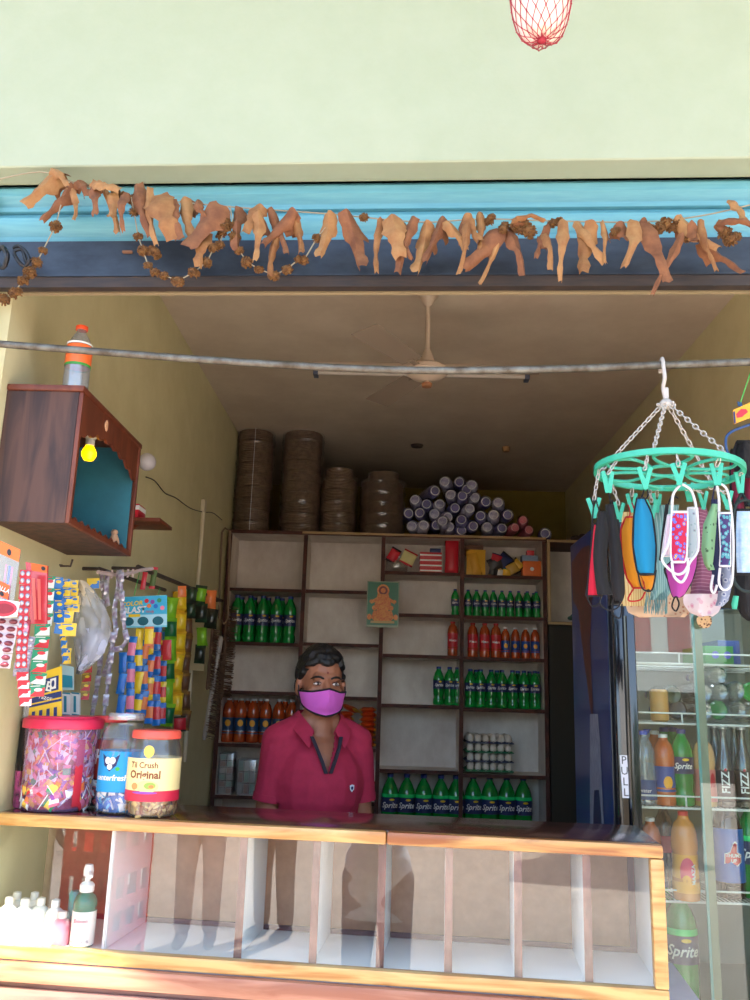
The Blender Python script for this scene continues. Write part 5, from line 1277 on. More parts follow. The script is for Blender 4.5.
# silver purple twisted chains
for i, (pp, lab) in enumerate([
    ([(101,572),(104,600),(102,640),(98,680),(92,715)], 'silver and purple sachet chain hanging lowest, right of the plastic bag'),
    ([(108,571),(106,592),(108,606)], 'short silver and purple sachet chain at the head of the rack'),
    ([(119,570),(118,590),(114,612),(116,628),(111,650),(106,672),(103,676)], 'silver and purple sachet chain twisting left in the middle'),
    ([(121,572),(122,600),(124,626),(127,640),(122,648),(112,650)], 'looped silver and purple sachet chain in front of the others'),
    ([(113,632),(110,668),(107,690),(104,716)], 'lower silver and purple sachet chain behind the ribbed jar')]):
    off = .09+.012*i; Yc = wallpt(112, 600, .09).y-.01*i
    A = P(pp[0][0], pp[0][1], Yc); t = thing('sachet_chain', lab, 'sachets', A)
    cv = curve([P(x, y, Yc)-A for x, y in pp], 3)
    prs = None
    L_ = sum((cv[k+1]-cv[k]).length for k in range(len(cv)-1)); nseg = max(3, int(L_/.028)); step = L_/nseg
    acc = [0]
    for k in range(len(cv)-1): acc.append(acc[-1]+(cv[k+1]-cv[k]).length)
    def atl(s_):
        for k in range(len(cv)-1):
            if acc[k+1] >= s_-1e-9:
                f_ = (s_-acc[k])/max(1e-9, acc[k+1]-acc[k]); return cv[k].lerp(cv[k+1], f_)
        return cv[-1].copy()
    for k in range(nseg):
        p0_, p1_ = atl(k*step), atl((k+1)*step); dv = (p1_-p0_)
        if prs is None:
            b = bmesh.new(); pillow(b, .017, step*1.05, .006, band=.2); o = prs = S('sachet', b, [silf, purp], t)
        else: o = prs.copy(); COL.objects.link(o)
        o.location = (p0_+p1_)/2; zax = -dv.normalized(); xax = V((0,1,0)).cross(zax).normalized()
        yax = zax.cross(xax); mt = M4.Identity(3)
        for r_i in range(3): mt[r_i][0] = xax[r_i]; mt[r_i][1] = yax[r_i]; mt[r_i][2] = zax[r_i]
        o.rotation_euler = (mt @ M4.Rotation((.5 if k % 2 else -.4)+.2*i, 3, 'Z')).to_euler()
# header card
o, sub, txt, dsc = card('header_card', 'cyan cardboard header printed with yellow and white bubble letters and round holes', 'card', [(122,597),(167,595),(167,627),(123,628)], .15, .002, mat('cyan_card', (110,200,220), .5))
sub(0,1,.02,.58,mat('cyan_deep_print',(60,176,214),.5)); sub(0,1,.60,.95,mat('pale_blue_print',(176,222,236),.5),dz=.0007)
txt('COLOR', .22, .24, .020, yelf, .15, .03, -.12); txt('BLAST', .26, .45, .027, whitep, .15, .04, -.10, .0022); sub(.14,.40,.57,.66,yelf,'yellow_flash',.0016); txt('candy', .62, .50, .012, foil_r, 0, .01)
for u, v, m_ in ((.55,.16,c_red),(.68,.2,c_pur),(.83,.16,c_grn),(.6,.32,c_org),(.75,.34,c_blu),(.9,.4,c_pink)): dsc(u, v, .05, .07, m_)
for u in (.13, .46, .80): dsc(u, .80, .125, .14, mat('hole_teal', (20,96,110), .6))
p_ = P(134,596, wallpt(144,610,.15).y); b = bmesh.new(); tube(b, [p_, P(140,570,p_.y+.02)], .001, 4); S('string', rel(b, o.location), mat('green_string', (60,180,80), .6), o); b = bmesh.new(); tube(b, [P(158,595,p_.y), P(160,588,p_.y+.02)], .001, 4); S('string', rel(b, o.location), mat('green_string', (60,180,80), .6), o)
# candies under
Yk = .13
CF = [([c_blu,c_blu],'far left plain blue'),([bluef,c_pink],'blue and pink'),([bluef,yelf],'blue and yellow'),([bluef,c_org],'blue and orange'),([c_blu,c_org],'orange middled'),([bluef,c_red],'blue and red'),([c_blu,c_red],'rightmost red and blue')]
for i, (x, y0, y1) in enumerate([(123,652,716),(132,636,716),(139.5,628,716),(145,640,716),(150.5,632,724),(157.5,626,726),(163,640,724)]):
    mm_, nm_ = CF[i]; strip_of('candy_strip', 'strip of tall candy sachets, %s one under the cyan header' % nm_, 'sweets', x, y0, x-2.5+i*.2, y1, 8, max(2, int((y1-y0)/21)), [[yelf if i%2==0 else bluef, mm_[1]],[mm_[0], mm_[1]]] if i else [[bluef, c_blu]], off=.125+.004*(i%3), style='pillow', yaw=.2, band=.2)
strip_of('candy_sachet', 'yellow and orange candy sachet tilted across the top of the blue strips', 'sweets', 143, 629, 155, 644, 9, 1, [[c_org, yelf]], off=.15, yaw=.2)
strip_of('candy_sachet', 'red candy sachets beside the strips under the header corner', 'sweets', 166, 640, 168, 660, 9, 1, [[c_red, c_red]], off=.14, yaw=.2)
strip_of('candy_sachet', 'first tiny red sachet on the rail above the cyan header', 'sweets', 145, 572, 143, 590, 5, 1, [[c_red, c_red]], off=.1)
strip_of('candy_sachet', 'second tiny red and green sachet on the rail above the cyan header', 'sweets', 153, 567, 154, 589, 6, 1, [[c_red, mat('green_red_print',(90,110,50),.5)]], off=.1)
# green, yellow, brown packet chains
strip_of('snack_chain', 'chain of lime green snack packets hanging right of the candy strips', 'snacks', 171, 598, 167, 726, 13, 6, [[grnf, grnf],[grnf, mat('green_print',(90,170,50),.4)]], off=.10, style='twist', yaw=.5, sway=1.0)
strip_of('snack_chain', 'chain of yellow snack packets hanging between green and brown ones', 'snacks', 180, 592, 176, 714, 14, 6, [[mat('amber_foil',(226,176,40),.35),yelf]], off=.09, style='twist', yaw=.5, sway=1.2)
strip_of('snack_chain', 'chain of bronze brown snack packets hanging right of the yellow ones', 'snacks', 187, 600, 184, 730, 11, 7, [[mat('bronze_foil',(136,100,50),.3,coat=.3), mat('brown_foil',(110,74,50),.35)]], off=.08, style='twist', yaw=.6, sway=1.0)
strip_of('snack_chain', 'dark striped sachet chain behind the lime packets', 'snacks', 165, 630, 161, 726, 5, 6, [[c_grn, c_blu]], off=.08, style='pillow')
blkf = mat('black_green_foil', (40,44,34), .3, coat=.4)
strip_of('snack_chain', 'left chain of dark green snack packets on the iron rail', 'snacks', 192, 587, 190, 618, 11, 2, [[blkf, dkg]], off=.11, style='twist', yaw=.4)
strip_of('snack_chain', 'middle chain of dark green and lime packets on the iron rail', 'snacks', 200, 586, 202, 622, 12, 2, [[dkg, grnf],[dkg, blkf]], off=.11, style='twist', yaw=.4)
strip_of('snack_chain', 'lower dark green and lime packets hanging under the middle chain', 'snacks', 203, 628, 199, 663, 11, 2, [[grnf, grnf],[dkg, blkf]], off=.10, style='twist', yaw=.4)
strip_of('snack_chain', 'right chain of black and orange packets near the brushes', 'snacks', 209, 591, 212, 628, 13, 2, [[c_org, c_org],[blkf, blkf]], off=.11, style='twist', yaw=.4)
strip_of('snack_packet', 'orange packet top poking out left of the dark green packets', 'snacks', 181, 586, 183, 597, 9, 1, [[c_org, c_org]], off=.12, style='pillow')
strip_of('snack_packet', 'dark round foil packet at the foot of the brown chain', 'snacks', 180, 716, 180, 732, 12, 1, [[blkf, foil_r]], off=.1, style='pillow')
o, sub, txt, dsc = card('cardboard_sheet', 'plain pale cardboard sheet hanging behind the dark green packets', 'card', [(188,610),(205,612),(204,671),(190,670)], .03, .003, mat('pale_cardboard', (206,190,150), .8))
# brushes
bris = mat('coir_bristle', (128,98,78), .9, noise_=(96,72,58), ns=60); hand = mat('grey_brush_handle', (170,160,150), .6)
def brush(x0, y0, x1, y1, label, off, wpx=8, hl=.3, side=1, leng=.035, gm=hand):
    Y = wallpt((x0+x1)/2, (y0+y1)/2, off).y; A = P(x0, y0, Y); B = P(x1, y1, Y)
    t = thing('coir_brush', label, 'brush', A); ax = (B-A); L_ = ax.length; ax.normalize(); sd = V((ax.z, 0, -ax.x))*side
    b = bmesh.new(); w = wpx*Y/FPX
    tube(b, [V((0,0,0)), ax*L_*.03, ax*L_*.5, ax*L_*.97, ax*L_], [w*.2, w*.45, w*.42, w*.38, w*.2], 8); S('handle', b, gm, t)
    b = bmesh.new(); q_ = random.Random(int(x0))
    for i in range(230):
        u = hl+(.97-hl)*q_.random(); p_ = ax*L_*u+V((0,q_.uniform(-.012,.012),0)); e = p_+sd*(leng+q_.uniform(-.006,.006))+V((q_.uniform(-.004,.004), q_.uniform(-.006,.006), q_.uniform(-.012,.0)))
        tube(b, [p_, e], .0016, 3)
    S('bristles', b, bris, t); return t
brush(221, 636, 204, 740, 'long coir brush with grey handle leaning down beside the orange bottles', .11, 6, .15, -1, .045)
brush(228, 604, 221, 700, 'brown coir brush hanging behind against the shelf side', .06, 4, .02, -1, .05, gm=bris)
brush(213, 628, 207, 690, 'small coir brush hanging left of the two larger brushes', .09, 4, .02, -1, .03, gm=bris)
b = bmesh.new(); Yq = 4.55; pts = [P(222,532,Yq),P(225,528,Yq),P(230,531,Yq),P(229,575,Yq),P(228,618,Yq),P(224,624,Yq),P(219,618,Yq),P(220,575,Yq),P(222,532,Yq)]
tube(b, pts, .006, 6); o = S('rounded_rack', b, mat('brown_flex', (136,112,92), .7)); tag(o, 'tall narrow rounded brown frame hanging in the corner beside the shelves', 'frame')

# ============================================================= MASK HANGER
turq = mat('turquoise_plastic', (70,206,170), .4); chain_m = mat('white_chain_plastic', (224,214,206), .4)
YM = 1.70; HC = P(668, 471, YM)
t = thing('clip_hanger', 'turquoise round drying hanger with white chains hanging from the metal pipe', 'hanger', HC); T0 = HC.copy(); t.rotation_euler = (radians(0),0,0)
Rr_ = 73*YM/FPX*.985; tilt = M4.Rotation(radians(2.4), 3, 'Y') 
def ringp(a, k=1.0, dz=0): return tilt @ V((Rr_*k*cos(a), Rr_*k*sin(a), dz))
b = bmesh.new()
sec = [(-.0045,-.006),(.0045,-.006),(.0045,.006),(-.0045,.006)]
N = 48; rg = []
for i in range(N):
    a = 2*pi*i/N; rg.append([b.verts.new(tilt @ V(((Rr_+dx)*cos(a), (Rr_+dx)*sin(a), dz))) for dx, dz in sec])
for i in range(N):
    for k in range(4): b.faces.new((rg[i][k], rg[i][(k+1)%4], rg[(i+1)%N][(k+1)%4], rg[(i+1)%N][k]))
S('outer_ring', b, turq, t)
b = bmesh.new(); tube(b, [ringp(2*pi*i/24, .28) for i in range(24)], .0038, 6, closed=True)
for k in range(6):
    a = 2*pi*k/6+.3
    for s in (-1, 1):
        tube(b, curve([ringp(a+s*.08, .29), ringp(a+s*.34, .55), ringp(a+s*.30, .82), ringp(a+s*.02, .985)], 5), .0034, 6)
S('petal_web', b, turq, t)
# hook and hub
Hk = W_(662, 365.3)-T0+V((0,-.022,-.002)); Hub = P(666, 404, YM)-T0
b = bmesh.new(); tube(b, curve([Hub+V((0,0,.002)), Hub+V((-.004,0,.035)), Hk+V((-.003,0,-.035)), Hk+V((-.003,.004,-.006)), Hk+V((-.002,.010,.010)), Hk+V((.0,.022,.016)), Hk+V((.001,.035,.009)), Hk+V((.001,.037,-.010))], 4), .0042, 8)
box(b, Hub.x-.005, Hub.x+.006, -.004, .004, Hub.z+.012, Hub.z+.036, bev=.002); S('hook', b, chain_m, t)
b = bmesh.new(); lathe(b, [(.004,-.012),(.013,-.008),(.015,0),(.010,.008),(.004,.012)], 14, c=Hub)
for k in range(6): a = k*pi/3; tube(b, [Hub, Hub+V((.02*cos(a), .02*sin(a), -.002))], .003, 6)
S('hub', b, chain_m, t)
def chain(b, A, B, link_=.0125, r=.0013, w=.0038):
    A = V(A); B = V(B); d = (B-A); n = max(1, round(d.length/link_)); ax = d.normalized(); u = ax.orthogonal().normalized(); v = ax.cross(u); h_ = d.length/n*.62
    for i in range(n):
        c_ = A+d*((i+.5)/n); s = u if i % 2 else v
        tube(b, [c_+s*w*cos(2*pi*k/10)+ax*h_*sin(2*pi*k/10) for k in range(10)], r, 5, closed=True)
for a in (radians(-118), radians(-60), radians(35)):
    b = bmesh.new(); chain(b, Hub+V((.012*cos(a), .012*sin(a), -.006)), ringp(a, 1.0, .006), .0135, .0015, .0042); S('chain', b, chain_m, t)
b = bmesh.new(); chain(b, Hub+V((-.012,.004,-.006)), ringp(radians(150),1,.006), .0135, .0015, .0042); S('chain', b, chain_m, t)
# pegs (clips): at pixel, depth
def peg(x, y, Y, lean=.25, yaw=0, col=turq):
    p0_ = P(x, y, Y)-T0
    b = bmesh.new()
    for s in (-1, 1):
        bb = bmesh.new(); hexa(bb, [(-.0045,-.0015,-.022),(.0045,-.0015,-.022),(.0045,.0015,-.022),(-.0045,.0015,-.022),(-.004,-.0012,.022),(.004,-.0012,.022),(.004,.0012,.022),(-.004,.0012,.022)])
        bmesh.ops.rotate(bb, cent=(0,0,0), matrix=M4.Rotation(s*lean, 3, 'Y'), verts=bb.verts[:]); bmesh.ops.translate(bb, vec=(s*.0052,0,0), verts=bb.verts[:])
        merge(b, bb)
    bmesh.ops.rotate(b, cent=(0,0,0), matrix=M4.Rotation(yaw, 3, 'Z'), verts=b.verts[:]); bmesh.ops.translate(b, vec=p0_, verts=b.verts[:])
    o = S('peg', b, turq, t, smooth=False); return p0_
pegs = [(594,508,1.70),(608,482,1.62),(619,512,1.80),(632,503,1.84),(645,478,1.56),(657,503,1.85),(679,474,1.55),(689,492,1.84),(703,500,1.85),(717,474,1.58),(727,500,1.82),(740,483,1.66),(652,509,1.83)]
for i, (x, y, Y) in enumerate(pegs):
    p_ = peg(x, y, Y, .18 if i % 2 else .3, yaw=.3*(i%3-1))
    # nearest ring point above
    a = atan2((p_.y)/Rr_, p_.x/Rr_); rp = ringp(a, .98, -.006); b = bmesh.new(); q0 = p_+V((0,0,.016))
    if (rp-q0).length < .09: chain(b, q0, rp, .012, .0012, .0035); S('chain', b, chain_m, t)
    else: b.free()
# ---- masks
ctn = lambda n, c, **k: mat(n, c, .9, **k)
blk = ctn('black_cotton', (26,24,28)); redc = ctn('scarlet_cotton', (226,24,60)); orgc = ctn('orange_cotton', (238,150,20)); redt = ctn('red_trim', (204,24,40)); grnc = ctn('green_cotton', (70,190,60)); cyanc = ctn('cyan_cotton', (0,138,184)); mag = ctn('magenta_cotton', (190,70,170)); wht = ctn('white_trim', (238,234,236)); navc = ctn('navy_cotton', (40,46,90))
def hem(b, px, Y, r=.0018, closed=False, k=3): tube(b, curve([P(x, y, Y_ if not isinstance(Y_, tuple) else 0, 0) for (x, y), Y_ in [(q, Y) for q in px]], k), r, 6, closed=False)
def mask(name, label, rows, Y, body, trim=None, straps=(), bulge=.014, th_=.0018, edges=(1,1,1,1), folds=0, cat='face mask', trimr=.0019, strapr=.0016, strapm=None, group=None):
    """one hanging cloth thing: body panel, bound edges and ear loops"""
    top = rows[0]; o0 = P((top[1]+top[2])/2, top[0], Y)
    t_ = thing(name, label, cat, o0)
    b = bmesh.new(); cloth(b, rows, Y, 0, bulge, th_, 10, 16, folds); S('panel', rel(b, o0), body, t_)
    if trim is not None:
        b = bmesh.new()
        L_ = curve([P(r[1], r[0], Y-.001) for r in rows], 4); R_ = curve([P(r[2], r[0], Y-.001) for r in rows], 4)
        if edges[0]: tube(b, L_, trimr, 6)
        if edges[1]: tube(b, R_, trimr, 6)
        def ed(r): return [P(r[1]+(r[2]-r[1])*k/8, r[0], Y-.001-bulge*sin(pi*k/8)) for k in range(9)]
        if edges[2]: tube(b, ed(rows[0]), trimr, 6)
        if edges[3]: tube(b, ed(rows[-1]), trimr, 6)
        S('binding', rel(b, o0), trim, t_)
    for st in straps:
        b = bmesh.new(); tube(b, curve([P(x, y, Y+dy) for x, y, dy in st], 5), strapr, 6); S('ear_loop', rel(b, o0), strapm or trim or body, t_)
    return t_
mask('face_mask', 'scarlet mask edged in black at the far left of the ring', [(524,594,597),(540,592,601),(570,589,600),(596,587,602)], 1.68, redc, blk, [[(594,500,0),(592,525,.004),(590,560,.004),(586,596,0)],[(587,597,0),(592,606,-.005),(600,603,0)]])
mask('face_mask', 'plain black mask overlapping the scarlet one', [(512,600,605),(530,596,608),(556,594,606),(580,596,607),(594,598,612)], 1.64, blk, blk, [[(596,500,0),(599,510,0),(600,516,0)],[(602,594,0),(600,604,0),(608,610,0),(617,608,0),(622,600,0)]])
mask('face_mask', 'black mask with long loops left of the orange one', [(505,606,613),(530,608,618),(560,611,622),(590,612,624),(600,616,622)], 1.66, ctn('charcoal_cotton', (36,34,38)), blk, [[(608,490,-.03),(610,500,-.01),(612,520,0)],[(614,596,0),(612,612,0),(620,618,0),(622,604,0)]])
mask('face_mask', 'another black mask hanging behind, nearest the orange mask', [(520,612,618),(545,612,622),(570,614,624),(590,615,620)], 1.74, blk, blk, [[(612,500,.02),(614,512,.01),(615,522,0)]])
mask('face_mask', 'orange mask bound in red with a green corner', [(517,626,633),(530,621,637),(555,622,638),(578,627,642),(588,634,645)], 1.70, orgc, redt, [[(628,505,.08),(630,512,.03),(628,522,0),(622,540,0)],[(634,588,0),(628,600,-.005),(640,600,0),(645,592,0)],[(637,520,.03),(634,508,.08),(632,503,.12)]], bulge=.02)
mask('face_mask', 'small green piece with red binding behind the orange mask', [(563,623,627),(575,627,634),(588,633,641)], 1.75, grnc, redt)
mask('face_mask', 'bright cyan mask bound in black left of the checked cloth', [(498,637,644),(515,634,652),(545,633,656),(570,637,655),(574,640,654)], 1.58, cyanc, blk, [[(645,478,-.02),(644,490,0),(641,499,0)],[(646,480,-.02),(648,495,0),(644,500,0)],[(638,572,0),(642,588,0),(652,590,0),(656,570,0)]], bulge=.02)
mask('face_mask', 'orange and black mask tip under the bright cyan mask', [(575,641,655),(582,645,654),(590,647,650)], 1.60, orgc, blk)
teal_ck = patterned('teal_check', 'X', (120,166,166), (176,206,200), 60, .12)
mask('checked_cloth', 'teal checked handkerchief with fringe behind the flowered mask', [(505,650,679),(530,650,676),(560,652,676),(590,652,672),(600,650,664)], 1.86, teal_ck, None, folds=.006, cat='handkerchief', bulge=.01)
b = bmesh.new(); q_ = random.Random(2)
for i in range(50):
    x = 646+q_.random()*22; tube(b, [P(x, 592+q_.random()*6, 1.85), P(x-3+q_.random()*4, 610+q_.random()*5, 1.84)], .0008, 3)
o = S('loose_fringe', b, teal_ck); tag(o, 'tangled teal fringe of threads under the checked cloth', 'fringe')
stripe = patterned('yellow_stripe', 'X', (230,204,140), (196,140,80), 55, .15)
mask('striped_cloth', 'cream yellow striped cloth hanging behind the orange mask', [(512,622,640),(560,620,655),(590,620,652),(606,621,650)], 1.90, stripe, None, folds=.005, cat='cloth')
tanp = patterned('tan_print', 'dots', (222,190,160), [(160,110,90),(206,150,120)], 90, .25)
mask('printed_cloth', 'tan printed cloth hem hanging lowest behind the masks', [(585,628,690),(600,624,692),(612,628,690),(617,640,684)], 1.93, tanp, None, folds=.008, cat='cloth')
# flowered
flor = patterned('crimson_floral', 'dots', (206,16,70), [(250,190,60),(110,120,220)], 105, .42)
f_y = 1.56
mask('face_mask', 'crimson flowered mask with white binding in the centre of the ring', [(512,672,687),(530,671,687),(555,671,686),(562,673,684)], f_y, flor, wht, [[(680,485,0),(673,495,0),(672,512,0)],[(682,484,0),(692,492,.01),(697,515,.01),(698,548,.01),(690,562,0),(684,572,0),(676,574,0),(666,566,0),(662,558,0),(668,545,.0),(671,530,0)],[(672,562,0),(674,576,-.004),(682,582,-.004),(688,570,0),(687,558,0)]], bulge=.008, trimr=.0026, strapr=.0026)
mask('face_mask', 'inside out grey floral mask with white binding next to the crimson flowered one', [(508,688,697),(530,688,698),(550,687,698),(558,688,692)], f_y+.03, patterned('grey_floral', 'dots', (196,208,212), [(150,120,150),(170,190,190)], 90, .3), wht, trimr=.0024, bulge=.006)
mask('face_mask', 'pale pink mask lining showing left of the crimson flowered one', [(515,668,672),(540,664,671),(556,662,670)], f_y+.025, ctn('pale_pink_lining', (232,206,214)), wht, trimr=.002, bulge=.004)
mask('face_mask', 'black bound mask strap curving behind the crimson flowered mask', [(505,666,668),(540,662,664),(560,660,662)], f_y+.06, blk, blk, [[(668,505,0),(672,496,.02),(678,498,.03)]], bulge=.001)
mask('face_mask', 'plain magenta mask bound in black under the crimson flowered one', [(552,690,697),(566,666,696),(580,668,692),(594,672,684),(597,674,679)], 1.64, mag, blk, [[(675,596,0),(672,606,0),(676,611,0),(679,604,0),(677,598,0)]], bulge=.02, edges=(1,1,0,1))
mauve = patterned('mauve_check', 'Z', (150,84,116), (186,130,150), 40, .15)
mask('checked_cloth', 'mauve checked handkerchief behind the green floral mask', [(507,690,706),(540,694,716),(575,694,720),(600,690,720)], 1.88, mauve, None, folds=.006, cat='handkerchief', bulge=.01)
pinkfl = patterned('pink_white_floral', 'dots', (240,222,230), [(226,150,180),(232,190,208)], 60, .35)
mask('printed_cloth', 'pink and white floral cloth hem under the mauve cloth', [(594,682,721),(604,684,722),(612,690,718),(616,700,712)], 1.86, pinkfl, None, folds=.006, cat='cloth', bulge=.02)
gfl = patterned('green_floral', 'dots', (160,214,160), [(60,90,70),(110,150,110)], 70, .22)
mask('face_mask', 'pale green floral mask left of the purple patterned one', [(504,713,717),(525,704,716),(550,702,714),(564,705,712),(570,709,714)], 1.66, gfl, navc, [[(716,482,-.06),(713,495,0),(712,510,.0)]], edges=(0,1,0,0), bulge=.014)
mask('face_mask', 'navy mask edge and strap between the green and purple masks', [(500,712,717),(530,711,717),(560,711,719),(590,716,722)], 1.68, navc, navc, bulge=.004)
pfl = patterned('purple_teal_floral', 'dots', (70,50,110), [(160,200,200),(90,170,180)], 110, .45)
mask('face_mask', 'purple and teal floral mask with white binding near the right of the ring', [(513,719,731),(530,720,730),(550,721,730),(566,720,730)], 1.58, pfl, wht, [[(717,486,0),(719,500,0),(719,512,0)],[(721,484,0),(727,490,0),(731,510,0),(733,535,0),(733,565,0),(731,585,0),(724,590,0),(719,583,0),(720,568,0)],[(713,575,.02),(711,588,.02),(714,593,.02),(717,585,.02)]], bulge=.008, trimr=.0022, strapr=.0024)
mask('face_mask', 'grey blue printed mask tip below the purple floral mask', [(562,722,731),(580,720,732),(600,718,728),(606,716,722)], 1.70, patterned('blue_grey_print', 'dots', (150,160,190), [(90,100,150),(190,196,214)], 80, .4), None, bulge=.01)
plb = mat('light_blue_in_plastic', (160,196,232), .15, coat=.8, noise_=(206,224,240), ns=22, stretch=(3,1,3))
mask('face_mask', 'light blue mask in shiny plastic with black straps at the right edge', [(510,736,758),(530,735,758),(555,735,758),(574,736,758)], 1.62, plb, blk, [[(741,494,.02),(736,505,0),(733,520,0),(732,560,0),(734,580,0),(742,590,0),(752,592,0)],[(742,494,.02),(750,505,0),(757,512,0)],[(734,506,0),(744,500,0),(756,504,0)]], bulge=.01, trimr=.0028, strapr=.0032, strapm=mat('dark_green_black_strap', (20,36,34), .7))
# masks farther right on a blue hanger
bhm = mat('blue_wire', (44,78,130), .4)
YB = 1.9
t_ = thing('coat_hanger', 'blue coated wire hanger with yellow and red tag at the right edge', 'hanger', P(740, 440, YB)); o0 = t_.location.copy()
b = bmesh.new(); tube(b, [p_-o0 for p_ in curve([P(752,424,YB),P(735,430,YB),P(727,436,YB),P(726,446,YB),P(730,456,YB),P(742,470,YB),P(760,480,YB)], 5)], .0032, 8); tube(b, [p_-o0 for p_ in [P(739,406,YB),P(738,402,YB),P(741,403,YB),P(741,410,YB)]], .0025, 6); S('wire', b, bhm, t_)
b = bmesh.new(); q = [P(733,410,YB-.004)-o0, P(760,398,YB-.004)-o0, P(760,414,YB-.004)-o0, P(734,424,YB-.004)-o0]; k_ = [p_+V((0,.004,0)) for p_ in q]
hexa(b, [q[3],q[2],k_[2],k_[3],q[0],q[1],k_[1],k_[0]]); tg = S('paper_tag', b, yel_lab, t_, smooth=False)
b = bmesh.new(); q = [P(736,414,YB-.0046)-o0, P(741,409,YB-.0046)-o0, P(746,409,YB-.0046)-o0,P(748,412,YB-.0046)-o0, P(742,417,YB-.0046)-o0, P(737,418,YB-.0046)-o0]; b.faces.new([b.verts.new(p_) for p_ in q]); S('red_mark', b, foil_r, tg, smooth=False)
b = bmesh.new(); q = [P(733,412,YB-.0046)-o0, P(735,411,YB-.0046)-o0, P(736,423,YB-.0046)-o0, P(734,424,YB-.0046)-o0]; b.faces.new([b.verts.new(p_) for p_ in q]); S('blue_end', b, navy_lab, tg, smooth=False)
b = bmesh.new(); tube(b, [P(740,404,YB)-o0, P(752,368,YB-.02)-o0], .0012, 5); S('green_string', b, MATS['green_string'], t_)
mar = ctn('maroon_cotton', (130,24,60))
mask('face_mask', 'left maroon mask bound in black on the blue hanger at the right edge', [(450,732,738),(470,731,742),(495,732,744),(510,736,744)], 1.93, mar, blk, bulge=.02, trimr=.004)
mask('face_mask', 'right maroon mask bound in black on the blue hanger at the right edge', [(452,742,748),(480,744,756),(505,746,758)], 1.91, mar, blk, bulge=.02, trimr=.004)
mask('face_mask', 'black bundle of masks looped over the blue hanger', [(442,738,752),(456,734,760),(476,738,758)], 1.88, blk, blk, bulge=.03, trimr=.005, folds=.006)
mask('face_mask', 'black mask hanging low at the right edge beneath the plastic wrapped one', [(560,738,760),(590,735,760),(612,740,760),(620,748,760)], 1.80, blk, blk, bulge=.02, folds=.004)
mask('turquoise_peg', 'loose turquoise peg hanging among the black masks at the lower right', [(596,734,738),(604,732,737),(609,733,736)], 1.70, turq, None, cat='peg', bulge=.004)
# ============================================================= DRINKS FRIDGE
YF = 2.5
fl = P(613, 700, YF).x; fr_ = WR-.012; ftop = PX(572, 543, fl+.0).z; ftop = P(576, 545, 3.0).z; FD = .52
t = thing('drinks_fridge', 'tall black framed glass door drinks fridge with blue printed side at right', 'fridge', (fl, YF, 0)); F0 = t.location.copy()
FW = fr_-fl
liner = mat('grey_white_liner', (140,146,138), .45); fblk = mat('glossy_black_frame', (16,16,20), .12, coat=.6); 
gx0 = P(635, 700, YF).x-fl; gz1 = P(690, 612, YF).z; 
b = bmesh.new(); box(b, 0, .012, .032, FD, .02, ftop, bev=.002); S('side_panel', b, mat('black_side', (22,22,28), .3, coat=.3), t)
b = bmesh.new(); box(b, FW-.012, FW, .032, FD, .02, ftop); S('side_panel', b, MATS['black_side'], t, smooth=False)
b = bmesh.new(); box(b, .0125, FW-.0125, FD-.02, FD, .02, ftop-.021); box(b, .0125, .03, .034, FD-.0205, .18, gz1+.05); box(b, FW-.03, FW-.0125, .034, FD-.0205, .18, gz1+.05); box(b, .0305, FW-.0305, .034, FD-.0205, .16, .179); box(b, .0305, FW-.0305, .034, FD-.0205, gz1+.051, gz1+.06); S('inner_liner', b, liner, t, smooth=False)
b = bmesh.new(); box(b, .0125, FW-.0125, .032, FD, ftop-.02, ftop); S('top_panel', b, fblk, t, smooth=False)
b = bmesh.new(); box(b, 0, FW, -.012, .0315, gz1+.012, ftop, bev=.004); S('header_panel', b, fblk, t)
b = bmesh.new(); box(b, 0, FW, -.0, .0315, .02, .17, bev=.004); S('kick_panel', b, fblk, t)
d_ = thing('door', '', '', (0,0,0)); 
for k_ in ('label','category'): del d_[k_]
d_.parent = t
b = bmesh.new(); box(b, .002, gx0-.0, -.03, .0, .175, gz1+.010, bev=.004)
box(b, FW-.045, FW-.002, -.03, .0, .175, gz1+.010, bev=.004); box(b, gx0+.0005, FW-.0455, -.028, .0, .175, .21); S('door_frame', b, fblk, d_)
b = bmesh.new(); tube(b, [(gx0*.52, -.034, .3),(gx0*.52,-.034, gz1-.02)], .006, 8); S('handle_ridge', b, fblk, d_)
mxp = P(703, 800, YF).x-fl
fgl = clear('fridge_glass', tint=(240,246,244), refl=.015, rough=.0)
b = bmesh.new(); box(b, gx0-.004, FW-.04, -.018, -.014, .20, gz1+.008); S('glass_pane', b, fgl, d_, smooth=False)
b = bmesh.new(); box(b, mxp-.010, mxp-.003, -.0135, -.0085, .20, gz1+.008); S('seal_strip', b, mat('teal_glass_edge', (96,150,150), .3), d_, smooth=False)
b = bmesh.new(); box(b, mxp-.0025, mxp+.018, -.0130, -.0085, .20, gz1+.008); S('pale_strip', b, mat('pale_green_grey_strip', (128,134,112), .5), d_, smooth=False)
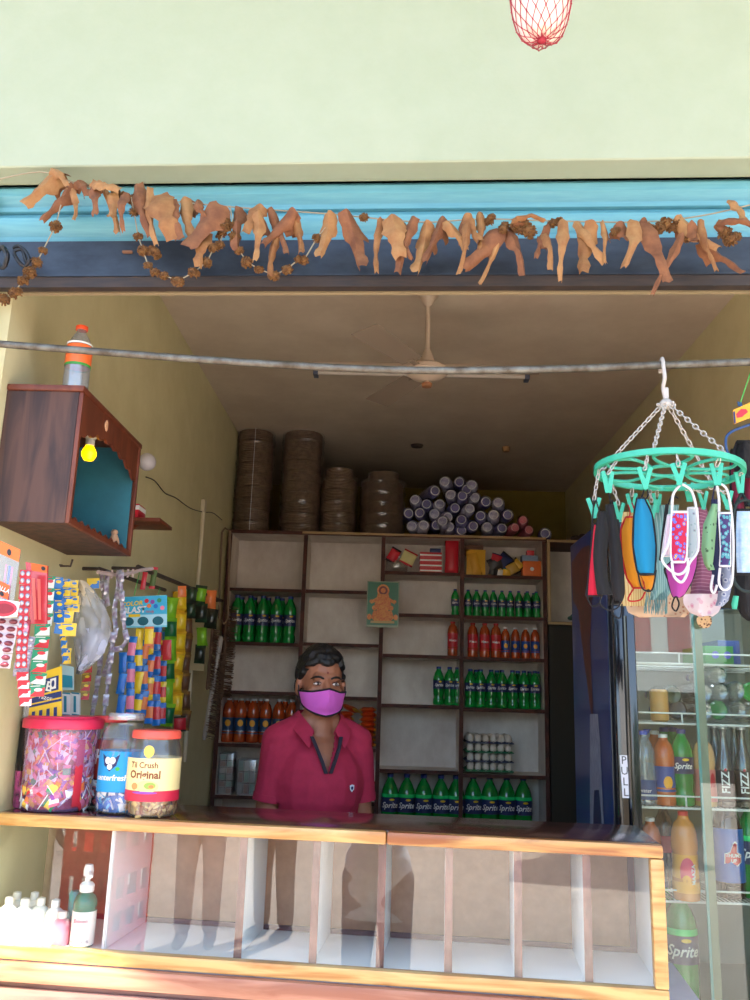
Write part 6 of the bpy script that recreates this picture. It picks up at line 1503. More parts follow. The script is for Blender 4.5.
# PULL plate
pa = P(619.5, 755, YF-.031)-F0; pb_ = P(627, 798, YF-.031)-F0
b = bmesh.new(); hexa(b, [(pa.x-.004+.008,-.0335,pb_.z),(pa.x+.024,-.0335,pb_.z),(pa.x+.024,-.0305,pb_.z),(pa.x-.004+.008,-.0305,pb_.z),(pa.x+.0,-.0335,pa.z),(pa.x+.020,-.0335,pa.z),(pa.x+.020,-.0305,pa.z),(pa.x+.0,-.0305,pa.z)])
b2 = bmesh.new()
o_pull = S('pull_plate', b, mat('pale_plate', (206,206,214), .5), t, smooth=False)
for i, ch in enumerate('PULL'):
    merge(b2, text_bm(ch, .030, flat_y=0), 0, M4.Translation((pa.x+.0105+.001*i, -.0345, pa.z-(pa.z-pb_.z)*(i+.5)/4)))
S('lettering', b2, mat('dark_ink', (50,50,56), .5), o_pull, smooth=False)
# side print (on plane X = fl)
def sidepoly(px, off, m, nm):
    b = bmesh.new(); vs = []
    for x, y in px:
        q = PX(x, y, fl-off); vs.append(b.verts.new((q.x-F0.x, min(max(q.y-F0.y, .034), FD-.002), q.z)))
    b.faces.new(vs); bmesh.ops.triangulate(b, faces=b.faces[:]); S(nm, b, m, t, smooth=False)
b = bmesh.new(); box(b, -.0015, -.0003, .034, FD-.001, .1, ftop-.004); S('side_print', b, mat('deep_blue_print', (30,52,110), .35, noise_=(22,38,88), ns=3, coat=.3), t, smooth=False)
sidepoly([(572,562),(576,556),(582,548),(589,545),(596,560),(596,590),(592,600),(590,640),(593,714),(591,714),(584,660),(578,610),(573,600)], .0030, mat('cola_brown_print', (92,44,34), .4, noise_=(60,26,26), ns=20), 'print_splash')
sidepoly([(590,714),(598,714),(600,740),(604,828),(590,828)], .0030, mat('pale_bottle_print', (150,150,164), .4, noise_=(96,98,116), ns=26, stretch=(1,6,1)), 'print_bottle')
sidepoly([(594,790),(599,790),(602,828),(593,828)], .0040, mat('print_navy', (24,34,70), .4), 'print_shadow')
# shelves
wr = mat('white_coated_wire', (226,230,228), .35)
fsz = []
for yt_, yb2 in ((654,664.5),(714,724.5),(797,809),(891,902.5)):
    z1 = P(700, yt_, YF+.05).z; z0 = P(700, yb2, YF+.05).z; fsz.append(z0+.004)
    b = bmesh.new(); tube(b, [(.034,.05,z0),(FW-.034,.05,z0)], .0035, 6); 
    xq = P(632, yt_, YF+.05).x-fl
    tube(b, [(.034,.05,z0),(.036,.05,z1-.004),(.040,.05,z1),(FW-.036,.05,z1),(FW-.034,.05,z0)], .0026, 6)
    tube(b, [(mxp-.03,.05,z0),(mxp-.03,.05,z1)], .0026, 6)
    for k in range(44): x_ = .034+(FW-.068)*k/43; tube(b, [(x_,.05,z0),(x_,FD-.03,z0)], .0013, 4)
    for y_ in (.2, .35, FD-.03): tube(b, [(.034,y_,z0-.003),(FW-.034,y_,z0-.003)], .0025, 5)
    S('wire_shelf', b, wr, t)
b = bmesh.new(); tube(b, [(.06,.06,gz1+.03),(FW-.06,.06,gz1+.03)], .012, 10); S('added_fill_tube', b, mat('added_fill_glow', (255,255,255), .4, emit=((230,240,255), 5)), t)  # glowing tube added to brighten the drinks, not a lamp that is seen
# --- drinks
Yd = YF+.10
def fz(k): return fsz[k]-.0026
waterm = clear('water_bottle_plastic', tint=(222,232,240), refl=.12, rough=.08, haze=.25, hazec=(200,212,226))
wtr = bottle('water_bottle', .225, .036, 'plain', [waterm], mat('bright_blue_cap', (40,80,200), .4), .014, [(.08,.34, mat('dark_blue_label', (30,70,130), .4), 'label')], [('water', .016, .2, white_ink, 0, .01, 0)])
def fput(o, x, yb, Y, zk, lab, cat='bottle', first=True, grp=None, rz=0, sc=None):
    if not first: o = dup(o)
    p_ = P(x, yb, Y); o.location = (max(p_.x, fl+.03+.038) if x < 660 else p_.x, Y, fz(zk) if isinstance(zk, int) else zk); o.rotation_euler = (0,0,rz-.25)
    if sc: o.scale = (sc,)*3
    return tag(o, lab, cat, grp)
fput(wtr, 646, 808, Yd, 2, 'large clear water bottle with blue cap and label, front left on the fridge shelf', sc=.92)
fput(wtr, 650, 800, Yd+.16, 2, 'clear water bottle behind the front water bottle in the fridge', first=False, sc=.92)
oj = bottle('orange_drink_bottle', .205, .031, 'shoulder', [org], white_cap, .0135, [(.2,.55, blue_lab, 'label')]); blob('label', oj, .0305, .205*.33, .014, .018, yel_lab, .3)
fput(oj, 666, 808, Yd-.005, 2, 'orange drink bottle with white cap beside the water bottle in the fridge', sc=.97)
fput(oj, 657.5, 806, Yd+.085, 2, 'orange drink bottle with white cap standing behind the first in the fridge', first=False, sc=1.0)
fg = dup(g600); fg.name = 'soda_bottle'; fput(fg, 684.5, 808, Yd, 2, 'green soda bottle with lemon on its label in the middle of the fridge shelf', sc=1.04)
for i, (x, Y_) in enumerate([(667,2.74),(676,2.76),(672,2.88)]):
    o = dup(g600); fput(o, x, 800, Y_, 2, '%s from the left of the green bottles standing behind in the fridge' % nth(i), sc=1.04)
peach = bottle('juice_bottle', .20, .031, 'shoulder', [mat('pale_peach_drink', (226,176,120), .15, coat=.5)], red_cap, .015, [(.08,.52, mat('pink_label', (226,130,120), .4), 'label')]); blob('label', peach, .0305, .2*.35, .009, .025, red_lab, .7)
fput(peach, 706.5, 808, Yd, 2, 'pale peach juice bottle with red cap right of the green bottle in the fridge')
glassb = clear('cola_glass', tint=(206,198,196), refl=.14, rough=.04, haze=.25, hazec=(120,96,96))
fz_b = bottle('glass_bottle', .225, .028, 'glass', [glassb], mat('crimped_cap', (190,190,196), .3, metal=.6), .0125, [(.08,.46, mat('brown_black_label', (70,40,40), .4), 'label')])
b = bmesh.new(); bb = text_bm('FIZZ', .030, 0, bold=.02); bmesh.ops.rotate(bb, cent=(0,0,0), matrix=M4.Rotation(radians(-90), 3, 'Y'), verts=bb.verts[:])
for v in bb.verts: a = v.co.x/.028; v.co = V((.0288*sin(a), -.0288*cos(a), .070+v.co.z))
S('lettering', bb, white_ink, [c for c in fz_b.children if c.name.startswith('label')][0], smooth=False); b.free()
blob('label', fz_b, .0280, .105, .004, .004, foil_r)
for i, (x, Y_) in enumerate([(727,Yd),(746,Yd)]): fput(fz_b, x, 806, Y_, 2, 'glass cola bottle with vertical white letters, %s in the fridge' % ['left one','right one at the frame edge'][i], first=i == 0, rz=-.05, grp=None)
for i, (x, Y_) in enumerate([(718,Yd+.12),(738,Yd+.13)]): fput(fz_b, x, 800, Y_, 2, 'glass cola bottle in the back row of the fridge, %s' % ['left one','right one'][i], first=False)
# shelf 4
Ye = YF+.10
fput(oj, 653, 898, Ye+.05, 3, 'orange drink bottle with white cap at left of the lower fridge shelf', first=False, sc=1.0)
ck = bottle('cola_bottle', .235, .031, 'waist', [dark_cola], red_cap, .014, [(.42,.62, red_lab, 'label')])
fput(ck, 667, 898, Ye+.14, 3, 'dark cola bottle with red cap behind the orange ones on the lower fridge shelf')
mz2 = bottle('juice_bottle', .245, .038, 'shoulder', [mango], red_cap, .015, [(.1,.52, yel_lab, 'label')])
lbm = [c for c in mz2.children if c.name.startswith('label')][0]
arc_disc(.0372, .1, .245*.33, .022, .04, mat('pink_red_label', (226,50,90), .4), lbm); arc_disc(.0378, .0, .245*.25, .012, .012, yel_lab, lbm)
bb = text_bm('MAAZA', .016, 0, bold=.03); bmesh.ops.rotate(bb, cent=(0,0,0), matrix=M4.Rotation(radians(-90), 3, 'Y'), verts=bb.verts[:])
for v in bb.verts: a = v.co.x/.0385+.55; v.co = V((.0382*sin(a), -.0382*cos(a), .075+v.co.z))
S('lettering', bb, white_ink, lbm, smooth=False)
fput(mz2, 687, 899, Ye-.035, 3, 'big mango drink bottle with red cap and pink label on the lower fridge shelf', sc=.96)
tu = bottle('cola_bottle', .285, .042, 'plain', [dark_cola], mat('black_cap', (30,30,34), .4), .014, [(.16,.66, mat('bright_blue_cola_label', (24,96,180), .4), 'label')])
lbm = [c for c in tu.children if c.name.startswith('label')][0]; R = .0432
def wrap_poly(pts, ac, zc, sc, m, nm, par, R_, rev=False):
    b = wrapped(pts, R_, ac, zc, sc, sc); S(nm, b, m, par, smooth=False)
thumb = [(-1,-.8),(.5,-1.0),(1.0,-.6),(1.05,.3),(.5,.5),(.6,1.5),(.3,1.7),(.05,1.4),(-.3,.5),(-.9,.3)]
wrap_poly([(x_*1.12, z_*1.12) for x_, z_ in thumb], .15, .115, .022, white_ink, 'print_mark', lbm, R+.0004); wrap_poly(thumb, .15, .115, .022, red_lab, 'print_mark', lbm, R+.0009)
for s_, z_ in (('THUMS', .118), ('UP', .104)): S('lettering', text_bm(s_, .013, .1, R+.0016, z_, .17, .03), white_ink, lbm, smooth=False)
fput(tu, 731, 893, Ye+.02, 3, 'dark cola bottle with blue label and red thumb mark on the lower fridge shelf')
o = dup(g2l); fput(o, 754, 893, Ye+.03, 3, 'green soda bottle cut by the right edge of the view on the lower fridge shelf', sc=.85)
# bottom
zb5 = P(684, 1003, Ye).z; 
b = bmesh.new(); box(b, .032, FW-.032, .06, FD-.03, zb5-.012, zb5-.0008); 
S('lower_floor', b, liner, t, smooth=False)
o = dup(g2l); fput(o, 684, 1000, Ye, zb5, 'two litre green soda bottle with blue cap at the bottom of the fridge', sc=.98)
o = dup(g2l); fput(o, 668, 1000, Ye+.10, zb5, 'green soda bottle half hidden behind the two litre bottle at the fridge bottom', sc=.98)
# lying bottles on shelf 2 and bits on shelf 1
def lying(x, y, r, m, lab, Y=YF+.11, first=None):
    p_ = P(x, y, Y); root = thing('lying_bottle', lab, 'bottle', (p_.x, Y, p_.z)); b = bmesh.new()
    lathe(b, [(r*.45,0.004),(r*.8,0),(r,.006),(r,.15),(r*.8,.19),(r*.35,.225),(r*.33,.235)], 20); bmesh.ops.rotate(b, cent=(0,0,0), matrix=M4.Rotation(radians(-90),3,'X'), verts=b.verts[:]); S('bottle_body', b, m, root)
    b = bmesh.new(); lathe(b, [(r*.38,.236),(r*.38,.255),(.001,.256)], 12); bmesh.ops.rotate(b, cent=(0,0,0), matrix=M4.Rotation(radians(-90),3,'X'), verts=b.verts[:]); S('cap', b, blue_cap, root)
    return root
greyp = clear('greyish_bottle_plastic', tint=(206,210,214), refl=.15, rough=.1, haze=.35, hazec=(150,154,160))
r0 = .0285
for x, y, m, lab in [(719,711,green_dk,'green bottle lying end on at the bottom of the fridge heap'),(738,711,greyp,'grey clear bottle lying at the bottom right of the fridge heap'),(704,694,greyp,'clear bottle lying end on, left of the upper fridge heap'),(719.5,693,greyp,'clear bottle lying end on in the middle of the fridge heap'),(736.5,692,greyp,'clear bottle lying end on at the right of the fridge heap'),(718,677,greyp,'clear bottle lying on top of the fridge heap'),(752,693,green_pet,'green bottle lying at the right edge of the fridge heap'),(678,711,mat('dark_navy_plastic',(36,46,66),.2,coat=.5),'dark bottle lying low at the left of the fridge shelf'),(673,696,mat('dark_green_lying',(30,66,50),.2,coat=.5),'dark green bottle lying on the dark bottle in the fridge')]:
    lying(x, y-1, r0, m, lab)
for i, x in enumerate([704, 753]): lying(x, 711, r0, greyp, ['clear bottle lying under the left end of the fridge heap','clear bottle under the right edge of the fridge heap'][i])
def crate_like(name, x0, x1, y0, y1, Y, d, m, lab, cat, z=None):
    a = P(x0, y1, Y); c = P(x1, y0, Y); z0 = a.z if z is None else z; w = c.x-a.x; h = c.z-a.z
    t2 = thing(name, lab, cat, (a.x+w/2, Y, z0)); b = bmesh.new()
    box(b, -w/2, w/2, 0, d, 0, .003); box(b, -w/2, w/2, 0, .003, .0035, h, bev=.001); box(b, -w/2, w/2, d-.003, d, .0035, h); box(b, -w/2, -w/2+.003, .0035, d-.0035, .0035, h); box(b, w/2-.003, w/2, .0035, d-.0035, .0035, h); S('tray_body', b, m, t2); return t2, w, h
t2, w_, h_ = crate_like('plastic_tray', 706, 733, 647, 664, YF+.08, .2, mat('bright_green_tray', (60,140,70), .5), 'green plastic tray with violet dots on the top fridge shelf', 'tray', z=fsz[0]+.001)
for s in (-.15, .28): 
    b = bmesh.new(); bmesh.ops.create_circle(b, segments=16, radius=.011, cap_ends=True, matrix=M4.Translation((s*w_,-.0012,h_*.5)) @ M4.Rotation(radians(90),4,'X')); S('violet_dot', b, mat('violet_print', (90,90,190), .5), t2, smooth=False)
t2, w_, h_ = crate_like('blue_crate', 718, 738, 621, 645, YF+.16, .18, mat('navy_blue_crate', (36,60,120), .5), 'dark blue crate at the back of the top fridge shelf', 'crate', z=fsz[0]+.001)
# round wooden tag on the glass
p_ = P(703, 621, YF-.03); b = bmesh.new(); lathe(b, [(.001,0),(.021,0),(.0215,.002),(.0215,.005),(.001,.006)], 20); bmesh.ops.rotate(b, cent=(0,0,0), matrix=M4.Rotation(radians(90),3,'X'), verts=b.verts[:])
tube(b, [(0,-.003,.02),(0,-.003,.035)], .001, 4)
o = S('round_tag', b, patterned('cork_tag', 'dots', (206,166,120), (110,74,50), 120, .35)); o.location = p_+V((0,-.006,0)); tag(o, 'round cork coloured tag hanging in front of the fridge glass below the masks', 'tag')
# yellow can behind glass
p_ = P(660, 722, Yd); b = bmesh.new(); lathe(b, [(.020,0),(.026,.004),(.026,.085),(.021,.092),(.001,.092)], 18); o = S('drink_can', b, mat('yellow_can', (190,150,80), .35, noise_=(200,140,70), ns=40)); o.location = (p_.x, Yd, fz(1)+.003); tag(o, 'yellow drink can on the second fridge shelf left of the dark bottles', 'can')
# small things on the side cabinet
p_ = P(578, 538, SY+.1); b = bmesh.new(); tube(b, curve([(-.03,0,.02),(-.01,.01,.03),(.02,0,.024),(.05,.01,.03)],4), .018, 10); ell(b, (.03,0,.03), (.03,.03,.025)); o = S('dark_bundle', b, mat('dark_bundle_cloth', (60,48,48), .8)); o.location = (p_.x, SY+.1, za+.019); tag(o, 'small dark bundle lying on top of the gold edged cabinet', 'bundle')
p_ = P(571, 617, SY+.1); b = bmesh.new(); ell(b, (0,0,.012), (.02,.02,.012)); ell(b, (.01,0,.024), (.014,.014,.01)); o = S('green_figure', b, mat('dull_green_thing', (60,96,80), .6)); o.location = (p_.x, SY+.1, zb+.0185); o.name = 'green_lump'; tag(o, 'small dull green lump on the floor of the gold edged cabinet', 'ornament')

# ============================================================= PEOPLE
def make_person(loc, rz, head_rz, skin, shirtm, trous, hairm, label, vox=.009, mask_=None, masktrim=None, arms=None, collar=True, long_shirt=False, scale=1.0, detail=True):
    T = thing('person', label, 'person', loc, rz); T.scale = (scale,)*3
    A = arms or {-1: [(-.136,.005,1.365),(-.166,.02,1.12),(-.170,-.07,.885)], 1: [(.136,.005,1.365),(.166,.02,1.12),(.170,-.07,.885)]}
    HR = M4.Rotation(head_rz, 3, 'Z'); NK = V((0,.01,1.52))
    hp = lambda x, y, z: NK+HR @ (V((x, y, 1.735-(1.735-z)*.89))-NK)-V((0,0,.032))
    b = bmesh.new()
    ell(b, (0,0,.93), (.150,.11,.13)); ell(b, (0,0,1.09), (.128,.10,.16)); ell(b, (0,-.002,1.27), (.142,.108,.16))
    capsule(b, (-.118,.005,1.37), (.118,.005,1.37), .050, .050)
    for s in (-1, 1): capsule(b, (s*.03,.012,1.46), (s*.135,.008,1.405), .042, .045)
    capsule(b, (0,.014,1.36), (0,.006,1.53), .056, .052)
    ell(b, hp(0,.012,1.635), (.072,.093,.090), rot=HR); ell(b, hp(0,-.022,1.585), (.061,.070,.079), rot=HR); ell(b, hp(0,-.05,1.525), (.040,.040,.034), rot=HR)
    capsule(b, hp(0,-.090,1.612), hp(0,-.110,1.57), .0085, .013); ell(b, hp(0,-.104,1.566), (.018,.014,.011), rot=HR)
    capsule(b, hp(-.036,-.077,1.628), hp(.036,-.077,1.628), .010, .010)
    for s in (-1, 1):
        ell(b, hp(s*.040,-.062,1.572), (.022,.018,.022), rot=HR); ell(b, hp(s*.079,.004,1.592), (.009,.019,.032), rot=HR)
        a = A[s]; capsule(b, a[0], a[1], .046, .038); capsule(b, a[1], a[2], .038, .026)
        h = V(a[2]); dv = (V(a[2])-V(a[1])).normalized(); sd = V((-s,0,0)); pl = h+dv*.05
        capsule(b, h, pl+dv*.025, .024, .030)
        for k, (off, ln) in enumerate(((-.026,.062),(-.009,.074),(.009,.070),(.026,.055))):
            r0_ = pl+dv*.04+V((0,off,0)); m1 = r0_+dv*ln*.5+sd*.006; m2 = r0_+dv*ln+sd*.022
            capsule(b, r0_, m1, .0098, .009); capsule(b, m1, m2, .009, .0078)
        th0 = h+dv*.03+V((0,-.026,0)); capsule(b, th0, th0+dv*.03+V((0,-.016,0)), .011, .010); capsule(b, th0+dv*.03+V((0,-.016,0)), th0+dv*.058+V((0,-.02,0))+sd*.01, .010, .008)
        capsule(b, (s*.085,0,.88), (s*.095,-.01,.48), .088, .056); capsule(b, (s*.095,-.01,.48), (s*.098,.02,.08), .056, .036); capsule(b, (s*.1,.04,.042), (s*.108,-.14,.03), .038, .030)
    body = remesh(b, vox if not detail else .006, 3); S('body', body, skin, T)
    # hair
    q_ = random.Random(11); b = bmesh.new(); C0 = (0,.016,1.640)
    ell(b, hp(0,.024,1.652), (.075,.092,.084), rot=HR)
    keep = lambda y, z: (z > 1.678-.0*y) if y < -.045 else ((z > 1.60+max(0,-y)*1.4) if y < .03 else z > 1.545)
    for i in range(420):
        u = q_.uniform(-.5, 1); a = q_.uniform(0, 2*pi); x = .075*sqrt(max(0,1-u*u))*cos(a); y = .016+.099*sqrt(max(0,1-u*u))*sin(a); z = 1.640+.101*u
        if not keep(y, z): continue
        r_ = .011 if z < 1.63 else .0145
        if z > 1.69 and y < .02: z += .005; r_ = .016
        q2 = bmesh.ops.create_icosphere(b, subdivisions=1, radius=r_); c_ = hp(x, y, z)
        for v in q2['verts']: v.co += c_
    hb = remesh(b, .0045 if detail else .009, 1)
    dl = [f for f in hb.faces if not keep((lambda p_: (HR.inverted() @ (p_-NK)+NK).y)(f.calc_center_median()), 1.735-(1.735-(f.calc_center_median().z+.032))/.89+.010)]
    bmesh.ops.delete(hb, geom=dl, context='FACES')
    S('hair', hb, hairm, T)
    # shirt
    b = bmesh.new(); zh = .80 if not long_shirt else .70
    ell(b, (0,0,.93), (.172,.127,.16)); ell(b, (0,0,1.09), (.143,.118,.18)); ell(b, (0,-.004,1.265), (.156,.126,.168))
    capsule(b, (-.115,.005,1.368), (.115,.005,1.368), .060, .060); capsule(b, (-.055,0,.80 if not long_shirt else .68), (.055,0,.80 if not long_shirt else .68), .118, .118); capsule(b, (-.05,0,.90), (.05,0,.84), .118, .118)
    for s in (-1, 1):
        capsule(b, (s*.04,.012,1.452), (s*.135,.008,1.402), .050, .056); a = A[s]; e = V(a[0]).lerp(V(a[1]), .74); capsule(b, a[0], e, .058, .054)
    capsule(b, (0,.014,1.38), (0,.012,1.455), .076, .072)
    sh = remesh(b, .006 if detail else .010, 3)
    for v in sh.verts:
        n_ = noise.noise(v.co*9)+.5*noise.noise(v.co*22); v.co += v.normal*(.0035*n_)
        if detail: v.co += v.normal*.003*sin((v.co.x*1.0+v.co.z*.55)*60)*max(0, .5-abs(v.co.x-.06)*3)*(1 if v.co.z < 1.3 else 0)
    def cut(bm, co, no):
        bmesh.ops.bisect_plane(bm, geom=bm.verts[:]+bm.edges[:]+bm.faces[:], plane_co=co, plane_no=no, clear_outer=True)
    cut(sh, (0,0,zh), (0,0,-1))
    for s in (-1, 1):
        a = A[s]; dv = (V(a[1])-V(a[0])).normalized(); e = V(a[0]).lerp(V(a[1]), .62)
        dl = [f for f in sh.faces if (f.calc_center_median()-e).dot(dv) > 0 and abs(f.calc_center_median().x) > .135 and f.calc_center_median().x*s > 0 and f.calc_center_median().z > 1.08 and (f.calc_center_median()-e).length < .11]
        bmesh.ops.delete(sh, geom=dl, context='FACES')
    vz, vk = (1.312, .40) if collar else (1.40, .9)
    dl = []
    for f in sh.faces:
        c_ = f.calc_center_median()
        if c_.z > 1.478 or (c_.y < 0 and c_.z > vz and abs(c_.x) < (c_.z-vz)*vk) or (c_.y < .0 and c_.z > 1.455 and abs(c_.x) < .06): dl.append(f)
    bmesh.ops.delete(sh, geom=dl, context='FACES')
    so_ = S('shirt', sh, shirtm, T); md = so_.modifiers.new('s', 'SOLIDIFY'); md.thickness = .003; md.offset = -1
    if collar:
        b = bmesh.new()
        def cf(u, v):
            a = radians(-150+300*u)+pi/2; cx = cos(a); sy = sin(a); fr2 = max(0, -sy)   # front amount
            edge = abs(2*u-1)
            if v < .34: k = v/.34; r_ = .064+.004*k; z = 1.450+.030*(1-fr2)+.022*k*(1-.3*fr2)-.03*edge**6
            else: k = (v-.34)/.66; r_ = .068+.036*k+.012*k*edge**6; z = 1.472+.030*(1-fr2)-.006*fr2-.030*k-(.028*k)*edge**3-.03*edge**6
            return V((r_*1.02*cx, .008+r_*sy*1.0-(.012 if fr2 > .6 else .012*fr2/.6), z))
        grid(b, cf, 48, 8); thicken(b, .003); S('collar', b, shirtm, T)
        for s in (-1, 1):      # placket edges
            b = bmesh.new(); pts = [(s*.002,-.131,vz-.004),(s*.016,-.128,1.345),(s*.032,-.115,1.385),(s*.044,-.094,1.420)]
            for p0_, p1_ in zip(pts, pts[1:]):
                p0_, p1_ = V(p0_), V(p1_); hexa(b, [p0_+V((0,-.003,0)), p0_+V((s*.011,-.002,0)), p0_+V((s*.011,.006,0)), p0_+V((0,.006,0)), p1_+V((0,-.003,0)), p1_+V((s*.011,-.002,0)), p1_+V((s*.011,.006,0)), p1_+V((0,.006,0))])
            S('placket', b, mat('dark_placket', (34,26,40), .8), T)
        b = bmesh.new(); e = [(.0,.012),(.009,.009),(.008,-.004),(.0,-.012),(-.008,-.004),(-.009,.009)]; 
        f = b.faces.new([b.verts.new(V((.085+x_, -.1165-(.0)*x_+x_*.5, 1.262+z_))) for x_, z_ in e]); S('shield_badge', b, mat('white_badge', (226,228,236), .6), T, smooth=False, label='small white shield badge')
        b = bmesh.new(); f = b.faces.new([b.verts.new(V((.085+x_*.5, -.1180+x_*.25, 1.262+z_*.5))) for x_, z_ in e]); S('badge_mark', b, navy_lab, T, smooth=False)
    # cuffs
    for s in (-1, 1):
        a = A[s]; dv = (V(a[1])-V(a[0])).normalized(); e = V(a[0]).lerp(V(a[1]), .62); b = bmesh.new()
        u_ = dv.orthogonal().normalized(); w_ = dv.cross(u_); 
        def cuf(u, v): k = (v)*.022; return e-dv*(.020-k)+(u_*cos(2*pi*u)+w_*sin(2*pi*u))*(.0555)
        grid(b, cuf, 28, 3, closed_u=True); thicken(b, .003); S('sleeve_cuff', b, shirtm, T)
    # trousers
    b = bmesh.new(); ell(b, (0,0,.92), (.163,.118,.13))
    for s in (-1, 1): capsule(b, (s*.085,0,.87), (s*.097,-.008,.48), .098, .074); capsule(b, (s*.097,-.008,.48), (s*.1,.02,.12), .074, .062)
    tr = remesh(b, .010, 2); cut(tr, (0,0,.97), (0,0,1)); cut(tr, (0,0,.07), (0,0,-1)); S('trousers', tr, trous, T)
    b = bmesh.new()
    for s in (-1, 1): capsule(b, (s*.1,.045,.046), (s*.109,-.145,.036), .046, .038)
    shb = remesh(b, .009, 1); cut(shb, (0,0,.002), (0,0,-1)); cut(shb, (0,0,.075), (0,0,1)); S('shoes', shb, mat('dark_shoe', (50,40,36), .7), T)
    if detail:
        eyew = mat('eye_white', (222,208,200), .3); iris = mat('dark_iris', (40,24,18), .2, coat=.5); 
        for s in (-1, 1):
            b = bmesh.new(); ell(b, hp(s*.031,-.0795,1.6045), (.0125,.0095,.0068), 16, 10, rot=HR); e = S('eye', b, eyew, T)
            b = bmesh.new(); ell(b, hp(s*.031+.001,-.0872,1.6045), (.0052,.0026,.0055), 12, 8, rot=HR); S('iris', b, iris, e)
            b = bmesh.new(); tube(b, [hp(s*.031+x_, -.0905+abs(x_)*.35, 1.6112-abs(x_)**2*26) for x_ in (-.013,-.007,0,.007,.013)], [.0012,.0019,.0021,.0019,.0012], 6); S('eyelid', b, mat('dark_lid', (66,38,30), .6), T)
            b = bmesh.new(); tube(b, [hp(s*.031+x_, -.089+abs(x_)*.35, 1.5985+abs(x_)**2*20) for x_ in (-.012,-.006,0,.006,.012)], .0011, 6); S('eyelid', b, mat('brown_lid', (96,58,44), .6), T)
            b = bmesh.new(); tube(b, curve([hp(s*.012,-.0955,1.6225), hp(s*.025,-.0945,1.6290), hp(s*.040,-.086,1.6285), hp(s*.053,-.072,1.6215)], 4), [.0024]+[.0036]*8+[.0030,.0024,.0018,.001], 6); S('eyebrow', b, hairm, T)
        b = bmesh.new(); ell(b, hp(.0,-.0985,1.645), (.0032,.002,.0032), 10, 6); S('forehead_mark', b, mat('red_dot', (120,30,36), .6), T, label='small red mark on the forehead')
    if mask_:
        b = bmesh.new()
        def mf(u, v):
            s = 2*u-1; a = s*radians(78); nose = max(0, 1-abs(s)*2.2)
            ztop_ = 1.574+.013*nose**1.2+.004*abs(s); zbot_ = 1.488+.034*abs(s)**1.6+.012*abs(s)
            z = ztop_*(1-v)+zbot_*v
            r_x = .083; ry = .092+.030*nose*max(0,1-v*1.2)+.012*sin(pi*min(1,v*1.1))*(1-abs(s))-.012*max(0, v-.75)*4*.5
            return hp(r_x*sin(a)*(1-.14*v*abs(s)), .000-ry*cos(a)*1.03-.004, z)
        grid(b, mf, 30, 16); thicken(b, .0015); mo = S('face_mask', b, mask_, T)
        b = bmesh.new(); ring_ = [mf(i/24, 0) for i in range(25)]+[mf(1, j/8) for j in range(1, 9)]+[mf(1-i/24, 1) for i in range(1, 25)]+[mf(0, 1-j/8) for j in range(1, 8)]
        tube(b, ring_, .0034, 6, closed=True)
        for s in (-1, 1):
            u = 0 if s < 0 else 1
            tube(b, curve([mf(u, .05), hp(s*.080,-.01,1.60), hp(s*.084,.016,1.618), hp(s*.086,.024,1.59), hp(s*.080,.01,1.558), mf(u, .9)], 4), .0018, 6)
        S('mask_binding', b, masktrim, mo)
    return T
skin = mat('brown_skin', (162,106,78), .5, sss=.1, noise_=(150,94,68), ns=14); hairb = mat('black_hair', (14,12,12), .5, bump=.4, ns=120, noise_=(22,19,18))
polo = mat('maroon_polo', (172,34,66), .85, noise_=(160,30,60), ns=40, bump=.05)
pc = P(327, 690, 2.93)
make_person((pc.x-.022, 2.95, pc.z-1.568), radians(20), radians(-3), skin, polo, mat('charcoal_trousers', (56,56,64), .8), hairb, 'shopkeeper in maroon polo shirt and magenta face mask standing behind the counter', mask_=mat('pink_magenta_cloth', (212,96,196), .85), masktrim=mat('black_edging', (30,22,30), .9))
# people outside, seen only as reflections in the showcase glass
GZ = -.2
gt = mat('grey_trousers', (120,116,120), .85); bt = mat('brown_trousers', (104,88,80), .85)
make_person((-.52, -.36, GZ), pi, 0, skin, mat('pale_blue_white_shirt', (226,232,240), .8), gt, hairb, 'person in pale shirt and grey trousers standing before the shop, mirrored in the glass', detail=False, collar=False, long_shirt=True, vox=.012,
   arms={-1: [(-.178,.005,1.385),(-.24,-.02,1.14),(-.16,-.2,1.20)], 1: [(.178,.005,1.385),(.24,-.02,1.14),(.16,-.2,1.20)]})
make_person((-1.75, -2.45, GZ), pi+.2, 0, skin, mat('cream_shirt', (232,226,200), .8), bt, hairb, 'person in cream shirt and brown trousers out on the street, mirrored in the glass', detail=False, collar=False, vox=.012)
make_person((-2.2, -2.1, GZ), pi-.3, 0, skin, mat('beige_shirt', (206,188,180), .8), mat('beige_trousers', (196,176,166), .85), hairb, 'person in beige clothes holding a green bottle out on the street, mirrored in the glass', detail=False, collar=False, vox=.012)

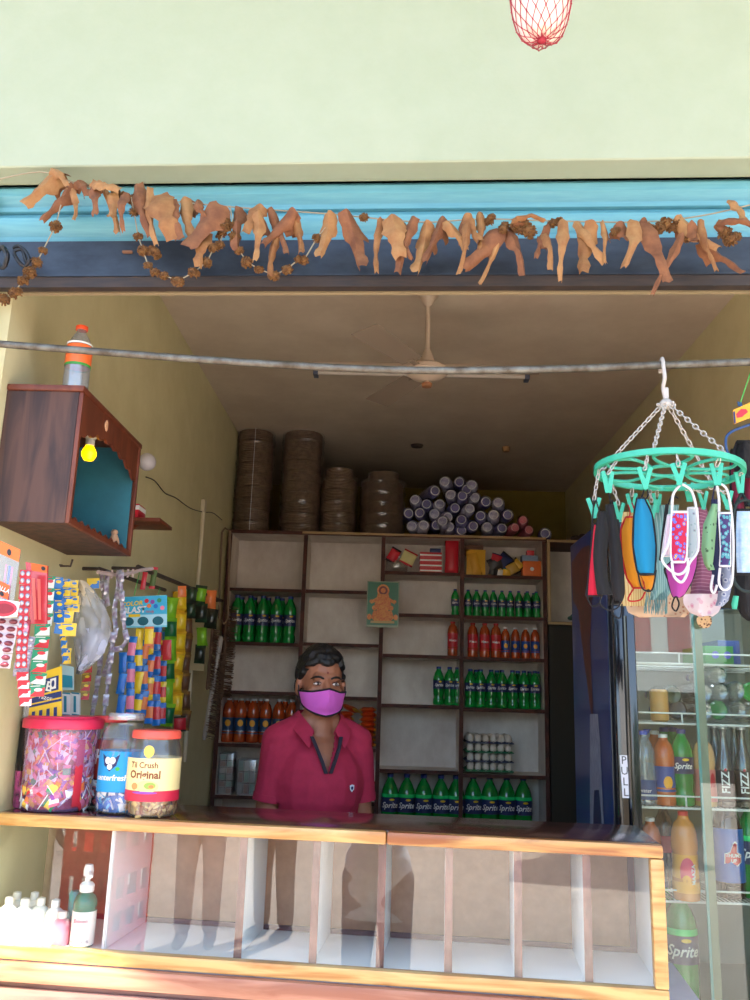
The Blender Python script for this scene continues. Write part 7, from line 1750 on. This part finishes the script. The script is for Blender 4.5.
# ============================================================= STREET, SEEN IN REFLECTIONS
crm = mat('red_crate_plastic', (236,40,50), .4)
def crate(loc, rz, lab):
    t = thing('bottle_crate', lab, 'crate', loc, rz); W_c, D_c, H_c = .24, .36, .329
    b = bmesh.new()
    def side(L, ax):
        for z0, z1 in ((0,.06),(.14,.19),(.285,H_c)): box(b, *( (-L/2, L/2, -.006, .006) if ax == 0 else (-.006,.006,-L/2,L/2)), z0, z1)
        for k in range(4):
            x = -L/2+L*k/3; hw_ = .018; x = max(-L/2+hw_, min(L/2-hw_, x))
            box(b, *((x-hw_,x+hw_,-.005,.005) if ax == 0 else (-.005,.005,x-hw_,x+hw_)), .0, H_c-.01)
    for off, L, ax in ((V((0,-D_c/2,0)),W_c,0),(V((0,D_c/2,0)),W_c,0),(V((-W_c/2,0,0)),D_c,1),(V((W_c/2,0,0)),D_c,1)):
        n0 = len(b.verts); side(L, ax); b.verts.ensure_lookup_table(); bmesh.ops.translate(b, vec=off, verts=b.verts[n0:])
    box(b, -W_c/2, W_c/2, -D_c/2, D_c/2, .001, .01)
    for k in range(2): box(b, -W_c/2+.08+k*.08, -W_c/2+.083+k*.08, -D_c/2+.008, D_c/2-.008, .0105, .14)
    S('crate_body', b, crm, t, smooth=False); return t
cr = crate((-1.65, .26, GZ), 0, 'lowest red bottle crate stacked outside left of the shop, mirrored in the glass')
for i, n_ in enumerate(['second','third','topmost']): dup(cr, (-1.65, .26, GZ+.3295*(i+1)), .02*(i-1), n_+' red bottle crate up the stack outside left of the shop', None)
for o in [o for o in COL.objects if o.name.startswith('bottle_crate')]: o['group'] = 'red crates stacked outside'
# motorcycle
t = thing('motorcycle', 'dark parked motorcycle across the street at left, mirrored in the showcase glass', 'motorcycle', (-5.5, -5.0, GZ), .15)
mb = mat('black_motorcycle_paint', (26,26,32), .3, coat=.5); rub = mat('tyre_rubber', (24,22,22), .8); chm = mat('dull_chrome', (170,170,174), .3, metal=.9)
for s in (-1, 1):
    b = bmesh.new(); tube(b, [(s*.64+.27*cos(2*pi*k/28), 0, .31+.27*sin(2*pi*k/28)) for k in range(28)], .045, 8, closed=True); wh = S('wheel', b, rub, t)
    b = bmesh.new(); lathe(b, [(.03,-.04),(.05,-.03),(.05,.03),(.03,.04)], 14); bmesh.ops.rotate(b, cent=(0,0,0), matrix=M4.Rotation(radians(90),3,'X'), verts=b.verts[:]); bmesh.ops.translate(b, vec=(s*.64,0,.31), verts=b.verts[:])
    for k in range(12): a = 2*pi*k/12; tube(b, [(s*.64,0,.31),(s*.64+.235*cos(a),0,.31+.235*sin(a))], .004, 4)
    S('hub_spokes', b, chm, wh)
b = bmesh.new(); tube(b, [(.64,.06,.31),(.50,.06,.85),(.46,.05,.98)], .02, 8); tube(b, [(.64,-.06,.31),(.50,-.06,.85),(.46,-.05,.98)], .02, 8); S('front_fork', b, chm, t)
b = bmesh.new(); tube(b, [(.44,-.32,1.0),(.48,-.12,1.03),(.48,.12,1.03),(.44,.32,1.0)], .016, 8); S('handlebar', b, mb, t)
b = bmesh.new(); ell(b, (.60,0,.90), (.08,.09,.09)); S('headlamp', b, chm, t)
b = bmesh.new(); ell(b, (.18,0,.80), (.26,.13,.13)); S('fuel_tank', b, mb, t)
b = bmesh.new(); capsule(b, (-.02,0,.78), (-.52,0,.80), .09, .08); S('seat', remesh(b, .015), rub, t)
b = bmesh.new(); box(b, -.12, .22, -.12, .12, .28, .58, bev=.03); lathe(b, [(.09,.58),(.10,.62),(.09,.66)], 12, c=(.05,0,0)); S('engine', b, chm, t)
b = bmesh.new(); tube(b, [(.46,0,.86),(.30,0,.60),(.22,0,.30),(-.12,0,.28),(-.64,0,.31)], .022, 8); tube(b, [(.40,0,.86),(-.45,0,.74),(-.64,0,.31)], .022, 8); S('frame', b, mb, t)
b = bmesh.new(); tube(b, [(.16,-.13,.40),(.0,-.15,.26),(-.70,-.16,.33)], [.02,.03,.042], 10); S('exhaust', b, chm, t)
# building over the road
fw = mat('white_street_wall', (240,238,228), .8); rs = mat('red_shutter_paint', (206,40,36), .6)  # plain white wall colour, also used for the coping
t = thing('street_building', 'white building with two red shutters across the street, mirrored in the fridge', 'building', (4.6, -8.5, GZ))
b = bmesh.new(); box(b, -3.5, .12, -1, 0, 1.95, 4.6); box(b, -3.6, .2, -1.05, .12, 4.6, 4.75); S('wall', b, fw, t, smooth=False)
b = bmesh.new(); box(b, -3.5, .12, -.95, -.02, 0, 1.949); S('painted_base', b, mat('dull_green_brown_base', (84,80,60), .8, noise_=(150,130,100), ns=1.5), t, smooth=False)
for x0, x1 in ((-.98,-.55),(-.28,.06)):
    b = bmesh.new(); box(b, x0, x1, .001, .03, 2.55, 3.75)
    for k in range(9): box(b, x0, x1, .031, .045, 2.60+k*.125, 2.66+k*.125)
    S('shutter', b, rs, t, smooth=False)
t = thing('bushy_tree', 'dark green tree across the street beside the white building', 'tree', (6.3, -8.0, GZ))
b = bmesh.new(); tube(b, [(0,0,0),(.05,0,1.2),(-.05,.1,2.4)], [.16,.12,.08], 8); S('trunk', b, mat('bark', (96,76,60), .9), t)
b = bmesh.new(); q_ = random.Random(9)
for i in range(520):
    u = q_.uniform(-1,1); a = q_.uniform(0,2*pi); r_ = 1.25*q_.uniform(.6,1); c_ = V((r_*sqrt(1-u*u)*cos(a), r_*sqrt(1-u*u)*sin(a), 2.2+r_*u*1.2)); n_ = V((q_.uniform(-1,1),q_.uniform(-1,1),q_.uniform(-1,1))).normalized(); o1 = n_.orthogonal().normalized()*.11; o2 = n_.cross(o1).normalized()*.16
    b.faces.new([b.verts.new(c_+o_) for o_ in (-o2, o1, o2, -o1)])
S('crown', b, mat('tree_leaf_green', (60,96,50), .7), t, smooth=False)
t = thing('low_wall', 'long pale compound wall across the street at left', 'wall', (-3.0, -8.6, GZ)); b = bmesh.new(); box(b, -6, 3.9, -.1, .1, 0, 1.5, bev=.01); S('wall_body', b, mat('pale_compound_wall', (214,206,188), .85), t); b = bmesh.new(); box(b, -6.02, 3.92, -.14, .14, 1.501, 1.56, bev=.01); S('coping', b, fw, t)
# ------------------------------------------------------------- outdoor-lit things dimmed through their colours, offsetting exposure raised for the interior
def tone(names, k):
    for n in names:
        m = MATS.get(n)
        if not m: continue
        for nd in m.node_tree.nodes:
            if nd.type == 'VALTORGB':
                for e in nd.color_ramp.elements: c = e.color; e.color = (c[0]*k, c[1]*k, c[2]*k, 1)
            elif nd.type == 'BSDF_PRINCIPLED':
                c = nd.inputs['Base Color'].default_value; nd.inputs['Base Color'].default_value = (c[0]*k, c[1]*k, c[2]*k, 1)
tone(['sky_blue_paint'], .68); tone(['navy_worn_paint','navy_rusty_lip'], .36)
tone(['pale_green_plaster','teal_shadowed_strip','dried_leaf','dried_leaf_pale','dried_leaf_red','dried_marigold','jute_string','left_pier_plaster'], .54)
tone(['yellow_varnished_wood','browner_varnished_wood','pinkish_brown_plank','pinkish_sand'], .72)
tone([n for n in MATS if n.endswith('_cotton') or n.endswith('_trim') or n.endswith('_floral') or n.endswith('_check') or n.endswith('_stripe')]+['turquoise_plastic','white_chain_plastic','tan_print','blue_grey_print','light_blue_in_plastic','galvanised_rusty_pipe','crimson_net'], .66)
